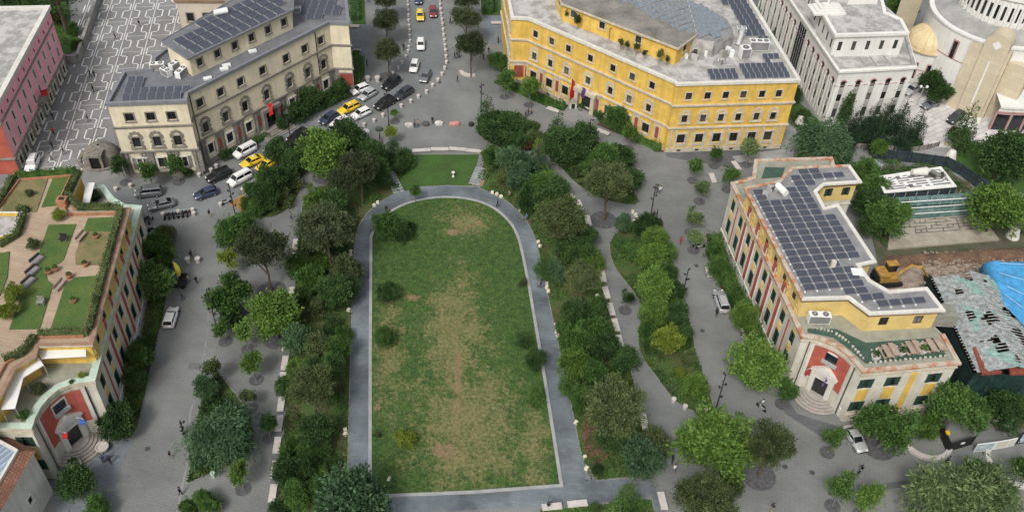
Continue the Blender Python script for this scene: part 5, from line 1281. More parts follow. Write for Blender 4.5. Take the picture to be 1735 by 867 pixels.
for i in range(NS):
    for j in range(NT):
        s, t = i / NS * Lx, j / NT * 20; c = A_ + ax * s + ay * t
        if not inside(IPn, c.x, c.y): continue
        nz = pnoise(Vector((c.x * .45, c.y * .45, 3))); zz = lambda tt: ZN + 1.66 - abs(tt - 5.5) * .28
        strip_ = t < 2.2 or (6 < t < 7.2)
        if strip_ or nz > -.22:
            def Q(a_, b2): p = A_ + ax * a_ + ay * b2; return (p.x, p.y, zz(b2) + .14 * pnoise(Vector((a_ * 1.7, b2 * 1.7, 0))))
            ds, dt = Lx / NS, 20 / NT; mb.poly([Q(s, t), Q(s + ds, t), Q(s + ds, t + dt), Q(s, t + dt)], PLA if (strip_ or pnoise(Vector((c.x * .3, c.y * .3, 9))) < .16) else TEA)
mb.part('plastic_sheeting', bld)
RT2 = MP('old_roof_tiles', (.27, .075, .05), bw=.25, bh=.5, mortar=.05, dark=.6, var=.2, rot=R(20), stain=.2)
for px in (((1648, 588), (1670, 583), (1698, 630), (1664, 633)), ((1706, 600), (1735, 588), (1745, 632), (1712, 632))):
    mb = MB(); P = ccw([tuple(G(u, v, ZN + .6)[:2]) for u, v in px]); mb.prism(P, ZN + .2, ZN + .6, RT2); mb.part('tiled_patch', bld)
# blue tarpaulin roof
BT = M('blue_tarp', (.06, .27, .52), var=.16, scale=1.2, rough=.45, bump=1.2, bscale=1.5)
mb = MB(); ZB = 8.2; NXX, NYY = 40, 34
c4 = [G(u, v, ZB) for u, v in ((1692, 506), (1830, 650), (1800, 424), (1668, 434))]
for j in range(NYY + 1):
    for i in range(NXX + 1):
        s, t = i / NXX, j / NYY; p = c4[0].lerp(c4[1], s).lerp(c4[3].lerp(c4[2], s), t)
        e = min(s * 2, 1 - t, .12) / .12; p.z = ZB - 2.6 + 2.6 * math.sqrt(max(0, e)) + .28 * pnoise(Vector((p.x * .5, p.y * .5, 0))) + .16 * pnoise(Vector((p.x * 1.6, p.y * 1.3, 4))); mb.v.append(tuple(p))
for j in range(NYY):
    for i in range(NXX): a = j * (NXX + 1) + i; mb.f.append((a, a + 1, a + NXX + 2, a + NXX + 1)); mb.m.append(mb.mi(BT))
o = thing('tarpaulin_roof', 'bright blue tarpaulin stretched over a roof frame at the right edge', 'tarpaulin', (c4[0].x, c4[0].y, 0)); x = mb.part('sheet', o, smooth=True); md = x.modifiers.new('t', 'SOLIDIFY'); md.thickness = .04
mb = MB()
for k in range(4):
    t = .25 + .2 * k; a, b_ = c4[0].lerp(c4[3], t), c4[1].lerp(c4[2], t); a = a.lerp(b_, .12); mb.tube([a + Vector((0, 0, .1)), b_ + Vector((0, 0, .16))], .08, M('tarp_batten', (.25, .42, .58)), n=5)
for s, t in ((.1, .1), (.1, .9), (.6, .1), (.6, .9)): p = c4[0].lerp(c4[1], s).lerp(c4[3].lerp(c4[2], s), t); mb.tube([(p.x, p.y, 0), (p.x, p.y, 5)], .1, METAL)
mb.part('battens', o)
# glasshouse frame near the hedge
o = thing('glass_canopy', 'small glass and steel canopy lying among shrubs behind the solar roof', 'canopy', tuple(G(1470, 285)))
mb = MB(); P = ccw([tuple(G(u, v, 1.6)[:2]) for u, v in ((1455, 274), (1480, 270), (1495, 280), (1466, 285))]); mb.prism(P, 1.5, 1.58, M('pale_glass', (.25, .33, .34), rough=.15), bottom=True)
mb.part('glazing', o); mb = MB(); ring(mb, [Vector(p) for p in P], -.1, .08, 1.4, 1.66, METAL)
for x, y in P: mb.cyl((x, y, 0), .06, 1.5, METAL, n=6)
mb.part('frame', o)

# ------------------------------------------------------------------ vehicles
TYRE = M('tyre_rubber', (.018, .018, .018), rough=.9); RIM = M('alloy_rim', (.35, .35, .36), rough=.35, metal=.6)
HEADL = M('headlight_glass', (.75, .76, .78), rough=.15); TAILL = M('tail_light_red', (.35, .015, .012), rough=.3); PLATE = M('number_plate', (.6, .6, .6))
PLASTIC = M('black_plastic', (.022, .022, .024), rough=.6)
CARGLASS = M('car_glass', (.012, .015, .018), rough=.07, spec=.8)
def paint(name, c, metal=.0):
    if name in MATS: return MATS[name]
    m_ = M(name, c, var=.03, scale=.5, rough=.28, spec=.5, metal=metal); m_.node_tree.nodes['Principled BSDF'].inputs['Coat Weight'].default_value = .5; return m_
PAINTS = dict(white=paint('paint_white', (.72, .72, .71)), black=paint('paint_black', (.012, .012, .014)), dark=paint('paint_dark', (.03, .034, .042)), grey=paint('paint_grey', (.17, .18, .19), .3), silver=paint('paint_silver', (.45, .46, .47), .3), yellow=paint('paint_yellow', (.70, .47, .03)), red=paint('paint_dark_red', (.20, .03, .035)), navy=paint('paint_navy', (.03, .045, .08)))
TYPES = {  # length, width, height, bonnet z, belt z, greenhouse base rear/front, top rear/front, tail z
 'sedan': (4.5, 1.78, 1.44, .92, .96, -1.75, .95, -1.0, .2, .98), 'hatch': (4.1, 1.75, 1.48, .95, .98, -1.95, .98, -1.55, .22, .96),
 'suv': (4.6, 1.88, 1.72, 1.08, 1.14, -2.2, 1.0, -1.85, .35, 1.1), 'van': (4.5, 1.82, 1.85, 1.12, 1.2, -2.2, 1.35, -2.05, .72, 1.15), 'wagon': (4.6, 1.8, 1.55, .98, 1.0, -2.2, .95, -1.85, .25, 1.0)}
def car_proto(kind):
    L, W, H, zh, zb, br, bf, tr, tf, zt = TYPES[kind]
    root = thing('parked_car', 'x', 'car'); hl, hw = L / 2, W / 2
    mb = MB(); st = [(-hl, .78, .42, zt - .25), (-hl + .12, .92, .28, zt - .06), (-hl + .5, .98, .25, zt), (br + .1 if br > -hl + .6 else -hl + .7, 1, .24, zb), (0, 1, .24, zb), (bf, 1, .24, zb - .0), (bf + .12, .99, .24, zh), (hl - .45, .96, .25, zh - .1), (hl - .12, .88, .3, zh - .25), (hl, .7, .42, zh - .38)]
    rows = []
    for x, wf, z0, z1 in st:
        y = hw * wf; zm = z0 + (z1 - z0) * .55
        rows.append([(x, -y * .88, z0), (x, -y, z0 + .12), (x, -y, zm), (x, -y * .95, z1 - .06), (x, -y * .84, z1), (x, 0, z1 + .03), (x, y * .84, z1), (x, y * .95, z1 - .06), (x, y, zm), (x, y, z0 + .12), (x, y * .88, z0)])
    k = mb.mi(PAINTS['white']); n = len(rows[0])
    for r in rows: mb.v.extend(r)
    for i in range(len(rows) - 1):
        for j in range(n): jj = (j + 1) % n; mb.f.append((i * n + j, (i + 1) * n + j, (i + 1) * n + jj, i * n + jj)); mb.m.append(k)
    mb.f.append(tuple(range(n))); mb.m.append(k); mb.f.append(tuple(range(len(rows) * n - 1, len(rows) * n - n - 1, -1))); mb.m.append(k)
    body = mb.part('body', root, smooth=True)
    mb = MB(); y0, y1 = hw * .86, hw * .68; zr = H - .03
    base = [(br, -y0 * .94, zb - .02), (bf, -y0 * .92, zb - .02), (bf, y0 * .92, zb - .02), (br, y0 * .94, zb - .02)]; top = [(tr, -y1, zr), (tf, -y1, zr), (tf, y1, zr), (tr, y1, zr)]
    mb.hexa(base + top, CARGLASS); mb.part('windows', root)
    mb = MB(); mb.hexa([(tr - .06, -y1 - .05, zr - .03), (tf + .06, -y1 - .05, zr - .03), (tf + .06, y1 + .05, zr - .03), (tr - .06, y1 + .05, zr - .03), (tr + .08, -y1 + .08, H + .03), (tf - .12, -y1 + .08, H + .03), (tf - .12, y1 - .08, H + .03), (tr + .08, y1 - .08, H + .03)], PAINTS['white'])
    for sg in (-1, 1):
        for a, b_, r_ in (((br + .02, y0 * .95, zb), (tr, y1, zr), .05), ((bf, y0 * .93, zb), (tf, y1, zr), .035), (((br + bf) / 2 - .1, y0 * .97, zb), ((tr + tf) / 2, y1 + .01, zr), .035)):
            mb.tube([(a[0], sg * a[1], a[2]), (b_[0], sg * b_[1], b_[2])], r_, PAINTS['white'], n=4)
    mb.part('roof', root)
    for x in (-L * .3, L * .31):
        for sg in (-1, 1):
            T = Matrix.Translation((x, sg * (hw - .1), .32)) @ Matrix.Rotation(R(90), 4, 'X')
            g = MB(); g.cyl((0, 0, -.11), .32, .22, TYRE, n=14, T=T); w_ = g.part('wheel', root)
            g = MB(); g.cyl((0, 0, -.125), .2, .25, RIM, n=10, T=T); g.part('rim', w_)
    for sg in (-1, 1):
        g = MB(); g.box(hl - .2, hl - .03, sg * hw * .62 - .16, sg * hw * .62 + .16, zh - .34, zh - .2, HEADL); g.part('headlight', root)
        g = MB(); g.box(-hl + .02, -hl + .1, sg * hw * .66 - .14, sg * hw * .66 + .14, zt - .32, zt - .12, TAILL); g.part('tail_light', root)
        g = MB(); g.box(bf - .25, bf - .1, sg * hw - .02 if sg > 0 else -hw - .18, hw + .18 if sg > 0 else -hw + .02, zb - .02, zb + .12, PLASTIC); g.part('wing_mirror', root)
    g = MB(); g.box(hl - .08, hl + .02, -.5, .5, .38, .58, PLASTIC); g.part('grille', root)
    g = MB(); g.box(-hl - .02, -hl + .03, -.25, .25, .55, .67, PLATE); g.part('number_plate', root)
    if kind in ('suv', 'van', 'wagon'):
        g = MB()
        for sg in (-1, 1): g.tube([(tr + .15, sg * y1 * .9, H + .06), (tf - .2, sg * y1 * .9, H + .06)], .03, PLASTIC, n=4)
        g.part('roof_rails', root)
    return root
CARS = [  # type, colour, centre, front point, label, category, group, taxi
 ('hatch', 'navy', (709, 3), (710, 12), 'dark blue car cut by the top edge on the boulevard road', 'car', 0),
 ('hatch', 'yellow', (712, 31), (712.6, 42), 'yellow taxi heading this way at the top of the boulevard road', 'taxi', 1),
 ('hatch', 'red', (734, 25), (734.5, 34), 'dark car with a red rear beside the yellow taxi at the top', 'car', 0),
 ('hatch', 'white', (713, 80), (713, 90), 'white hatchback alone in the middle of the boulevard road', 'car', 0),
 ('hatch', 'white', (702, 117), (699, 128), 'white sedan turning in behind the dark grey hatchback', 'car', 0),
 ('hatch', 'grey', (721, 134), (716, 144), 'dark grey hatchback nearest the right hand bollards on the bend', 'car', 0),
 ('suv', 'black', (663, 146), (653, 153), 'black off-roader beside the big pine on the bend', 'car', 0),
 ('wagon', 'dark', (684, 163), (674, 169), 'dark grey estate car between the bollards and the black off-roader', 'car', 0),
 ('suv', 'black', (652, 180), (641, 186), 'black car with a pale bonnet directly behind the white car', 'car', 0),
 ('hatch', 'white', (610, 156), (600, 160), 'white car parked tight against the corner hedge', 'car', 0),
 ('hatch', 'silver', (623, 165), (613, 171), 'silvery white car beside the one parked at the corner hedge', 'car', 0),
 ('wagon', 'yellow', (591, 188), (580, 193), 'yellow taxi in the queue beside the cream building', 'taxi', 1),
 ('hatch', 'white', (612, 197), (601, 202), 'white car with a dark windscreen beside the queueing yellow taxi', 'car', 0),
 ('hatch', 'navy', (557, 205), (546, 212), 'dark blue car ahead of the queueing yellow taxi', 'car', 0),
 ('hatch', 'white', (576, 212), (566, 217), 'white car mostly hidden by the dark tree crown', 'car', 0),
 ('suv', 'black', (506, 236), (495, 242), 'black car passing the cream building entrance steps', 'car', 0),
 ('suv', 'black', (500, 253), (490, 259), 'black car half hidden beside the bright green tree', 'car', 0),
 ('sedan', 'white', (467, 254), (456, 259), 'white sedan just short of the entrance steps', 'car', 0),
 ('van', 'white', (416, 261), (405, 267), 'small white panel van beside the grey stone facade', 'van', 0),
 ('sedan', 'yellow', (428, 278), (417, 283), 'yellow sedan taxi beside the white panel van', 'taxi', 1),
 ('sedan', 'yellow', (453, 283), (443, 289), 'yellow taxi half hidden by the trees of the left island', 'taxi', 1),
 ('suv', 'black', (372, 302), (360, 307), 'black off-roader nearest the grey stone corner', 'car', 0),
 ('van', 'white', (407, 308), (396, 314), 'white people carrier beside the black lamp post', 'van', 0),
 ('hatch', 'navy', (350, 332), (338, 336), 'dark blue hatchback by the bollards and parked motorcycles', 'car', 0),
 ('van', 'grey', (253, 331), (235, 333), 'grey minibus with a pale roof below the cream building corner', 'van', 0),
 ('sedan', 'grey', (275, 351), (258, 355), 'grey sedan alongside the motorcycles and bollards', 'car', 0),
 ('suv', 'white', (57, 283), (52, 295), 'white off-roader parked by the pink palace arcade', 'car', 0),
 ('hatch', 'white', (291, 542), (296, 526), 'white hatchback on the empty left hand street', 'car', 0),
 ('sedan', 'silver', (1447, 747), (1460, 768), 'silver sedan parked between two trees near the curved entrance', 'car', 0),
 ('suv', 'silver', (1221, 515), (1216, 500), 'silver off-roader by the hedge of the red striped facade', 'car', 0),
 ('suv', 'white', (1685, 710), (1668, 703), 'white off-roader behind the hoarding at bottom right', 'car', 0),
 ('suv', 'silver', (1544, 157), (1536, 161), 'silver car nearest the white church offices', 'car', 0),
 ('sedan', 'grey', (1575, 181), (1564, 185), 'grey car in the middle of the marble court', 'car', 0),
 ('suv', 'dark', (1617, 204), (1610, 209), 'dark car at the foot of the bell tower', 'car', 0)]
protos = {}
for kind, colr, c, f, lab, cat, taxi in CARS:
    if kind not in protos:
        protos[kind] = car_proto(kind); index_kids()
    pr = protos[kind]; C, Fp = G(*c), G(*f); d = Fp - C
    o = dup(pr, None, (C.x, C.y, .012), math.atan2(d.y, d.x), label=lab); o['category'] = cat; o.name = {'taxi': 'taxi', 'van': 'van'}.get(cat, 'parked_car')
    o['group'] = {'taxi': 'taxis in the queue'}.get(cat, 'cars on the square')
    for ch in o.children:
        if ch.name.split('.')[0] in ('body', 'roof'): ch.material_slots[0].link = 'OBJECT'; ch.material_slots[0].material = PAINTS[colr]
    if taxi:
        g = MB(); H = TYPES[kind][2]; g.box(-.5, -.2, -.25, .25, H + .02, H + .18, WMETAL); link('roof_sign', g.mesh('roof_sign'), o)
for pr in protos.values():
    for ch in list(pr.children):
        for g in list(ch.children): bpy.data.objects.remove(g)
        bpy.data.objects.remove(ch)
    bpy.data.objects.remove(pr)
# excavator -------------------------------------------------------------
c = G(1500, 478); o = thing('excavator', 'yellow excavator with black tracks digging beside the solar roof', 'excavator', (c.x, c.y, 0))
T = Matrix.Translation(c) @ Matrix.Rotation(R(10), 4, 'Z')
YM = M('machine_yellow', (.34, .20, .045), var=.3, scale=1.5, rough=.6)
for sg in (-1, 1): g = MB(); g.box(-2.1, 2.1, sg * 1.2 - .3, sg * 1.2 + .3, .1, .85, PLASTIC, T); g.box(-1.7, 1.7, sg * 1.2 - .32, sg * 1.2 + .32, .0, 1.0, PLASTIC, T); g.part('track', o)
g = MB(); g.cyl((0, 0, .8), .8, .4, PLASTIC, T=T); g.box(-1.9, 1.2, -1.3, 1.3, 1.2, 2.0, YM, T); g.box(-2.1, -.4, -1.2, 1.2, 2.0, 2.6, YM, T); g.box(-2.3, -1.9, -1.1, 1.1, 1.3, 2.3, PLASTIC, T); g.part('machine_body', o)
g = MB(); g.box(-.3, 1.3, .2, 1.3, 2.0, 3.4, CARGLASS, T); g.box(-.4, 1.4, .15, 1.35, 3.4, 3.55, YM, T); g.part('cab', o)
g = MB(); g.tube([T @ Vector((1.1, -.3, 1.9)), T @ Vector((3.0, -.5, 3.9)), T @ Vector((4.8, -.8, 3.5))], [.3, .32, .22], YM, n=4); g.tube([T @ Vector((4.8, -.8, 3.5)), T @ Vector((6.4, -1.1, 1.4))], [.22, .16], YM, n=4); g.tube([T @ Vector((1.4, -.3, 1.6)), T @ Vector((2.8, -.45, 3.5))], .09, METAL); g.part('boom', o)
g = MB(); g.box(-.5, .5, -.5, .5, -.4, .5, PLASTIC, Matrix.Translation(T @ Vector((6.5, -1.1, 1.1))) @ Matrix.Rotation(R(30), 4, 'Y')); g.part('bucket', o)

# ------------------------------------------------------------------ people
SKIN = M('skin', (.42, .26, .19), var=.05); HAIR = M('dark_hair', (.03, .022, .018)); SHOE = M('dark_shoes', (.02, .02, .02))
CL = dict(black=M('cloth_black', (.015, .015, .018)), white=M('cloth_white', (.6, .6, .6)), red=M('cloth_red', (.4, .04, .05)), blue=M('cloth_blue', (.07, .14, .35)), grey=M('cloth_grey', (.15, .15, .16)), jeans=M('cloth_jeans', (.05, .075, .13)), tan=M('cloth_tan', (.30, .24, .17)), green=M('cloth_green', (.05, .1, .05)))
def person_mesh(pose):
    J = dict(pel=(0, 0, .95), wst=(0, 0, 1.12), chs=(0, 0, 1.34), nck=(0, .0, 1.5), hd0=(0, .01, 1.58), hd1=(0, .02, 1.72))
    if pose == 'walk': leg = {-1: ((.10, .16, .50), (.10, .05, .08), (.10, .2, .03)), 1: ((.10, .03, .50), (.10, -.30, .13), (.10, -.22, .03))}; arm = {-1: ((.2, -.12, 1.15), (.22, -.16, .92), (.22, -.14, .83)), 1: ((.2, .08, 1.16), (.2, .22, .98), (.2, .29, .91))}
    elif pose == 'stand': leg = {s: ((.10, .01, .50), (.10, -.02, .08), (.10, .14, .03)) for s in (-1, 1)}; arm = {s: ((.23, -.02, 1.14), (.22, .04, .9), (.21, .08, .81)) for s in (-1, 1)}
    elif pose == 'sit': leg = {s: ((.11, .42, .0), (.11, .42, -.42), (.11, .58, -.44)) for s in (-1, 1)}; arm = {s: ((.23, .03, 1.12), (.16, .26, 1.03), (.12, .33, 1.0)) for s in (-1, 1)}
    V = []; E = []; Rr = []
    def add(p, r, par=None): V.append(p); Rr.append(r); (E.append((par, len(V) - 1)) if par is not None else None); return len(V) - 1
    a = add(J['pel'], (.15, .11)); b_ = add(J['wst'], (.14, .10), a); c = add(J['chs'], (.17, .12), b_); n = add(J['nck'], (.06, .06), c); h = add(J['hd0'], (.075, .085), n); h2 = add(J['hd1'], (.085, .1), h); add((0, .02, 1.78), (.05, .06), h2); add((0, .13, 1.66), (.015, .02), h2)
    dz = -.5 if False else 0
    for s in (-1, 1):
        k, f, t = leg[s]
        if pose == 'sit': k = (k[0], k[1], .9); f = (f[0], f[1], .47); t = (t[0], t[1], .43)
        hp = add((s * .09, 0, .9), (.095, .1), a); kn = add((s * k[0], k[1], k[2]), (.065, .065), hp); an = add((s * f[0], f[1], f[2]), (.042, .045), kn); add((s * t[0], t[1], t[2]), (.045, .03), an)
        e, w_, hd = arm[s]; sh = add((s * .19, 0, 1.42), (.06, .06), c); el = add((s * e[0], e[1], e[2]), (.045, .045), sh); wr = add((s * w_[0], w_[1], w_[2]), (.03, .03), el); pm = add((s * hd[0], hd[1], hd[2]), (.038, .02), wr); add((s * (hd[0] - .04), hd[1] + .04, hd[2] + .01), (.012, .012), pm)
    me = bpy.data.meshes.new('p'); me.from_pydata(V, E, []); ob = bpy.data.objects.new('p', me); COL.objects.link(ob)
    ob.modifiers.new('s', 'SKIN'); sv = me.skin_vertices[0].data
    for i, r in enumerate(Rr): sv[i].radius = r
    sv[0].use_root = True
    ss = ob.modifiers.new('ss', 'SUBSURF'); ss.levels = 1; ss.render_levels = 1
    dg = bpy.context.evaluated_depsgraph_get(); out = bpy.data.meshes.new_from_object(ob.evaluated_get(dg)); bpy.data.objects.remove(ob)
    for mt in (CL['black'], CL['jeans'], SKIN, SHOE): out.materials.append(mt)
    for p in out.polygons:
        x, y, z = p.center; hand = any((Vector((s * arm[s][2][0], arm[s][2][1], arm[s][2][2])) - p.center).length < .1 for s in (-1, 1)); feet = z < (.1 if pose != 'sit' else .5) and not (pose == 'sit' and y < .35)
        p.material_index = 2 if (z > 1.5 or hand) else 0 if (z > .98 or (abs(x) > .17 and z > .8 and pose != 'sit')) else 3 if feet else 1
        p.use_smooth = True
    if pose == 'sit':
        for v in out.vertices: v.co.z -= .43
    out.name = 'person_' + pose; return out
PM = {p: person_mesh(p) for p in ('walk', 'stand', 'sit')}
hb = MB(); hb.lathe((0, 0, 0), [(.0, .125), (.06, .115), (.1, .07), (.112, .0), (.1, -.06), (.05, -.07)], HAIR, n=10); HM = hb.mesh('hair', smooth=True)
PEOPLE = [  # foot px, facing px offset, pose, top, trousers, label
 ((237, 46), 'walk', 'black', 'grey'), ((196, 67), 'walk', 'black', 'black'), ((154, 131), 'walk', 'black', 'jeans'), ((161, 132), 'walk', 'black', 'jeans'), ((159, 157), 'walk', 'black', 'black'), ((150, 207), 'walk', 'black', 'jeans'), ((91, 203), 'walk', 'black', 'jeans'), ((92, 229), 'walk', 'red', 'black'), ((90, 252), 'walk', 'black', 'black'), ((109, 262), 'walk', 'black', 'grey'), ((88, 272), 'walk', 'grey', 'black'),
 ((622, 113), 'stand', 'black', 'black'), ((624, 5), 'walk', 'black', 'jeans'), ((684, 86), 'stand', 'black', 'black'), ((644, 238), 'walk', 'black', 'black'), ((703, 216), 'walk', 'grey', 'black'), ((708, 216), 'walk', 'tan', 'jeans'), ((733, 210), 'stand', 'black', 'black'),
 ((763, 41), 'walk', 'black', 'black'), ((770.5, 100), 'walk', 'black', 'black'), ((774.5, 99), 'walk', 'black', 'jeans'), ((778, 99), 'walk', 'grey', 'black'), ((775, 140), 'walk', 'black', 'jeans'), ((819, 102), 'walk', 'black', 'black'), ((828, 92), 'walk', 'black', 'grey'), ((844, 74), 'stand', 'black', 'black'),
 ((890.5, 201), 'walk', 'black', 'black'), ((895, 197), 'walk', 'black', 'jeans'), ((900, 195), 'walk', 'red', 'black'), ((1034, 259), 'stand', 'black', 'black'), ((1112, 328), 'walk', 'black', 'jeans'), ((1118, 328), 'walk', 'white', 'grey'), ((1152, 414), 'walk', 'red', 'red'), ((1107, 370), 'stand', 'black', 'black'), ((1112, 369), 'stand', 'black', 'jeans'), ((843, 351), 'walk', 'black', 'black'),
 ((1213, 535), 'walk', 'black', 'black'), ((1255, 568), 'stand', 'white', 'jeans'), ((1142, 799), 'walk', 'white', 'jeans'), ((1603, 785), 'walk', 'black', 'black'), ((1307, 865), 'walk', 'black', 'tan'),
 ((494, 373), 'walk', 'grey', 'jeans'), ((356, 368), 'walk', 'black', 'tan'), ((325, 437), 'walk', 'black', 'black'), ((321, 479), 'walk', 'tan', 'grey'), ((334, 480), 'walk', 'black', 'black'), ((310, 509), 'walk', 'black', 'jeans'), ((417, 710), 'walk', 'black', 'grey'), ((307, 838), 'walk', 'black', 'black'), ((290, 776), 'walk', 'black', 'tan'), ((311, 732), 'stand', 'black', 'jeans'), ((315, 736), 'stand', 'grey', 'black'), ((176, 783), 'stand', 'jeans', 'black'), ((181, 781), 'stand', 'blue', 'jeans'), ((188, 785), 'walk', 'black', 'black'), ((655, 361), 'stand', 'black', 'black'), ((1388, 672), 'stand', 'black', 'jeans')]
CW = dict(black='black', white='white', red='red', blue='blue', grey='grey', jeans='dark blue', tan='tan', green='green')
def near_desc(u, v):
    if u < 250 and v < 300: return 'on the patterned street'
    if v < 150 and u < 700: return 'left of the boulevard road'
    if v < 150: return 'right of the boulevard road'
    if v < 290 and u < 800: return 'near the row of coloured stones'
    if v < 280: return 'before the yellow building'
    if u > 1000 and v < 700: return 'on the right hand walk'
    if u > 1000: return 'on the bottom right plaza'
    if u > 600: return 'on the ring path'
    if u > 400: return 'on the walk beside the left benches'
    if u < 200: return 'by the curved entrance at lower left'
    return 'on the left hand street'
seen = {}
info = []
for i, P in enumerate(PEOPLE):
    (u, v), pose, a, b_ = P; key = (pose, a, b_, near_desc(u, v)); info.append(key); seen.setdefault(key, []).append((v, i))
random.seed(5)
def add_person(u, v, pose, a, b_, label, z=0, rz=None, zoff=0):
    c = G(u, v, z); o = thing('person', label, 'person', (c.x, c.y, z + zoff), random.uniform(0, 6.28) if rz is None else rz, 'people on foot across the square' if pose != 'sit' else 'people sitting down')
    s = random.uniform(.94, 1.03); o.scale = (s, s, s)
    bd = link('body', PM[pose], o)
    for k, mt in enumerate((CL[a], CL[b_])): bd.material_slots[k].link = 'OBJECT'; bd.material_slots[k].material = mt
    h = link('hair', HM, o); h.location = (0, .0, 1.70 if pose != 'sit' else 1.27); return o
for i, ((u, v), pose, a, b_) in enumerate(PEOPLE):
    lst = sorted(seen[info[i]]); k = [x[1] for x in lst].index(i); verb = 'walking' if pose == 'walk' else 'standing'
    lab = f"person {verb} in {CW[a]} top and {CW[b_]} trousers {near_desc(u, v)}"
    if len(lst) > 1: lab = f"{ordinal(k)} from top, person {verb} in {CW[a]} and {CW[b_]} {near_desc(u, v)}"
    add_person(u, v, pose, a, b_, ' '.join(lab.split()[:16]))

# ------------------------------------------------------------------ benches, bollards, lamps, stones
BST = M('bench_stone', (.47, .44, .415), var=.1, scale=1.2, fine=.05)
def bench(u, v, u2, v2, L=2.6, W_=.95, lab='', grp='pale stone benches'):
    c, e = G(u, v), G(u2, v2); d = e - c; o = thing('stone_bench', lab, 'bench', (c.x, c.y, 0), math.atan2(d.y, d.x), grp)
    key = (round(L, 1), round(W_, 1))
    if key not in BM:
        g = MB(); g.hexa([(-L / 2, -W_ / 2, .3), (L / 2, -W_ / 2, .3), (L / 2, W_ / 2, .3), (-L / 2, W_ / 2, .3), (-L / 2 + .03, -W_ / 2 + .03, .47), (L / 2 - .03, -W_ / 2 + .03, .47), (L / 2 - .03, W_ / 2 - .03, .47), (-L / 2 + .03, W_ / 2 - .03, .47)], BST)
        k = MB(); k.box(-L / 2 + .15, L / 2 - .15, -W_ / 2 + .15, W_ / 2 - .15, .0, .3, GREYSTONE); BM[key] = (g.mesh('seat'), k.mesh('plinth'))
    link('seat', BM[key][0], o); link('plinth', BM[key][1], o); return o
BM = {}
LB = [(501, 417), (499, 440), (494, 499), (485, 585), (483, 617), (479, 645), (477, 686), (474, 719), (470, 756), (466, 797), (463, 837)]
for i, (u, v) in enumerate(LB): bench(u, v, u - 3, v + 20, lab=f'{ordinal(i)} pale bench from the top along the left tree belt', grp='benches along the left tree belt')
RB = [(982, 350, 988, 362), (996, 376, 1000, 392), (1012, 441, 1016, 455), (1021, 470, 1024, 484), (1027, 498, 1031, 512), (1035, 526, 1039, 540), (1043, 553, 1047, 567), (1050, 581, 1054, 596), (1091, 716, 1094, 731), (1097, 747, 1101, 762)]
for i, q in enumerate(RB): bench(*q, lab=f'{ordinal(i)} pale bench from the top along the right tree belt', grp='benches along the right tree belt')
for i, q in enumerate([(714, 257, 730, 256), (745, 255, 760, 255), (776, 255, 790, 256), (804, 258, 815, 259)]): bench(*q, L=3.3, W_=.8, lab=f'{ordinal(i)} from the left of four white benches above the small lawn', grp='four benches above the small lawn')
for q, lab in (((937, 188, 946, 191), 'pale bench between hedge and trees left of the yellow building steps'), ((1022, 226, 1032, 230), 'pale bench right of the yellow building steps'), ((1207, 304, 1210, 312), 'lone bench between two small trees right of the upper plaza'), ((1247, 283, 1253, 291), 'bench beside the small tree at the terracotta coping corner'), ((1200, 462, 1203, 474), 'lone bench at the hedge left of the red striped facade'), ((1122, 850, 1126, 866), 'long pinkish bench at the bottom edge beside the path'), ((935, 860, 955, 858), 'pale bench with a seated person at the bottom edge'), ((978, 855, 998, 853), 'pale bench beside the occupied one at the bottom edge'), ((599, 47, 606, 47), 'bench on the bluish walk by the top hedge'), ((602, 88, 608, 88), 'bench at the lower end of the bluish left walk'), ((842, 41, 850, 41), 'bench on the bluish walk left of the yellow building')):
    bench(*q, lab=lab, grp='single benches')
add_person(928.5, 863, 'sit', 'black', 'black', 'person in black sitting on the bench at the bottom edge', zoff=.47, rz=0)
add_person(486, 588, 'sit', 'grey', 'jeans', 'person in grey sitting on a bench of the left belt', zoff=.47, rz=1.6)
add_person(892, 374, 'sit', 'blue', 'jeans', 'person in blue sitting on the right edge of the ring path', zoff=.35, rz=2.2)
add_person(916, 488, 'sit', 'black', 'jeans', 'left of two people sitting together beside the right path edge', zoff=.35, rz=1.6)
add_person(921, 489, 'sit', 'blue', 'jeans', 'right of two people sitting together beside the right path edge', zoff=.35, rz=1.6)
add_person(863, 335, 'sit', 'grey', 'black', 'person in grey sitting by the trees at the ring top', zoff=.35, rz=2.6)
# curved bench round pines / trees
def curved(u, v, r, a0, a1, lab, w_=.7):
    c = G(u, v); g = MB(); N = 14
    for k in range(N):
        A0, A1 = R(a0 + (a1 - a0) * k / N), R(a0 + (a1 - a0) * (k + 1) / N)
        P = [(c.x + rr * math.cos(a), c.y + rr * math.sin(a)) for rr, a in ((r, A0), (r + w_, A0), (r + w_, A1), (r, A1))]; g.hexa([(x, y, 0) for x, y in P] + [(x, y, .45) for x, y in P], BST)
    g.top('curved_bench', label=lab, cat='bench', loc=(c.x, c.y, 0))
curved(797, 120, 1.7, 200, 300, 'short curved bench under the double pine right of the road')
curved(1568, 745, 2.8, 190, 340, 'curved stone bench under the small bright tree at bottom right')
curved(1722, 785, 3.4, 150, 290, 'curved stone bench cut by the right edge at bottom')
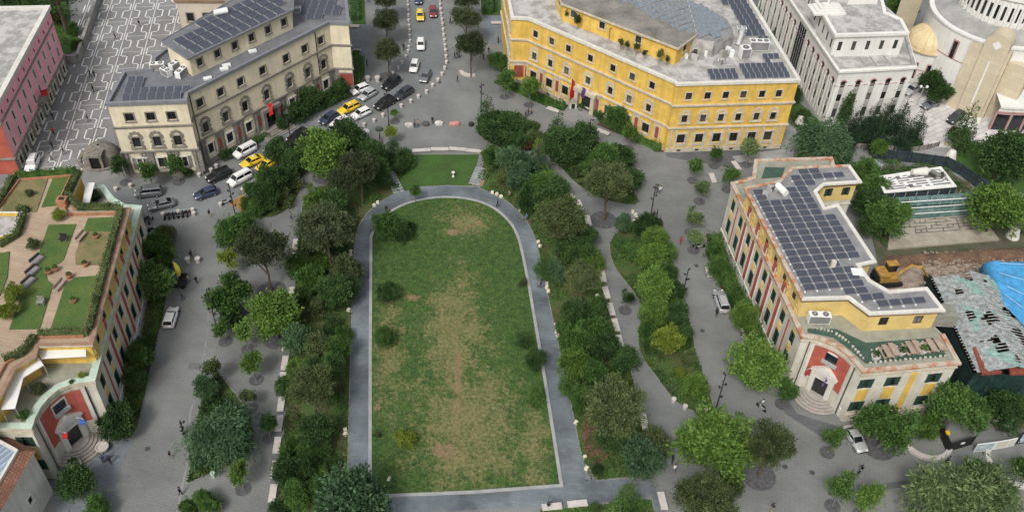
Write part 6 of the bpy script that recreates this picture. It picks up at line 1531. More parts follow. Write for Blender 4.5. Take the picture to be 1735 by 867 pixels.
# bollards
def bollard_mesh(r=.3, h=.65):
    g = MB(); g.lathe((0, 0, 0), [(r * .8, 0), (r * .8, h * .55), (r, h * .62), (r, h * .95), (r * .85, h), (0, h)], BST, n=12); return g.mesh('bollard', smooth=False)
BOL = bollard_mesh()
def bollards(pts, desc, sc=1.0):
    for i, (u, v) in enumerate(sorted(pts, key=lambda p: p[1])):
        c = G(u, v); o = link('bollard', BOL); o.location = c; o.scale = (sc,) * 3; tag(o, f'{ordinal(i)} stone bollard from the top {desc}', 'bollard', 'bollards ' + desc)
bollards([(691, 4), (691, 12), (691.7, 20.5), (692, 28.5), (692.5, 37), (693, 46), (694, 54), (694, 63), (694.8, 72), (693, 82), (691.5, 89), (688, 98), (681.7, 108), (675, 117), (666, 126)], 'along the left kerb of the boulevard')
bollards([(745.3, 3), (745.8, 11), (746.7, 19), (747.8, 27), (749, 36), (750, 44), (751, 53), (751.7, 62), (753, 71), (754, 80), (755, 88), (755.8, 98), (756.4, 108), (753.5, 118), (749, 128), (742, 138), (733, 147), (722.6, 158), (709, 166), (696, 174), (680, 182), (649, 198), (634, 207), (617, 214)], 'along the right kerb of the boulevard', 1.15)
bollards([(623, 138), (640, 138)], 'beside the corner hedge', 1.8)
bollards([(277, 366), (303, 362), (327, 359), (329, 365), (374, 349), (412, 325)], 'by the parked motorcycles', 1.2)
bollards([(367, 284), (358, 291), (338, 299), (197, 323), (222, 317)], 'in front of the cream building', 1.2)
bollards([(319, 444), (336, 444)], 'across the left hand street', 1.5)
bollards([(1141, 680), (1160, 692)], 'on the tip of the lens-shaped bed', 1.2)
CUBE = MB(); CUBE.hexa([(-.27, -.27, 0), (.27, -.27, 0), (.27, .27, 0), (-.27, .27, 0), (-.22, -.22, .42), (.22, -.22, .42), (.22, .22, .42), (-.22, .22, .42)], M('cream_stone', (.62, .57, .46), var=.1)); CUBEM = CUBE.mesh('stone_cube')
seats = [(634, 349), (640, 344), (594, 427), (594, 432), (591, 526), (585, 729), (585, 736), (583, 796), (834, 327), (842, 330), (849, 334), (881, 356), (912, 411), (915, 418), (926, 482), (927, 488), (929, 494), (942, 551), (943, 563), (945, 569), (976, 716), (991, 775), (994, 794), (1072, 360), (1077, 365), (1079, 370), (1073, 376), (1081, 376), (1012, 502), (968, 332), (972, 336), (1196, 695), (1001, 394)]
L_s = [s for s in seats if s[0] < 700]; R_s = [s for s in seats if 700 < s[0] < 1005]; O_s = [s for s in seats if s[0] >= 1005]
for lst, d in ((L_s, 'on the left edge of the ring path'), (R_s, 'on the right side of the ring path'), (O_s, 'round the lens-shaped bed')):
    for i, (u, v) in enumerate(sorted(lst, key=lambda p: p[1])):
        o = link('stone_cube', CUBEM); o.location = G(u, v); o.rotation_euler = (0, 0, i * .7); tag(o, f'{ordinal(i)} cream stone cube from the top {d}', 'stone cube', 'stone cubes ' + d)
# coloured stones in a row
for i, (u, v, cn, sx, lab) in enumerate([(694, 214, (.42, .41, .39), 1.5, 'speckled grey stone block, left in the row of coloured stones'), (721.6, 212, (.08, .08, .075), 1.2, 'dark mottled boulder in the row of coloured stones'), (744, 211, (.5, .49, .47), 1.4, 'white boulder in the row of coloured stones'), (771, 212, (.42, .21, .19), 2.0, 'pinkish red stone slab in the row of coloured stones'), (798, 213, (.03, .03, .03), 1.0, 'small black block at the right end of the coloured stones'), (642, 221, (.06, .075, .065), 1.5, 'dark green stone slab beside the thin young tree'), (620, 225, (.6, .59, .57), 1.2, 'white slab left of the dark green stone')]):
    c = G(u, v); g = MB(); random.seed(i + 40); mt = M('stone_%s' % ['speckled', 'mottled', 'white', 'pink', 'black', 'green', 'pale'][i], cn, var=.3, scale=3, fine=.2)
    N = 9; rs = [random.uniform(.8, 1.1) for _ in range(N)]
    lv = [(.95, 0), (1.0, .35), (.9, .6), (.6, .75)]; k = g.mi(mt)
    for f, z in lv:
        for a in range(N): g.v.append((c.x + sx * .6 * rs[a] * f * math.cos(6.283 * a / N), c.y + .55 * rs[a] * f * math.sin(6.283 * a / N), z))
    for j in range(3):
        for a in range(N): b2 = (a + 1) % N; g.f.append((j * N + a, j * N + b2, (j + 1) * N + b2, (j + 1) * N + a)); g.m.append(k)
    g.f.append(tuple(range(3 * N, 4 * N))); g.m.append(k); g.top('stone_block', label=lab, cat='stone', group='coloured stones in a row')
# lamp posts: pole with spotlights
def lamp(u, v, h, rz, lab, heads=6):
    c = G(u, v); o = thing('street_lamp', lab, 'street lamp', (c.x, c.y, 0), 0, 'black floodlight posts'); g = MB()
    g.tube([(c.x, c.y, 0), (c.x, c.y, h)], [.1, .07], BLACK, n=8); g.cyl((c.x, c.y, 0), .2, .25, BLACK); g.part('pole', o)
    for k in range(heads):
        z = h - .3 - k * .85 * (h / 8); a = rz + k * 2.2; x, y = c.x + .38 * math.cos(a), c.y + .38 * math.sin(a); g = MB(); T = Matrix.Translation((x, y, z)) @ Matrix.Rotation(a, 4, 'Z') @ Matrix.Rotation(R(35), 4, 'Y')
        g.cyl((0, 0, -.16), .14, .32, BLACK, n=8, T=T); g.tube([(c.x, c.y, z), (x, y, z)], .035, BLACK, n=4); g.part('spotlight', o)
lamp(323, 765, 6.8, 0, 'black floodlight post beside the round willow-like tree on the left'); lamp(368, 558, 8.5, 1, 'black floodlight post at the left row of street trees'); lamp(401, 375, 8.0, 2, 'black floodlight post near the parked motorcycles'); lamp(659, 213, 8.2, 1, 'black floodlight post beside the thin young tree by the road', 2); lamp(494, 247, 6.5, 0, 'black post in front of the cream building entrance', 3)
lamp(815, 190, 6.5, 0, 'black floodlight post behind the dark cedar', 4); lamp(994, 268, 8.8, 0, 'black floodlight post right of the yellow building steps', 4); lamp(1102, 368, 7.4, 0, 'black floodlight post above the lens-shaped bed'); lamp(1154, 512, 7.2, 1, 'black floodlight post beside the silver off-roader walk'); lamp(1210, 702, 8.8, 2, 'black floodlight post at the lower tip of the lens-shaped bed')
c = G(1553, 180); o = thing('street_lamp', 'lamp with two white globes in the marble court', 'street lamp', (c.x, c.y, 0)); g = MB(); g.tube([(c.x, c.y, 0), (c.x, c.y, 4.4)], .07, METAL); g.tube([(c.x - .6, c.y, 4.4), (c.x + .6, c.y, 4.4)], .04, METAL); g.part('pole', o)
for sx in (-.6, .6): g = MB(); g.lathe((c.x + sx, c.y, 4.3), [(0, 0), (.25, .1), (.3, .3), (.2, .5), (0, .55)], WMETAL, n=10); g.part('globe', o)
# motorcycles, bicycles, scooters
def motorbike(u, v, rz, lab, colr='dark', name='motorcycle', grp='parked motorcycles'):
    c = G(u, v); o = thing(name, lab, name, (c.x, c.y, 0), rz, grp)
    if 'moto' not in BM:
        ws = []
        for x in (-.62, .62): g = MB(); g.cyl((0, 0, -.06), .3, .12, TYRE, n=12, T=Matrix.Translation((x, 0, .3)) @ Matrix.Rotation(R(90), 4, 'X')); ws.append(g.mesh('wheel'))
        g = MB(); g.hexa([(-.5, -.14, .42), (.35, -.12, .42), (.35, .12, .42), (-.5, .14, .42), (-.75, -.1, .8), (.3, -.13, .72), (.3, .13, .72), (-.75, .1, .8)], PAINTS['dark']); g.tube([(.62, 0, .3), (.42, 0, .95)], .05, METAL); bd = g.mesh('frame')
        g = MB(); g.hexa([(-.7, -.13, .8), (.05, -.13, .74), (.05, .13, .74), (-.7, .13, .8), (-.68, -.1, .9), (.05, -.1, .84), (.05, .1, .84), (-.68, .1, .9)], PLASTIC); st = g.mesh('seat')
        g = MB(); g.tube([(.38, -.34, 1.0), (.46, 0, .98), (.38, .34, 1.0)], .03, METAL); hb_ = g.mesh('handlebar'); BM['moto'] = (ws, bd, st, hb_)
    ws, bd, st, hb_ = BM['moto']
    for w_ in ws: link('wheel', w_, o)
    b_ = link('frame', bd, o); b_.material_slots[0].link = 'OBJECT'; b_.material_slots[0].material = PAINTS[colr]; link('seat', st, o); link('handlebar', hb_, o); return o
for i, (u, v, cl) in enumerate([(283, 369, 'dark'), (290, 368, 'grey'), (297, 367, 'dark'), (306, 366, 'silver'), (313, 365, 'dark'), (320, 364, 'red'), (248, 374, 'dark'), (256, 376, 'grey')]): motorbike(u, v, 1.35 + .1 * (i % 3), f'{ordinal(i)} motorcycle in the row beside the bollards below the grey sedan', cl)
motorbike(1172, 414, 1.9, 'black scooter parked left of the pale street tree', 'black'); motorbike(1186, 420, .4, 'white scooter parked under the pale street tree', 'white'); motorbike(1139, 778, 1.4, 'dark motorcycle beside the olive tree on the lower right walk', 'dark'); motorbike(472, 238, 1.3, 'dark motorcycle near the cream building steps', 'dark'); motorbike(260, 392, .3, 'dark scooter below the green coping corner', 'dark')
motorbike(385, 345, .5, 'grey bicycle leaning by the lamp near the striped deck', 'silver', 'bicycle', 'bicycles'); 
for (u, v, rz, lab, a, b_) in ((1289, 692, 2.2, 'grey bicycle ridden across the right plaza', 'white', 'black'), (1455, 803, .8, 'dark bicycle ridden between plaza and bottom trees', 'black', 'black')):
    motorbike(u, v, rz, lab, 'silver', 'bicycle', 'bicycles'); c = G(u, v); add_person(u, v, 'sit', a, b_, 'person riding the ' + lab.split(' ridden')[0] + ' ' + lab.split('ridden ')[1], zoff=.9, rz=rz - R(90))
# feather banner cart
c = G(303, 482); o = thing('vendor_cart', 'dark vendor cart with a yellow feather banner on the left street', 'cart', (c.x, c.y, 0)); T = Matrix.Translation(c)
g = MB(); g.box(-1.2, 1.3, -.9, 1.2, .35, .6, PLASTIC, T); g.box(-1.2, 1.3, 1.1, 1.2, .6, 1.4, PLASTIC, T); g.box(-1.0, -.2, -.6, .8, .6, 1.3, PAINTS['grey'], T); g.part('tray', o)
for x, y in ((-.9, -.8), (.9, -.8), (-.9, 1.0), (.9, 1.0)): g = MB(); g.cyl((0, 0, -.07), .3, .14, TYRE, T=Matrix.Translation(c + Vector((x, y, .3))) @ Matrix.Rotation(R(90), 4, 'X')); g.part('wheel', o)
g = MB(); pr = [(0, 1.2), (.55, 1.6), (.8, 2.6), (.72, 3.6), (.35, 4.3), (0, 4.6)]
fr = [(x, -.02, z) for x, z in pr]; bk = [(x, .02, z) for x, z in pr]; k = g.mi(M('banner_yellow', (.62, .56, .06))); i0 = len(g.v)
g.v.extend([tuple(c + Vector(p) + Vector((-.1, .4, 0))) for p in fr + bk]); g.f += [tuple(range(i0, i0 + 6)), tuple(range(i0 + 11, i0 + 5, -1))]; g.m += [k, k]; g.tube([c + Vector((-.1, .4, .5)), c + Vector((-.1, .4, 4.7))], .03, METAL); g.part('banner', o)
# planters with palms, sentry box, bins, signs, hoarding
def pot(u, v, r, lab, z=0, plant=True, mat=None, h=.8, name='planter'):
    c = G(u, v, z); o = thing(name, lab, 'planter', (c.x, c.y, z)); g = MB(); g.lathe(tuple(c), [(r * .7, 0), (r, h * .85), (r * 1.08, h * .9), (r * 1.08, h), (r * .85, h), (r * .8, h * .8), (0, h * .8)], mat or BST, n=16); g.part('bowl', o)
    if plant:
        g = MB(); lm = leafmat('leaf_green', (.02, .05, .012), (.07, .14, .03))
        for k in range(90):
            a, e = random.uniform(0, 6.28), random.uniform(.2, 1.3); q = c + Vector((math.cos(a) * math.cos(e), math.sin(a) * math.cos(e), 0)) * r * random.uniform(.4, 1.1) + Vector((0, 0, h + math.sin(e) * r * 1.1)); s = r * .25; t = Vector((random.uniform(-1, 1), random.uniform(-1, 1), random.uniform(0, 1))).normalized() * s; w_ = t.orthogonal().normalized() * s * .6
            g.poly([q - t, q + w_, q + t, q - w_], lm)
        g.part('foliage', o)
pot(985, 190, 1.0, 'white planter on the left of the yellow building steps'); pot(1007, 201, 1.0, 'white planter on the right of the yellow building steps'); pot(175, 762, .8, 'round stone planter beside the people at lower left', plant=False); pot(129, 791, .8, 'round stone planter by the steps at lower left')
for (u, v, lab) in ((970, 188, 'stone sentry box beside the yellow building steps'), (490, 205, 'round topped cream sentry box by the cream building steps')):
    c = G(u, v); o = thing('sentry_box', lab, 'sentry box', (c.x, c.y, 0)); g = MB(); g.box(-.7, .7, -.6, .6, 0, 2.3, OFFW, Matrix.Translation(c)); g.part('booth', o); g = MB(); g.hexa([tuple(c + Vector(p)) for p in ((-.85, -.75, 2.3), (.85, -.75, 2.3), (.85, .75, 2.3), (-.85, .75, 2.3), (-.2, -.2, 2.9), (.2, -.2, 2.9), (.2, .2, 2.9), (-.2, .2, 2.9))], GREYSTONE); g.part('roof', o); g = MB(); g.box(-.35, .35, -.63, -.6, .3, 2.0, GLASS, Matrix.Translation(c)); g.part('opening', o)
def bin_(u, v, lab, mt):
    c = G(u, v); g = MB(); g.lathe(tuple(c), [(.25, 0), (.3, .9), (.33, .95), (.24, 1.0), (.22, .85), (0, .8)], mt, n=12); g.top('litter_bin', label=lab, cat='bin')
bin_(362, 807, 'pale green and white litter bin below the round willow-like tree', M('bin_green', (.42, .55, .47))); bin_(1181, 700, 'grey ring-topped litter bin at the tip of the lens bed', GREYSTONE)
c = G(768, 300); g = MB(); g.lathe(tuple(c), [(.22, 0), (.2, .3), (.12, .35), (.1, .7), (.28, .95), (.3, 1.15), (.15, 1.25), (0, 1.3)], WHITEP, n=10); g.top('statue', label='small white statue on the grass above the ring path', cat='statue')
c = G(659, 811); g = MB(); g.hexa([(c.x - .25, c.y - .3, .06), (c.x + .1, c.y - .35, .06), (c.x + .25, c.y + .35, .06), (c.x - .05, c.y + .4, .06), (c.x - .15, c.y - .1, .3), (c.x + .05, c.y - .15, .3), (c.x + .1, c.y + .15, .28), (c.x - .02, c.y + .2, .28)], WHITEP); g.top('carrier_bag', label='white bag lying on the lower left of the lawn', cat='bag')
# striped deck by motorcycles
c = G(413, 345); g = MB(); T = Matrix.Translation(c) @ Matrix.Rotation(R(55), 4, 'Z')
for k in range(9): g.box(-1.5, 1.5, -2 + k * .45, -1.7 + k * .45, 0, .15, M('orange_board', (.40, .22, .08)), T)
g.top('timber_rack', label='low rack of orange boards beside the left island trees', cat='rack')
# site gate and boards at bottom right
o = thing('site_gate', 'black plywood gate boxes around the tree at bottom right', 'gate', tuple(G(1605, 765)))
g = MB(); pts = [G(1585, 722), G(1604, 765), G(1646, 752)]
for a, b_ in zip(pts, pts[1:]):
    d = (b_ - a).normalized(); n2 = Vector((-d.y, d.x, 0)) * .05; q = [a - n2, b_ - n2, b_ + n2, a + n2]; g.hexa([tuple(x) for x in q] + [tuple(x + Vector((0, 0, 1.9))) for x in q], PLASTIC)
g.part('board', o); 
g = MB(); a = G(1604, 765).lerp(G(1646, 752), .5); g.box(-.35, .35, -.09, -.06, 1.0, 1.4, WMETAL, Matrix.Translation(a) @ Matrix.Rotation(R(12), 4, 'Z')); g.part('notice', o)
g = MB(); a = G(1587, 724).lerp(G(1604, 765), .55); g.box(-.2, .3, -.4, .2, 1.9, 2.1, PAINTS['yellow'], Matrix.Translation(a)); g.part('yellow_marker', o)
BPIC = M('board_picture', (.50, .58, .60), col2=(.22, .30, .36), scale=1.2)
o = thing('information_hoarding', 'white framed boards with pale pictures along the site edge', 'hoarding', tuple(G(1648, 765)))
for k, (ua, va, ub, vb) in enumerate(((1648, 766, 1680, 762), (1680, 762, 1703, 758), (1703, 758, 1716, 755))):
    a, b_ = G(ua, va), G(ub, vb); g = MB(); fbox(g, a, b_, 0, (b_ - a).length, .1, 1.9, .05, WMETAL, inn=.05); f = g.part('frame', o); g = MB(); fbox(g, a, b_, .15, (b_ - a).length - .15, .3, 1.75, .06, BPIC if k == 0 else OFFW, inn=-.05); g.part('picture', f)
a, b_ = G(1720, 752), G(1760, 745); o = thing('information_board', 'dark framed picture board at the right edge', 'board', tuple(a)); g = MB(); fbox(g, a, b_, 0, (b_ - a).length, 0, 2.6, .05, PLASTIC, inn=.05); f = g.part('frame', o); g = MB(); fbox(g, a, b_, .25, (b_ - a).length - .25, .3, 2.3, .06, BPIC, inn=-.05); g.part('picture', f)
c = G(1732, 690); g = MB(); g.box(-1.6, 1.6, -1, 1, .5, 1.9, M('orange_paint', (.62, .25, .03)), Matrix.Translation(c) @ Matrix.Rotation(.3, 4, 'Z')); o = thing('skip_container', 'orange skip half hidden at the right edge', 'skip', tuple(c)); g.part('tub', o); g = MB(); g.box(-1.7, 1.7, -1.1, 1.1, 1.9, 2.0, M('orange_dark', (.42, .16, .02)), Matrix.Translation(c) @ Matrix.Rotation(.3, 4, 'Z')); g.box(-1.3, 1.3, -.8, .8, 0, .5, PLASTIC, Matrix.Translation(c) @ Matrix.Rotation(.3, 4, 'Z')); g.part('rim', o)
# railing and gate of the church court
fr = fence_run('court_railing', [G(u, v) for u, v in ((1440, 250), (1540, 258), (1575, 252), (1590, 248))], 1.1, GREYSTONE, 'low grey wall with railing below the row of dark conifers', cat='railing', post=2); fence_run('court_railing', [G(u, v) for u, v in ((1600, 246), (1625, 252), (1720, 248), (1800, 246))], .9, PALETRIM, 'pale low wall below the cathedral court', cat='wall', post=3, pm=PALETRIM)
# terrace furniture (right building) and roof-garden furniture (left)
random.seed(21)
WT = M('table_wood', (.32, .25, .2), var=.2)
for i, (u, v) in enumerate([(1500, 600), (1511, 597), (1540, 594), (1551, 592), (1575, 590), (1588, 588)]):
    c = G(u, v, T3 - .06); o = thing('picnic_table', f'{ordinal(i)} wooden table from the left on the green terrace', 'table', tuple(c), R(100), 'tables on the green terrace')
    if 'tb' not in BM:
        g = MB(); g.box(-1.1, 1.1, -.35, .35, .7, .76, WT); a_ = g.mesh('tabletop'); g = MB(); g.box(-1.1, 1.1, .55, .8, .42, .47, WT); b1 = g.mesh('bench_plank'); g = MB(); g.box(-1.1, 1.1, -.8, -.55, .42, .47, WT); b2 = g.mesh('bench_plank'); g = MB()
        for x in (-.8, .8): g.box(x - .04, x + .04, -.7, .7, .36, .42, WT); g.box(x - .04, x + .04, -.3, -.2, 0, .7, WT); g.box(x - .04, x + .04, .2, .3, 0, .7, WT)
        BM['tb'] = (a_, b1, b2, g.mesh('trestle'))
    for nm, me in zip(('tabletop', 'bench_plank', 'bench_plank', 'trestle'), BM['tb']): link(nm, me, o)
for i, (u, v) in enumerate([(1482, 608), (1525, 600), (1562, 597)]): pot(u, v, .6, f'{ordinal(i)} large potted shrub from the left among the terrace tables', z=T3 - .06, h=.7)
PB = MB(); PB.lathe((0, 0, 0), [(.16, 0), (.22, .34), (.17, .36), (0, .3)], M('pot_clay', (.42, .40, .36)), n=10); PBM = PB.mesh('flowerpot')
k = 0
for (ua, va, ub, vb, n, wh) in ((1375, 556, 1412, 563, 6, 'upper curved edge'), (1414, 565, 1440, 582, 5, 'middle curved edge'), (1442, 586, 1464, 610, 5, 'lower curved edge'), (1470, 616, 1605, 604, 16, 'front edge'), (1472, 594, 1590, 580, 14, 'inner edge')):
    for i in range(n):
        t = (i + .5) / n; c = G(ua + (ub - ua) * t, va + (vb - va) * t, T3 - .06); o = link('flowerpot', PBM); o.location = c; s = random.uniform(.55, 1.0); o.scale = (s, s, s); tag(o, f'{ordinal(i)} white flowerpot from the left along the {wh} of the green terrace', 'flowerpot', 'white flowerpots along the green terrace')
for i, (u, v, lab) in enumerate([(108, 408, 'dark round-topped grill on the left roof lawn'), (70, 515, 'white garden chair on the left roof lawn')]):
    c = G(u, v, Z4 - .03); o = thing('garden_furniture', lab, 'garden furniture', tuple(c)); g = MB(); g.box(-.45, .45, -.35, .35, .45, .6, [PLASTIC, GREYSTONE][i], Matrix.Translation(c)); g.box(-.45, .45, .3, .4, .6, 1.1, [PLASTIC, GREYSTONE][i], Matrix.Translation(c)); g.part('seat', o); g = MB()
    for x in (-.4, .35): g.box(x, x + .06, -.3, .3, 0, .45, METAL, Matrix.Translation(c))
    g.part('legs', o)
for i, (u, v) in enumerate([(64, 443), (57, 462), (50, 480)]):
    c = G(u, v, Z4 - .03); o = thing('lounge_sofa', f'{ordinal(i)} grey lounge sofa from the top on the left roof garden', 'sofa', tuple(c), R(70), 'grey lounge sofas on the roof'); g = MB(); T = Matrix.Identity(4); g.box(-.9, .9, -.45, .45, 0, .4, GREYSTONE); link('base', g.mesh('base'), o); g = MB(); g.box(-.8, .8, -.35, .3, .4, .5, ROOFGREY); link('cushion', g.mesh('cushion'), o); g = MB(); g.box(-.9, .9, .3, .5, .4, .85, DFRAME); link('backrest', g.mesh('backrest'), o)
for i, (u, v, lab) in enumerate([(103, 486, 'small timber roof bench in the lower deck bay'), (139, 404, 'timber bench in the upper bay of the roof deck')]):
    c = G(u, v, Z4 - .03); o = thing('timber_bench', lab, 'bench', tuple(c), R(78)); g = MB(); g.box(-1, 1, -.25, .25, .4, .46, WT); link('seat', g.mesh('seat'), o); g = MB(); g.box(-1, 1, .22, .28, .46, .9, WT); link('backrest', g.mesh('backrest'), o); g = MB(); g.box(-.9, -.8, -.2, .2, 0, .4, WT); g.box(.8, .9, -.2, .2, 0, .4, WT); link('legs', g.mesh('legs'), o)
g = MB(); c = G(108, 347, Z4 - .03); g.box(-.7, .7, -.6, .6, 0, 1.2, BRK, Matrix.Translation(c)); g.box(-.4, .4, -.35, .35, 1.2, 1.22, PLASTIC, Matrix.Translation(c)); g.top('brick_planter', label='orange brick chimney planter on the left roof garden', cat='planter')
for i, (u, v) in enumerate([(95, 458), (83, 463), (118, 470), (145, 450), (163, 403), (125, 512)]): pot(u, v, .42, f'{ordinal(i)} potted shrub on the left roof garden deck', z=Z4 - .03, mat=BRK, h=.5)

# ------------------------------------------------------------------ trees, shrubs, hedges
BARK = M('bark', (.10, .075, .055), var=.3, scale=3, fine=.2)
BARKG = M('grey_bark', (.17, .155, .14), var=.25, scale=3, fine=.2)
LEAF = dict(
 bright=leafmat('leaf_bright', (.034, .080, .012), (.165, .275, .06)), green=leafmat('leaf_mid', (.020, .058, .012), (.115, .21, .054)),
 dark=leafmat('leaf_dark', (.013, .036, .011), (.08, .15, .048)), pine=leafmat('leaf_pine', (.018, .030, .014), (.10, .128, .062)),
 olive=leafmat('leaf_olive', (.026, .045, .016), (.14, .18, .072)), blue=leafmat('leaf_blue', (.020, .054, .026), (.12, .205, .098)),
 pale=leafmat('leaf_pale', (.045, .08, .03), (.22, .30, .125)), yellow=leafmat('leaf_yellow', (.06, .10, .012), (.24, .31, .05)),
 red=leafmat('leaf_red', (.05, .02, .018), (.13, .05, .04)), fir=leafmat('leaf_fir', (.008, .022, .012), (.04, .078, .042)))
def rnd_dir(rg, up=-.35):
    while True:
        d = Vector((rg.gauss(0, 1), rg.gauss(0, 1), rg.gauss(0, 1)))
        if d.length > 1e-3:
            d.normalize()
            if d.z > up: return d
def leaves(mb, rg, lobes, n, size, mat, droop=0.0, fill=.18, rough=.22, up=-.45, asp=.6):
    """leaf sprays spread through overlapping lobes (centre, radii)"""
    tot = sum(r[0] * r[1] for _, r in lobes); k = mb.mi(mat); V, Fc, Mi = mb.v, mb.f, mb.m
    for c, r in lobes:
        m_ = int(n * r[0] * r[1] / tot / 4) + 1
        for _ in range(m_):
            d = rnd_dir(rg, up); nz = pnoise(Vector((d.x * 2.1 + c[0] * 3, d.y * 2.1 + c[1] * 3, d.z * 2.1 + c[2])))
            rr = (1 + rough * 2.2 * nz) * (rg.uniform(.8, 1.1) if rg.random() > fill else rg.uniform(.35, .86)) * (1.0 if rg.random() > .06 else rg.uniform(1.05, 1.25))
            p = Vector((c[0] + d.x * r[0] * rr, c[1] + d.y * r[1] * rr, c[2] + d.z * r[2] * rr))
            # sprays: four leaf blades fanned around the twig end
            ax = (d + Vector((rg.uniform(-.5, .5), rg.uniform(-.5, .5), rg.uniform(-.2, .6) - droop))).normalized()
            for q in range(4):
                s = size * rg.uniform(.6, 1.25)
                t = (ax + Vector((rg.uniform(-.9, .9), rg.uniform(-.9, .9), rg.uniform(-.6, .6)))).normalized()
                o = p + Vector((rg.uniform(-1, 1), rg.uniform(-1, 1), rg.uniform(-1, 1))) * size * .8
                w_ = t.cross(Vector((rg.uniform(-1, 1), rg.uniform(-1, 1), rg.uniform(-.3, 1)))).normalized() * s * asp * .5; t = t * s
                i = len(V); V.append(tuple(o)); V.append(tuple(o + t * .5 + w_)); V.append(tuple(o + t)); V.append(tuple(o + t * .5 - w_)); Fc.append((i, i + 1, i + 2, i + 3)); Mi.append(k)
def trunk(mb, rg, h, r, limbs, mat, spread=.3, top=None):
    pts = [Vector((0, 0, 0))]; n = 4
    for i in range(1, n + 1): pts.append(Vector((rg.uniform(-1, 1) * r * .8, rg.uniform(-1, 1) * r * .8, h * i / n)))
    mb.tube(pts, [r * (1.25 if i == 0 else 1 - .45 * i / n) for i in range(n + 1)], mat, n=7)
    for c, rr in limbs:
        a = pts[rg.choice((2, 3, 4))]; e = Vector(c); mb.tube([a, a.lerp(e, .5) + Vector((0, 0, -.05 * h)), e], [r * .42, r * .3, r * .12], mat, n=5)
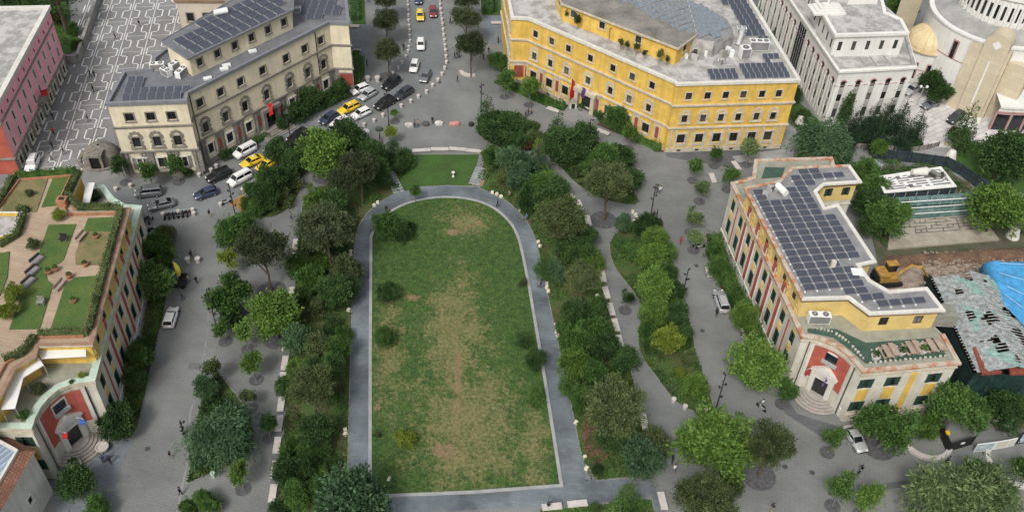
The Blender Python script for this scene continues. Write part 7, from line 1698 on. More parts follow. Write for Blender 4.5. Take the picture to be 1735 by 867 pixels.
def tree_proto(kind, col, seed):
    """unit-ish prototypes: crown width 1, returned meshes scaled later by object scale; heights in crown widths"""
    rg = random.Random(seed); cr, tr = MB(), MB(); W = 6.0; lm = LEAF[col]
    if kind == 'round':      # full broad crown low to the ground
        H = W * 1.12; lobes = [((0, 0, H * .52), (W * .36, W * .36, H * .36))]
        for k in range(8): a = k * .785 + rg.uniform(-.3, .3); e = rg.uniform(.3, .75); lobes.append(((W * .26 * math.cos(a), W * .26 * math.sin(a), H * e), (W * rg.uniform(.17, .25),) * 2 + (H * rg.uniform(.13, .2),)))
        lobes.append(((rg.uniform(-.3, .3), rg.uniform(-.3, .3), H * .82), (W * .2, W * .2, H * .17)))
        leaves(cr, rg, lobes, 8200, .36, lm, rough=.34); trunk(tr, rg, H * .45, W * .028, [l[0] for l in lobes[1:6]] and [(l[0], 0) for l in lobes[1:6]], BARK)
    elif kind == 'shrub':    # ragged multi-topped shrub
        H = W * .95; lobes = [((0, 0, H * .38), (W * .34, W * .34, H * .34))]
        for k in range(9): a = rg.uniform(0, 6.28); d = rg.uniform(.12, .36); lobes.append(((W * d * math.cos(a), W * d * math.sin(a), H * rg.uniform(.3, .8)), (W * rg.uniform(.1, .19),) * 2 + (H * rg.uniform(.12, .22),)))
        leaves(cr, rg, lobes, 6400, .35, lm, rough=.4, up=-.7); trunk(tr, rg, H * .3, W * .02, [(l[0], 0) for l in lobes[1:5]], BARK)
    elif kind == 'pine':     # umbrella pine: bare trunk, dense domed crown
        H = W * 1.5; lobes = [((0, 0, H * .77), (W * .40, W * .40, H * .17))]
        for k in range(12): a = k * .52 + rg.uniform(-.2, .2); d = rg.uniform(.22, .38); lobes.append(((W * d * math.cos(a), W * d * math.sin(a), H * rg.uniform(.66, .9)), (W * rg.uniform(.11, .17),) * 2 + (H * rg.uniform(.06, .1),)))
        leaves(cr, rg, lobes, 10500, .32, lm, rough=.3, up=-.6, asp=.4); trunk(tr, rg, H * .6, W * .03, [(l[0], 0) for l in lobes[1:8]], BARK)
    elif kind == 'cone':     # cedar or fir
        H = W * 1.95; lobes = []
        for k in range(9):
            t = k / 8; R_ = W * .5 * (1 - t) ** .8 + .15
            for j in range(max(1, int(6 * (1 - t)) + 1)): a = rg.uniform(0, 6.28); d = R_ * .55 * rg.uniform(.7, 1.15) if t < .95 else 0; lobes.append(((d * math.cos(a), d * math.sin(a), H * (.12 + .86 * t)), (R_ * .48, R_ * .48, H * .075)))
        leaves(cr, rg, lobes, 5200, .40, lm, droop=.5, rough=.3, asp=.4); trunk(tr, rg, H * .9, W * .025, [], BARK)
    elif kind == 'young':    # lollipop street tree with loose crown
        H = W * 1.5; lobes = [((0, 0, H * .66), (W * .30, W * .30, H * .24))]
        for k in range(7): a = rg.uniform(0, 6.28); d = rg.uniform(.12, .34); lobes.append(((W * d * math.cos(a), W * d * math.sin(a), H * rg.uniform(.48, .88)), (W * rg.uniform(.1, .17),) * 2 + (H * rg.uniform(.07, .12),)))
        leaves(cr, rg, lobes, 2600, .5, lm, rough=.5, fill=.3); trunk(tr, rg, H * .55, W * .022, [(l[0], 0) for l in lobes[1:7]], BARKG)
    elif kind == 'plane':    # big loose maple-like crown
        H = W * 1.25; lobes = []
        for k in range(22): a = rg.uniform(0, 6.28); d = .42 * math.sqrt(rg.random()); z = .40 + .52 * rg.random() * (1 - d * .8); lobes.append(((W * d * math.cos(a), W * d * math.sin(a), H * z), (W * rg.uniform(.12, .2),) * 2 + (H * rg.uniform(.09, .15),)))
        leaves(cr, rg, lobes, 10000, .38, lm, rough=.45); trunk(tr, rg, H * .45, W * .03, [(l[0], 0) for l in lobes[:9]], BARKG)
    elif kind == 'willow':   # fine drooping foliage
        H = W * .92; lobes = [((0, 0, H * .48), (W * .42, W * .42, H * .42))]
        for k in range(10): a = rg.uniform(0, 6.28); d = rg.uniform(.15, .33); lobes.append(((W * d * math.cos(a), W * d * math.sin(a), H * rg.uniform(.35, .8)), (W * rg.uniform(.14, .2),) * 2 + (H * rg.uniform(.14, .2),)))
        leaves(cr, rg, lobes, 9500, .42, lm, droop=.8, rough=.25, asp=.26, up=-.7); trunk(tr, rg, H * .5, W * .03, [(l[0], 0) for l in lobes[1:5]], BARK)
    elif kind == 'cypress':
        H = W * 4; lobes = [((0, 0, H * (.1 + .85 * k / 9)), (W * .5 * math.sin(math.pi * (.18 + .78 * k / 9)) ** .7,) * 2 + (H * .09,)) for k in range(10)]
        leaves(cr, rg, lobes, 3000, .8, lm, rough=.2); trunk(tr, rg, H * .3, W * .05, [], BARK)
    elif kind == 'bare':
        H = W * 1.5; tr.tube([(0, 0, 0), (.1, 0, H * .5), (0, .1, H)], [.28, .2, .05], BARK, n=7); lobes = []
        for k in range(46):
            a, z = rg.uniform(0, 6.28), H * rg.uniform(.45, .98); l = W * .5 * rg.uniform(.5, 1) * (1.25 - z / H); e = Vector((l * math.cos(a), l * math.sin(a), z + rg.uniform(-.6, .5))); tr.tube([(0, 0, z), e * .5 + Vector((0, 0, z * .5 + .2)), e], [.07, .05, .02], BARK, n=4); lobes.append((tuple(e), (.5, .5, .3)))
        leaves(cr, rg, lobes, 1800, .3, lm, rough=.4)
    return cr.mesh('crown_' + kind + col), tr.mesh('trunk_' + kind), H / W
TP = {}
def get_tree(kind, col, var):
    key = (kind, col, var)
    if key not in TP: TP[key] = tree_proto(kind, col, hash(kind) % 97 * 0 + sum(map(ord, kind + col)) * 7 + var * 131)
    return TP[key]
KD = dict(round='round leafy tree', shrub='ragged bushy shrub', pine='umbrella pine', cone='conical evergreen', young='young street tree', plane='broad leafy tree', willow='drooping fine-leaved tree', cypress='thin cypress', bare='tall nearly bare tree')
CD = dict(fir='very dark', bright='bright green', green='mid green', dark='dark green', pine='grey-green', olive='olive green', blue='bluish green', pale='pale green', yellow='yellow-green', red='reddish')
NMK = dict(round='broadleaf_tree', shrub='shrub', pine='pine_tree', cone='conifer_tree', young='street_tree', plane='plane_tree', willow='willow_tree', cypress='cypress_tree', bare='bare_tree')
MAXH = dict(round=.88, shrub=.5, young=.66, plane=.6, pine=.74, cone=.5, willow=.5, cypress=.5, bare=.6)
REG = {
 'W': ('in the belt left of the lawn', [(545, 252, 76, 'plane', 'bright'), (592, 235, 62, 'round', 'dark'), (632, 266, 52, 'round', 'dark'), (610, 290, 60, 'pine', 'pine'), (640, 300, 45, 'round', 'dark'), (582, 305, 50, 'pine', 'pine'), (661, 226, 24, 'young', 'yellow'), (666, 250, 30, 'cone', 'dark'), (686, 270, 36, 'shrub', 'dark'), (676, 285, 26, 'shrub', 'dark'),
   (538, 338, 46, 'shrub', 'bright'), (565, 350, 48, 'round', 'dark'), (530, 372, 42, 'shrub', 'green'), (552, 392, 84, 'pine', 'pine'), (582, 378, 36, 'round', 'dark'), (527, 405, 45, 'round', 'dark'), (565, 415, 56, 'round', 'dark'), (507, 455, 44, 'round', 'green'), (543, 447, 36, 'shrub', 'bright'), (530, 475, 50, 'round', 'green'), (586, 460, 54, 'round', 'olive'), (566, 500, 56, 'round', 'dark'), (516, 498, 40, 'shrub', 'dark'), (535, 520, 42, 'shrub', 'olive'), (590, 492, 40, 'round', 'dark'), (560, 545, 30, 'cone', 'dark'),
   (505, 578, 54, 'round', 'blue'), (540, 588, 50, 'round', 'olive'), (572, 592, 48, 'round', 'green'), (583, 562, 30, 'shrub', 'green'), (503, 622, 36, 'shrub', 'bright'), (565, 622, 44, 'round', 'dark'), (487, 655, 38, 'round', 'green'), (528, 660, 76, 'pine', 'olive'), (572, 655, 30, 'shrub', 'olive'), (530, 625, 40, 'round', 'dark'),
   (536, 733, 58, 'round', 'dark'), (518, 765, 40, 'shrub', 'green'), (492, 768, 46, 'shrub', 'green'), (485, 800, 50, 'round', 'dark'), (520, 795, 44, 'round', 'dark'), (545, 770, 38, 'shrub', 'green'), (541, 800, 34, 'shrub', 'bright'), (560, 790, 34, 'shrub', 'dark'), (504, 838, 46, 'round', 'green'), (545, 830, 46, 'round', 'dark'), (498, 708, 16, 'shrub', 'olive'), (596, 850, 118, 'round', 'blue'), (470, 862, 34, 'shrub', 'dark')]),
 'NW': ('on the leaf-shaped island by the road', [(472, 262, 46, 'round', 'dark'), (497, 278, 42, 'round', 'dark'), (450, 300, 42, 'shrub', 'green'), (470, 310, 46, 'round', 'dark'), (430, 325, 40, 'shrub', 'green'), (452, 335, 46, 'round', 'dark'), (490, 305, 40, 'shrub', 'olive'), (437, 350, 36, 'shrub', 'green'), (480, 335, 36, 'shrub', 'olive'), (515, 262, 34, 'shrub', 'dark'), (418, 345, 26, 'shrub', 'green')]),
 'LS': ('on the walk left of the belt', [(393, 398, 62, 'round', 'green'), (410, 380, 44, 'shrub', 'green'), (447, 425, 82, 'pine', 'pine'), (388, 440, 34, 'young', 'yellow'), (389, 503, 62, 'plane', 'green'), (463, 530, 78, 'plane', 'bright'), (376, 555, 34, 'young', 'green'), (415, 568, 34, 'young', 'bright'), (392, 535, 38, 'shrub', 'dark'), (428, 617, 40, 'young', 'bright'), (359, 626, 36, 'young', 'olive'), (352, 660, 42, 'shrub', 'blue'), (358, 690, 40, 'shrub', 'dark'), (420, 673, 28, 'young', 'olive'), (453, 718, 38, 'young', 'dark'), (375, 742, 98, 'willow', 'blue'), (342, 775, 44, 'shrub', 'dark'), (405, 803, 42, 'young', 'bright'), (352, 850, 44, 'shrub', 'green'), (320, 858, 34, 'shrub', 'green')]),
 'WF': ('along the left striped facade', [(281, 398, 34, 'round', 'olive'), (264, 430, 52, 'plane', 'green'), (264, 472, 58, 'plane', 'green'), (272, 455, 40, 'shrub', 'green'), (236, 610, 50, 'round', 'green'), (228, 640, 40, 'shrub', 'dark'), (244, 585, 34, 'shrub', 'dark'), (198, 715, 56, 'round', 'dark'), (128, 818, 60, 'round', 'dark'), (163, 858, 44, 'shrub', 'green'), (228, 365, 26, 'shrub', 'green')]),
 'CR': ('in front of the cream building', [(205, 284, 30, 'young', 'dark'), (252, 292, 32, 'young', 'green'), (296, 282, 32, 'young', 'green'), (525, 168, 44, 'round', 'dark'), (505, 190, 40, 'shrub', 'dark'), (550, 165, 34, 'shrub', 'dark'), (575, 152, 38, 'shrub', 'dark'), (478, 208, 26, 'shrub', 'dark'), (380, 262, 22, 'shrub', 'dark'), (320, 290, 20, 'shrub', 'dark')]),
 'BV': ('along the boulevard', [(654, 0, 38, 'pine', 'pine'), (654, 35, 42, 'pine', 'pine'), (656, 88, 44, 'pine', 'pine'), (790, 2, 40, 'pine', 'pine'), (790, 30, 46, 'pine', 'pine'), (798, 78, 52, 'pine', 'pine'), (668, 193, 15, 'young', 'bright'), (844, 104, 32, 'round', 'green'), (856, 134, 36, 'young', 'green'), (898, 146, 38, 'young', 'bright')]),
 'NE': ('on the rounded bed before the yellow building', [(825, 188, 40, 'cone', 'dark'), (836, 226, 46, 'round', 'dark'), (862, 212, 40, 'round', 'dark'), (820, 215, 28, 'shrub', 'dark'), (887, 212, 26, 'cone', 'dark'), (903, 230, 36, 'shrub', 'olive'), (880, 240, 32, 'shrub', 'dark'), (858, 238, 34, 'shrub', 'dark'), (917, 248, 30, 'shrub', 'yellow'), (893, 246, 20, 'shrub', 'red')]),
 'NE2': ('on the long bed below the yellow building', [(945, 220, 36, 'cone', 'dark'), (950, 250, 58, 'round', 'dark'), (985, 238, 52, 'round', 'dark'), (968, 262, 30, 'shrub', 'bright'), (982, 262, 34, 'shrub', 'dark'), (1022, 272, 50, 'round', 'green'), (1050, 268, 48, 'round', 'dark'), (1000, 288, 40, 'shrub', 'green'), (1032, 305, 78, 'pine', 'olive'), (1070, 305, 40, 'round', 'dark'), (975, 292, 22, 'shrub', 'olive'), (1004, 272, 26, 'shrub', 'green')]),
 'E': ('in the belt right of the lawn', [(834, 266, 38, 'round', 'green'), (862, 275, 44, 'round', 'blue'), (890, 268, 34, 'shrub', 'blue'), (912, 272, 40, 'cone', 'blue'), (880, 302, 46, 'round', 'blue'), (856, 300, 34, 'shrub', 'olive'), (925, 296, 36, 'shrub', 'bright'), (908, 318, 48, 'round', 'green'), (940, 318, 46, 'round', 'dark'), (895, 338, 44, 'shrub', 'dark'), (930, 340, 46, 'round', 'dark'), (952, 372, 76, 'pine', 'olive'), (925, 362, 38, 'round', 'green'), (990, 405, 44, 'round', 'dark'), (965, 422, 52, 'round', 'dark'), (985, 430, 46, 'round', 'dark'), (921, 448, 32, 'cone', 'green'), (942, 460, 42, 'shrub', 'blue'), (1003, 446, 46, 'shrub', 'bright'), (988, 470, 56, 'pine', 'olive'), (975, 535, 52, 'round', 'dark'), (1008, 528, 44, 'round', 'dark'), (958, 555, 40, 'shrub', 'green'), (1010, 560, 54, 'round', 'green'), (980, 580, 58, 'round', 'green'), (1022, 590, 54, 'round', 'dark'), (1058, 610, 48, 'round', 'dark'), (972, 620, 58, 'round', 'bright'), (1005, 632, 52, 'round', 'green'), (965, 650, 40, 'shrub', 'green'), (1035, 640, 44, 'shrub', 'green'), (985, 665, 48, 'shrub', 'green'), (1040, 690, 104, 'pine', 'olive'), (983, 690, 26, 'shrub', 'green'), (1035, 745, 52, 'round', 'dark'), (1108, 752, 56, 'round', 'olive'), (1088, 783, 72, 'round', 'blue'), (1012, 795, 22, 'shrub', 'dark'), (1065, 845, 48, 'cone', 'green'), (1008, 860, 18, 'shrub', 'dark')]),
 'L': ('in the lens-shaped bed', [(1055, 382, 32, 'round', 'blue'), (1092, 382, 40, 'round', 'dark'), (1108, 376, 32, 'shrub', 'dark'), (1110, 406, 48, 'round', 'bright'), (1130, 425, 36, 'shrub', 'green'), (1105, 442, 52, 'round', 'bright'), (1132, 462, 42, 'shrub', 'dark'), (1080, 432, 26, 'shrub', 'green'), (1110, 485, 56, 'plane', 'bright'), (1138, 495, 42, 'round', 'dark'), (1108, 530, 48, 'round', 'bright'), (1142, 535, 44, 'round', 'dark'), (1098, 555, 34, 'shrub', 'green'), (1133, 578, 46, 'plane', 'yellow'), (1155, 568, 42, 'shrub', 'dark'), (1106, 585, 34, 'shrub', 'dark'), (1178, 655, 44, 'round', 'bright'), (1168, 605, 30, 'shrub', 'olive'), (1152, 632, 20, 'shrub', 'yellow'), (1150, 520, 34, 'shrub', 'green')]),
 'RS': ('on the right hand walk', [(1062, 508, 26, 'young', 'dark'), (1178, 284, 28, 'young', 'green'), (1190, 318, 30, 'young', 'pale'), (1175, 368, 34, 'young', 'pale'), (1180, 402, 30, 'young', 'pale'), (1238, 298, 30, 'young', 'green'), (1214, 262, 24, 'young', 'green'), (1272, 250, 36, 'young', 'pale'), (1068, 225, 32, 'young', 'bright'), (1048, 203, 42, 'round', 'green'), (1020, 195, 22, 'shrub', 'dark')]),
 'EF': ('along the right striped facade', [(1208, 425, 34, 'shrub', 'green'), (1218, 455, 38, 'round', 'green'), (1230, 470, 36, 'shrub', 'green'), (1246, 500, 38, 'shrub', 'green'), (1262, 535, 46, 'round', 'bright'), (1284, 615, 80, 'plane', 'bright'), (1334, 660, 38, 'young', 'green')]),
 'BR': ('on the bottom right plaza', [(1215, 752, 104, 'plane', 'bright'), (1304, 755, 74, 'pine', 'olive'), (1195, 848, 92, 'pine', 'olive'), (1240, 815, 50, 'shrub', 'olive'), (1413, 740, 42, 'young', 'green'), (1507, 719, 74, 'plane', 'green'), (1570, 726, 42, 'round', 'bright'), (1622, 695, 70, 'plane', 'green'), (1585, 700, 34, 'shrub', 'dark'), (1703, 698, 58, 'round', 'dark'), (1424, 828, 48, 'young', 'green'), (1473, 842, 50, 'young', 'bright'), (1605, 845, 120, 'willow', 'pale'), (1668, 840, 100, 'willow', 'pale'), (1665, 798, 38, 'young', 'green'), (1640, 795, 30, 'young', 'pale'), (1733, 795, 44, 'young', 'green')]),
 'UR': ('behind the solar-roofed striped building', [(1395, 245, 84, 'willow', 'blue'), (1366, 262, 40, 'shrub', 'green'), (1490, 252, 28, 'round', 'bright'), (1464, 300, 50, 'round', 'green'), (1480, 322, 46, 'round', 'green'), (1468, 350, 54, 'round', 'dark'), (1500, 372, 62, 'round', 'green'), (1525, 358, 40, 'shrub', 'bright'), (1478, 380, 46, 'round', 'dark'), (1688, 358, 78, 'round', 'bright'), (1700, 270, 68, 'round', 'dark'), (1740, 262, 60, 'round', 'dark'), (1634, 218, 44, 'cone', 'dark'), (1616, 222, 20, 'shrub', 'red'), (1425, 262, 40, 'shrub', 'dark')]),
 'CH': ('beside the white church offices', [(1433, 190, 18, 'cypress', 'dark'), (1456, 205, 33, 'cone', 'fir'), (1479, 200, 33, 'cone', 'fir'), (1502, 198, 34, 'cone', 'fir'), (1526, 202, 33, 'cone', 'fir'), (1556, 214, 34, 'cone', 'fir'), (1440, 222, 36, 'cone', 'fir'), (1488, 222, 38, 'cone', 'fir'), (1536, 226, 34, 'cone', 'fir'), (1580, 142, 42, 'round', 'dark'), (1594, 158, 36, 'round', 'dark'), (1345, 160, 30, 'shrub', 'dark'), (1320, 60, 30, 'shrub', 'dark'), (1300, 20, 34, 'shrub', 'green'), (1362, 195, 26, 'shrub', 'dark'), (1376, 215, 24, 'shrub', 'dark'), (1520, 14, 34, 'round', 'green')]),
 'TL': ('in the garden at top left', [(98, 5, 70, 'bare', 'dark'), (55, 6, 44, 'round', 'green'), (22, 4, 40, 'round', 'dark'), (88, 22, 34, 'shrub', 'olive'), (122, 48, 24, 'shrub', 'green'), (130, 76, 20, 'shrub', 'green')]),
 'LN': ('on the lawn', [(655, 384, 46, 'round', 'green'), (680, 392, 40, 'shrub', 'dark'), (696, 384, 20, 'shrub', 'dark'), (656, 496, 34, 'round', 'dark'), (703, 325, 24, 'young', 'green'), (652, 570, 34, 'round', 'green'), (686, 742, 38, 'shrub', 'yellow'), (888, 575, 34, 'shrub', 'dark'), (907, 612, 36, 'round', 'dark'), (908, 672, 36, 'shrub', 'green'), (886, 478, 16, 'shrub', 'pine'), (640, 735, 14, 'shrub', 'olive')])}
TREECAM = Vector((0, 0, CAMH))
PITTED = []
for rk, (where, lst) in REG.items():
    groups = {}
    for t in lst: groups.setdefault((t[3], t[4]), []).append(t)
    for i, (u, v, wpx, kind, col) in enumerate(lst):
        cr_me, tr_me, hr = get_tree(kind, col, i % 3 if kind not in ('bare', 'cypress') else 0)
        hc, Wm = 0, 4.0
        zr_ = {'pine': .76, 'young': .66, 'cypress': .5, 'plane': .62, 'cone': .48}.get(kind, .5)
        for _ in range(6):
            p = G(u, v, hc); Wm = wpx * (p - TREECAM).length / F_PX; hc = Wm * hr * zr_
        s = Wm / 6.0 * (.98 if kind in ('round', 'shrub') else 1.02); rg = random.Random(i * 31 + len(where))
        g = groups[(kind, col)]; desc = CD[col] + ' ' + KD[kind]
        if len(g) == 1: lab = 'only ' + desc + ' ' + where
        else: lab = ordinal(sorted(g, key=lambda t: t[1]).index((u, v, wpx, kind, col))) + ' from top, ' + desc + ' ' + where
        o = thing(NMK[kind], lab, 'shrub' if kind == 'shrub' else 'tree', (p.x, p.y, .02), rg.uniform(0, 6.28), ('shrubs ' if kind == 'shrub' else 'trees ') + where)
        o.scale = (s * rg.uniform(.9, 1.1), s * rg.uniform(.9, 1.1), s * rg.uniform(.92, 1.12))
        link('crown', cr_me, o); link('trunk', tr_me, o)
        if kind == 'young' or (u, v) in ((447, 425), (1032, 305), (1304, 755), (545, 252), (463, 530), (389, 503), (656, 88), (654, 35), (790, 30), (1507, 719)): PITTED.append((p.x, p.y, 1.05 if kind == 'young' else 2.3))
for x, y, r in PITTED:
    g = MB(); g.poly([(x + r * math.cos(a * .3927), y + r * math.sin(a * .3927), .028) for a in range(16)], GRAV); o = g.top('tree_pit', loc=(0, 0, 0), kind='structure')

# hedges: clipped or loose rows along facades and roof edges
def hedge(name, pts, w_, h, col, lab, dens=60, z=0, size=.3, rough=.3):
    o = thing(name, lab, 'hedge', tuple(G(*pts[0], z))); g = MB(); rg = random.Random(len(lab)); lm = LEAF[col]; k = g.mi(lm)
    for (a, b_) in zip(pts, pts[1:]):
        A_, B_ = G(*a, z), G(*b_, z); d = B_ - A_; L = d.length; d.normalize(); nn2 = Vector((-d.y, d.x, 0))
        core = [A_ - nn2 * w_ * .36, B_ - nn2 * w_ * .36, B_ + nn2 * w_ * .36, A_ + nn2 * w_ * .36]; g.hexa([tuple(q) for q in core] + [tuple(q + Vector((0, 0, h * .78))) for q in core], lm)
        for _ in range(int(L * dens)):
            s, t, zz = rg.uniform(0, L), rg.uniform(-1, 1), rg.uniform(.05, 1)
            if rg.random() < .6: zz = rg.uniform(.8, 1.08)
            elif rg.random() < .6: t = rg.choice((-1, 1)) * rg.uniform(.8, 1.05)
            bump = 1 + rough * pnoise(Vector((A_.x + d.x * s, A_.y + d.y * s, t)) * .8)
            q = A_ + d * s + nn2 * t * w_ / 2 * bump; q.z = z + zz * h * bump
            tt = Vector((rg.uniform(-1, 1), rg.uniform(-1, 1), rg.uniform(-.2, 1))).normalized() * size; ww = tt.orthogonal().normalized() * size * .35
            i = len(g.v); g.v += [tuple(q), tuple(q + tt * .5 + ww), tuple(q + tt), tuple(q + tt * .5 - ww)]; g.f.append((i, i + 1, i + 2, i + 3)); g.m.append(k)
    g.part('foliage', o); return o
hedge('hedge', [(492, 203), (548, 182), (588, 160)], 2.6, 1.8, 'dark', 'dark loose hedge along the right half of the cream facade', rough=.7)
hedge('hedge', [(352, 264), (392, 262), (455, 232)], 1.2, .9, 'dark', 'low dark hedge strip left of the cream building steps')
hedge('hedge', [(604, 150), (602, 98)], 2.4, 2.2, 'dark', 'clipped block hedge at the corner of the cream building')
hedge('hedge', [(602, 36), (600, -20)], 2.6, 1.6, 'dark', 'dark hedge block by the bluish walk at top'); hedge('hedge', [(828, 24), (826, -20)], 3.2, 1.6, 'dark', 'dark hedge block left of the yellow building top')
hedge('hedge', [(868, 150), (915, 172), (958, 190)], 2.0, 1.6, 'green', 'green hedge left of the yellow building steps', rough=.7)
hedge('hedge', [(1022, 206), (1065, 232), (1118, 256)], 1.7, 1.3, 'green', 'green hedge right of the yellow building steps', rough=.7)
hedge('hedge', [(848, 108), (858, 140)], 1.6, 1.4, 'dark', 'short dark hedge at the narrow end of the yellow building')
hedge('hedge', [(1206, 405), (1222, 450), (1244, 500), (1272, 560), (1300, 612)], 1.9, 1.5, 'green', 'long leafy hedge below the right striped facade', rough=.8)
hedge('hedge', [(1430, 238), (1500, 246), (1560, 250)], 1.6, 1.6, 'dark', 'dark hedge under the row of conifers'); hedge('hedge', [(1612, 246), (1668, 252)], 1.6, 1.2, 'dark', 'dark hedge below the marble court')
zr = Z4 - .03
for pts, lab in (([(28, 300), (80, 297), (130, 292)], 'top'), ([(24, 302), (-4, 352)], 'upper left'), ([(134, 294), (116, 332)], 'short upper right'), ([(116, 334), (132, 352)], 'angled corner'), ([(132, 355), (205, 354)], 'upper front'), ([(206, 356), (190, 415), (172, 480), (152, 560)], 'long street-side'), ([(150, 566), (66, 568)], 'lower'), ([(60, 572), (40, 600), (8, 612)], 'lower left'), ([(42, 366), (30, 400), (0, 418)], 'light-well'), ([(30, 358), (50, 358)], 'tiny inner')):
    hedge('roof_hedge', pts, .9, .9, 'olive' if lab != 'top' else 'green', f'{lab} hedge edging the left roof garden', z=zr, size=.22, dens=90)
for i, (u, v, wpx, kind, col, lab) in enumerate([(25, 497, 30, 'shrub', 'yellow', 'upper of two yellow-green shrubs on the left roof deck'), (14, 545 - 20, 32, 'shrub', 'yellow', 'lower of two yellow-green shrubs on the left roof deck'), (99, 362, 20, 'shrub', 'yellow', 'yellow spiky plant by the brick planter on the left roof'), (48, 322, 14, 'shrub', 'olive', 'small bush on the dry upper left roof lawn'), (55, 410, 20, 'shrub', 'olive', 'grey-green potted bush beside the long roof lawn'), (65, 655, 24, 'shrub', 'olive', 'reddish olive bush on the lower left terrace'), (38, 698, 20, 'shrub', 'green', 'green bush at the lower end of the left terrace'), (160, 330, 22, 'shrub', 'dark', 'dark plant on the curved terrace at upper left'), (137, 630, 12, 'shrub', 'yellow', 'yellowish potted bush on the left terrace edge'), (118, 640, 10, 'shrub', 'green', 'small green potted bush on the left terrace edge')]):
    z = Z4 if v < 560 and lab.find('curved') < 0 else T4; p = G(u, v, z + 1); Wm = wpx * (p - TREECAM).length / F_PX; cr_me, tr_me, hr = get_tree(kind, col, i % 2); o = thing('potted_shrub', lab, 'shrub', (p.x, p.y, z - .1)); s = Wm / 6; o.scale = (s, s, s); link('crown', cr_me, o); link('stem', tr_me, o)
for i, (u, v, wpx) in enumerate([(962, 28, 14), (978, 42, 16), (1052, 76, 12), (1062, 80, 12), (1078, 86, 14), (1092, 92, 10), (1118, 98, 14), (1131, 102, 10)]):
    p = G(u, v, Z2 + .8); Wm = wpx * (p - TREECAM).length / F_PX; cr_me, tr_me, hr = get_tree('young', 'olive', 0); o = thing('potted_shrub', f'{ordinal(i)} spindly potted plant from the left on the yellow building roof', 'shrub', (p.x, p.y, Z2 - .3), i, 'potted plants on the yellow building roof'); s = Wm / 6; o.scale = (s, s, s * 1.2); link('crown', cr_me, o); link('stem', tr_me, o)
# ground cover: low uncountable planting in the beds
def cover(px, n, cols, h, zz=.02, seed=1, label='low mixed ground planting in the bed', size=.3):
    P = [tuple(G(u, v)[:2]) for u, v in px]; rg = random.Random(seed); xs = [p[0] for p in P]; ys = [p[1] for p in P]; g = MB(); c = 0; tr = 0
    ks = [g.mi(LEAF[q]) for q in cols]
    while c < n and tr < n * 6:
        tr += 1; x, y = rg.uniform(min(xs), max(xs)), rg.uniform(min(ys), max(ys))
        if not inside(P, x, y): continue
        nz = pnoise(Vector((x * .35, y * .35, seed)))
        if rg.random() > .55 + nz * 1.6: continue
        hh = h * rg.uniform(.2, 1) * (1 + nz); q = Vector((x, y, zz + hh * rg.random() * .7)); t = Vector((rg.uniform(-1, 1), rg.uniform(-1, 1), rg.uniform(.1, 1))).normalized() * size * rg.uniform(.6, 1.3); w_ = t.orthogonal().normalized() * size * .3
        i = len(g.v); g.v += [tuple(q), tuple(q + t * .5 + w_), tuple(q + t), tuple(q + t * .5 - w_)]; g.f.append((i, i + 1, i + 2, i + 3)); g.m.append(ks[min(len(ks) - 1, int((pnoise(Vector((x * .25, y * .25, 7))) + .5) * len(ks)))] if rg.random() < .8 else rg.choice(ks)); c += 1
    o = g.top('ground_cover', label=label, kind='stuff', loc=(0, 0, 0))
cover(BED_W, 15000, ['dark', 'green', 'olive'], .7, label='low mixed planting under the trees left of the lawn'); cover(BED_E, 14000, ['dark', 'green', 'green'], .6, seed=2, label='low mixed planting under the trees right of the lawn')
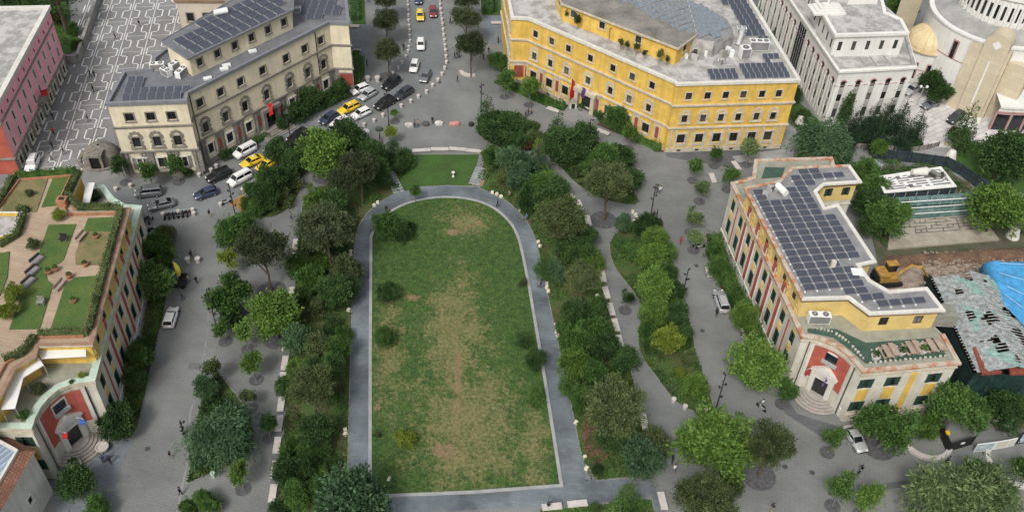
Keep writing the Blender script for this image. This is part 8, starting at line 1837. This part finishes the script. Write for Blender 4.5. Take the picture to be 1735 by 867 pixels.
cover(BED_NW, 9000, ['dark', 'olive', 'green'], 1.0, seed=3, label='dense undergrowth of the leaf-shaped island'); cover(BED_NE, 8000, ['dark', 'olive', 'green'], 1.0, seed=4, label='dense undergrowth of the rounded bed'); cover(BED_NE2, 12000, ['dark', 'olive', 'green'], .9, seed=5, label='dense undergrowth of the long bed'); cover(BED_L, 12000, ['dark', 'green', 'green'], .6, seed=6, label='low undergrowth of the lens-shaped bed'); cover(BED_G, 4000, ['dark', 'green'], .7, seed=7, label='undergrowth below the drooping tree')
cover(BED_WF, 7000, ['dark', 'green', 'olive'], .8, seed=8, label='loose planting at the foot of the left facade'); cover(BED_EF, 6000, ['green', 'dark'], .7, seed=9, label='loose planting at the foot of the right facade'); cover([(1478, 268), (1600, 283), (1650, 315), (1745, 372), (1800, 430), (1650, 360), (1620, 320), (1590, 285), (1480, 300)], 7000, ['olive', 'green', 'dark'], .5, seed=10, label='weeds inside the dark site fence'); cover([(1440, 280), (1490, 300), (1500, 420), (1480, 400)], 4000, ['dark', 'green'], .8, seed=11, label='undergrowth behind the solar roof')
cover([(1330, 190), (1425, 240), (1440, 275), (1360, 262)], 2500, ['dark', 'green'], .6, seed=12, label='planting beside the pale corner walk'); cover([(-40, -60), (120, -60), (120, 60), (135, 90), (100, 70), (60, 20)], 6000, ['olive', 'green', 'dark'], .8, seed=13, label='garden undergrowth at top left'); cover(BED_S, 3000, ['green', 'olive'], .4, seed=14, label='low planting behind the bottom benches')
def lawn_tufts():
    P = [(p[0], p[1]) for p in LP]; rg = random.Random(3); xs = [p[0] for p in P]; ys = [p[1] for p in P]; g = MB(); ks = g.mi(LEAF['green']); c = 0
    while c < 16000:
        x, y = rg.uniform(min(xs), max(xs)), rg.uniform(min(ys), max(ys))
        if not inside(P, x, y): continue
        c += 1
        if pnoise(Vector((x * .5, y * .5, 2))) < rg.uniform(-.1, .5): continue
        s = rg.uniform(.1, .28); t = Vector((rg.uniform(-1, 1), rg.uniform(-1, 1), .5)).normalized() * s; w_ = t.orthogonal().normalized() * s * .3; q = Vector((x, y, .05)); i = len(g.v); g.v += [tuple(q), tuple(q + t * .5 + w_), tuple(q + t), tuple(q + t * .5 - w_)]; g.f.append((i, i + 1, i + 2, i + 3)); g.m.append(ks)
    g.top('grass_tufts', label='short grass tufts growing on the lawn', kind='stuff', loc=(0, 0, 0))
lawn_tufts()
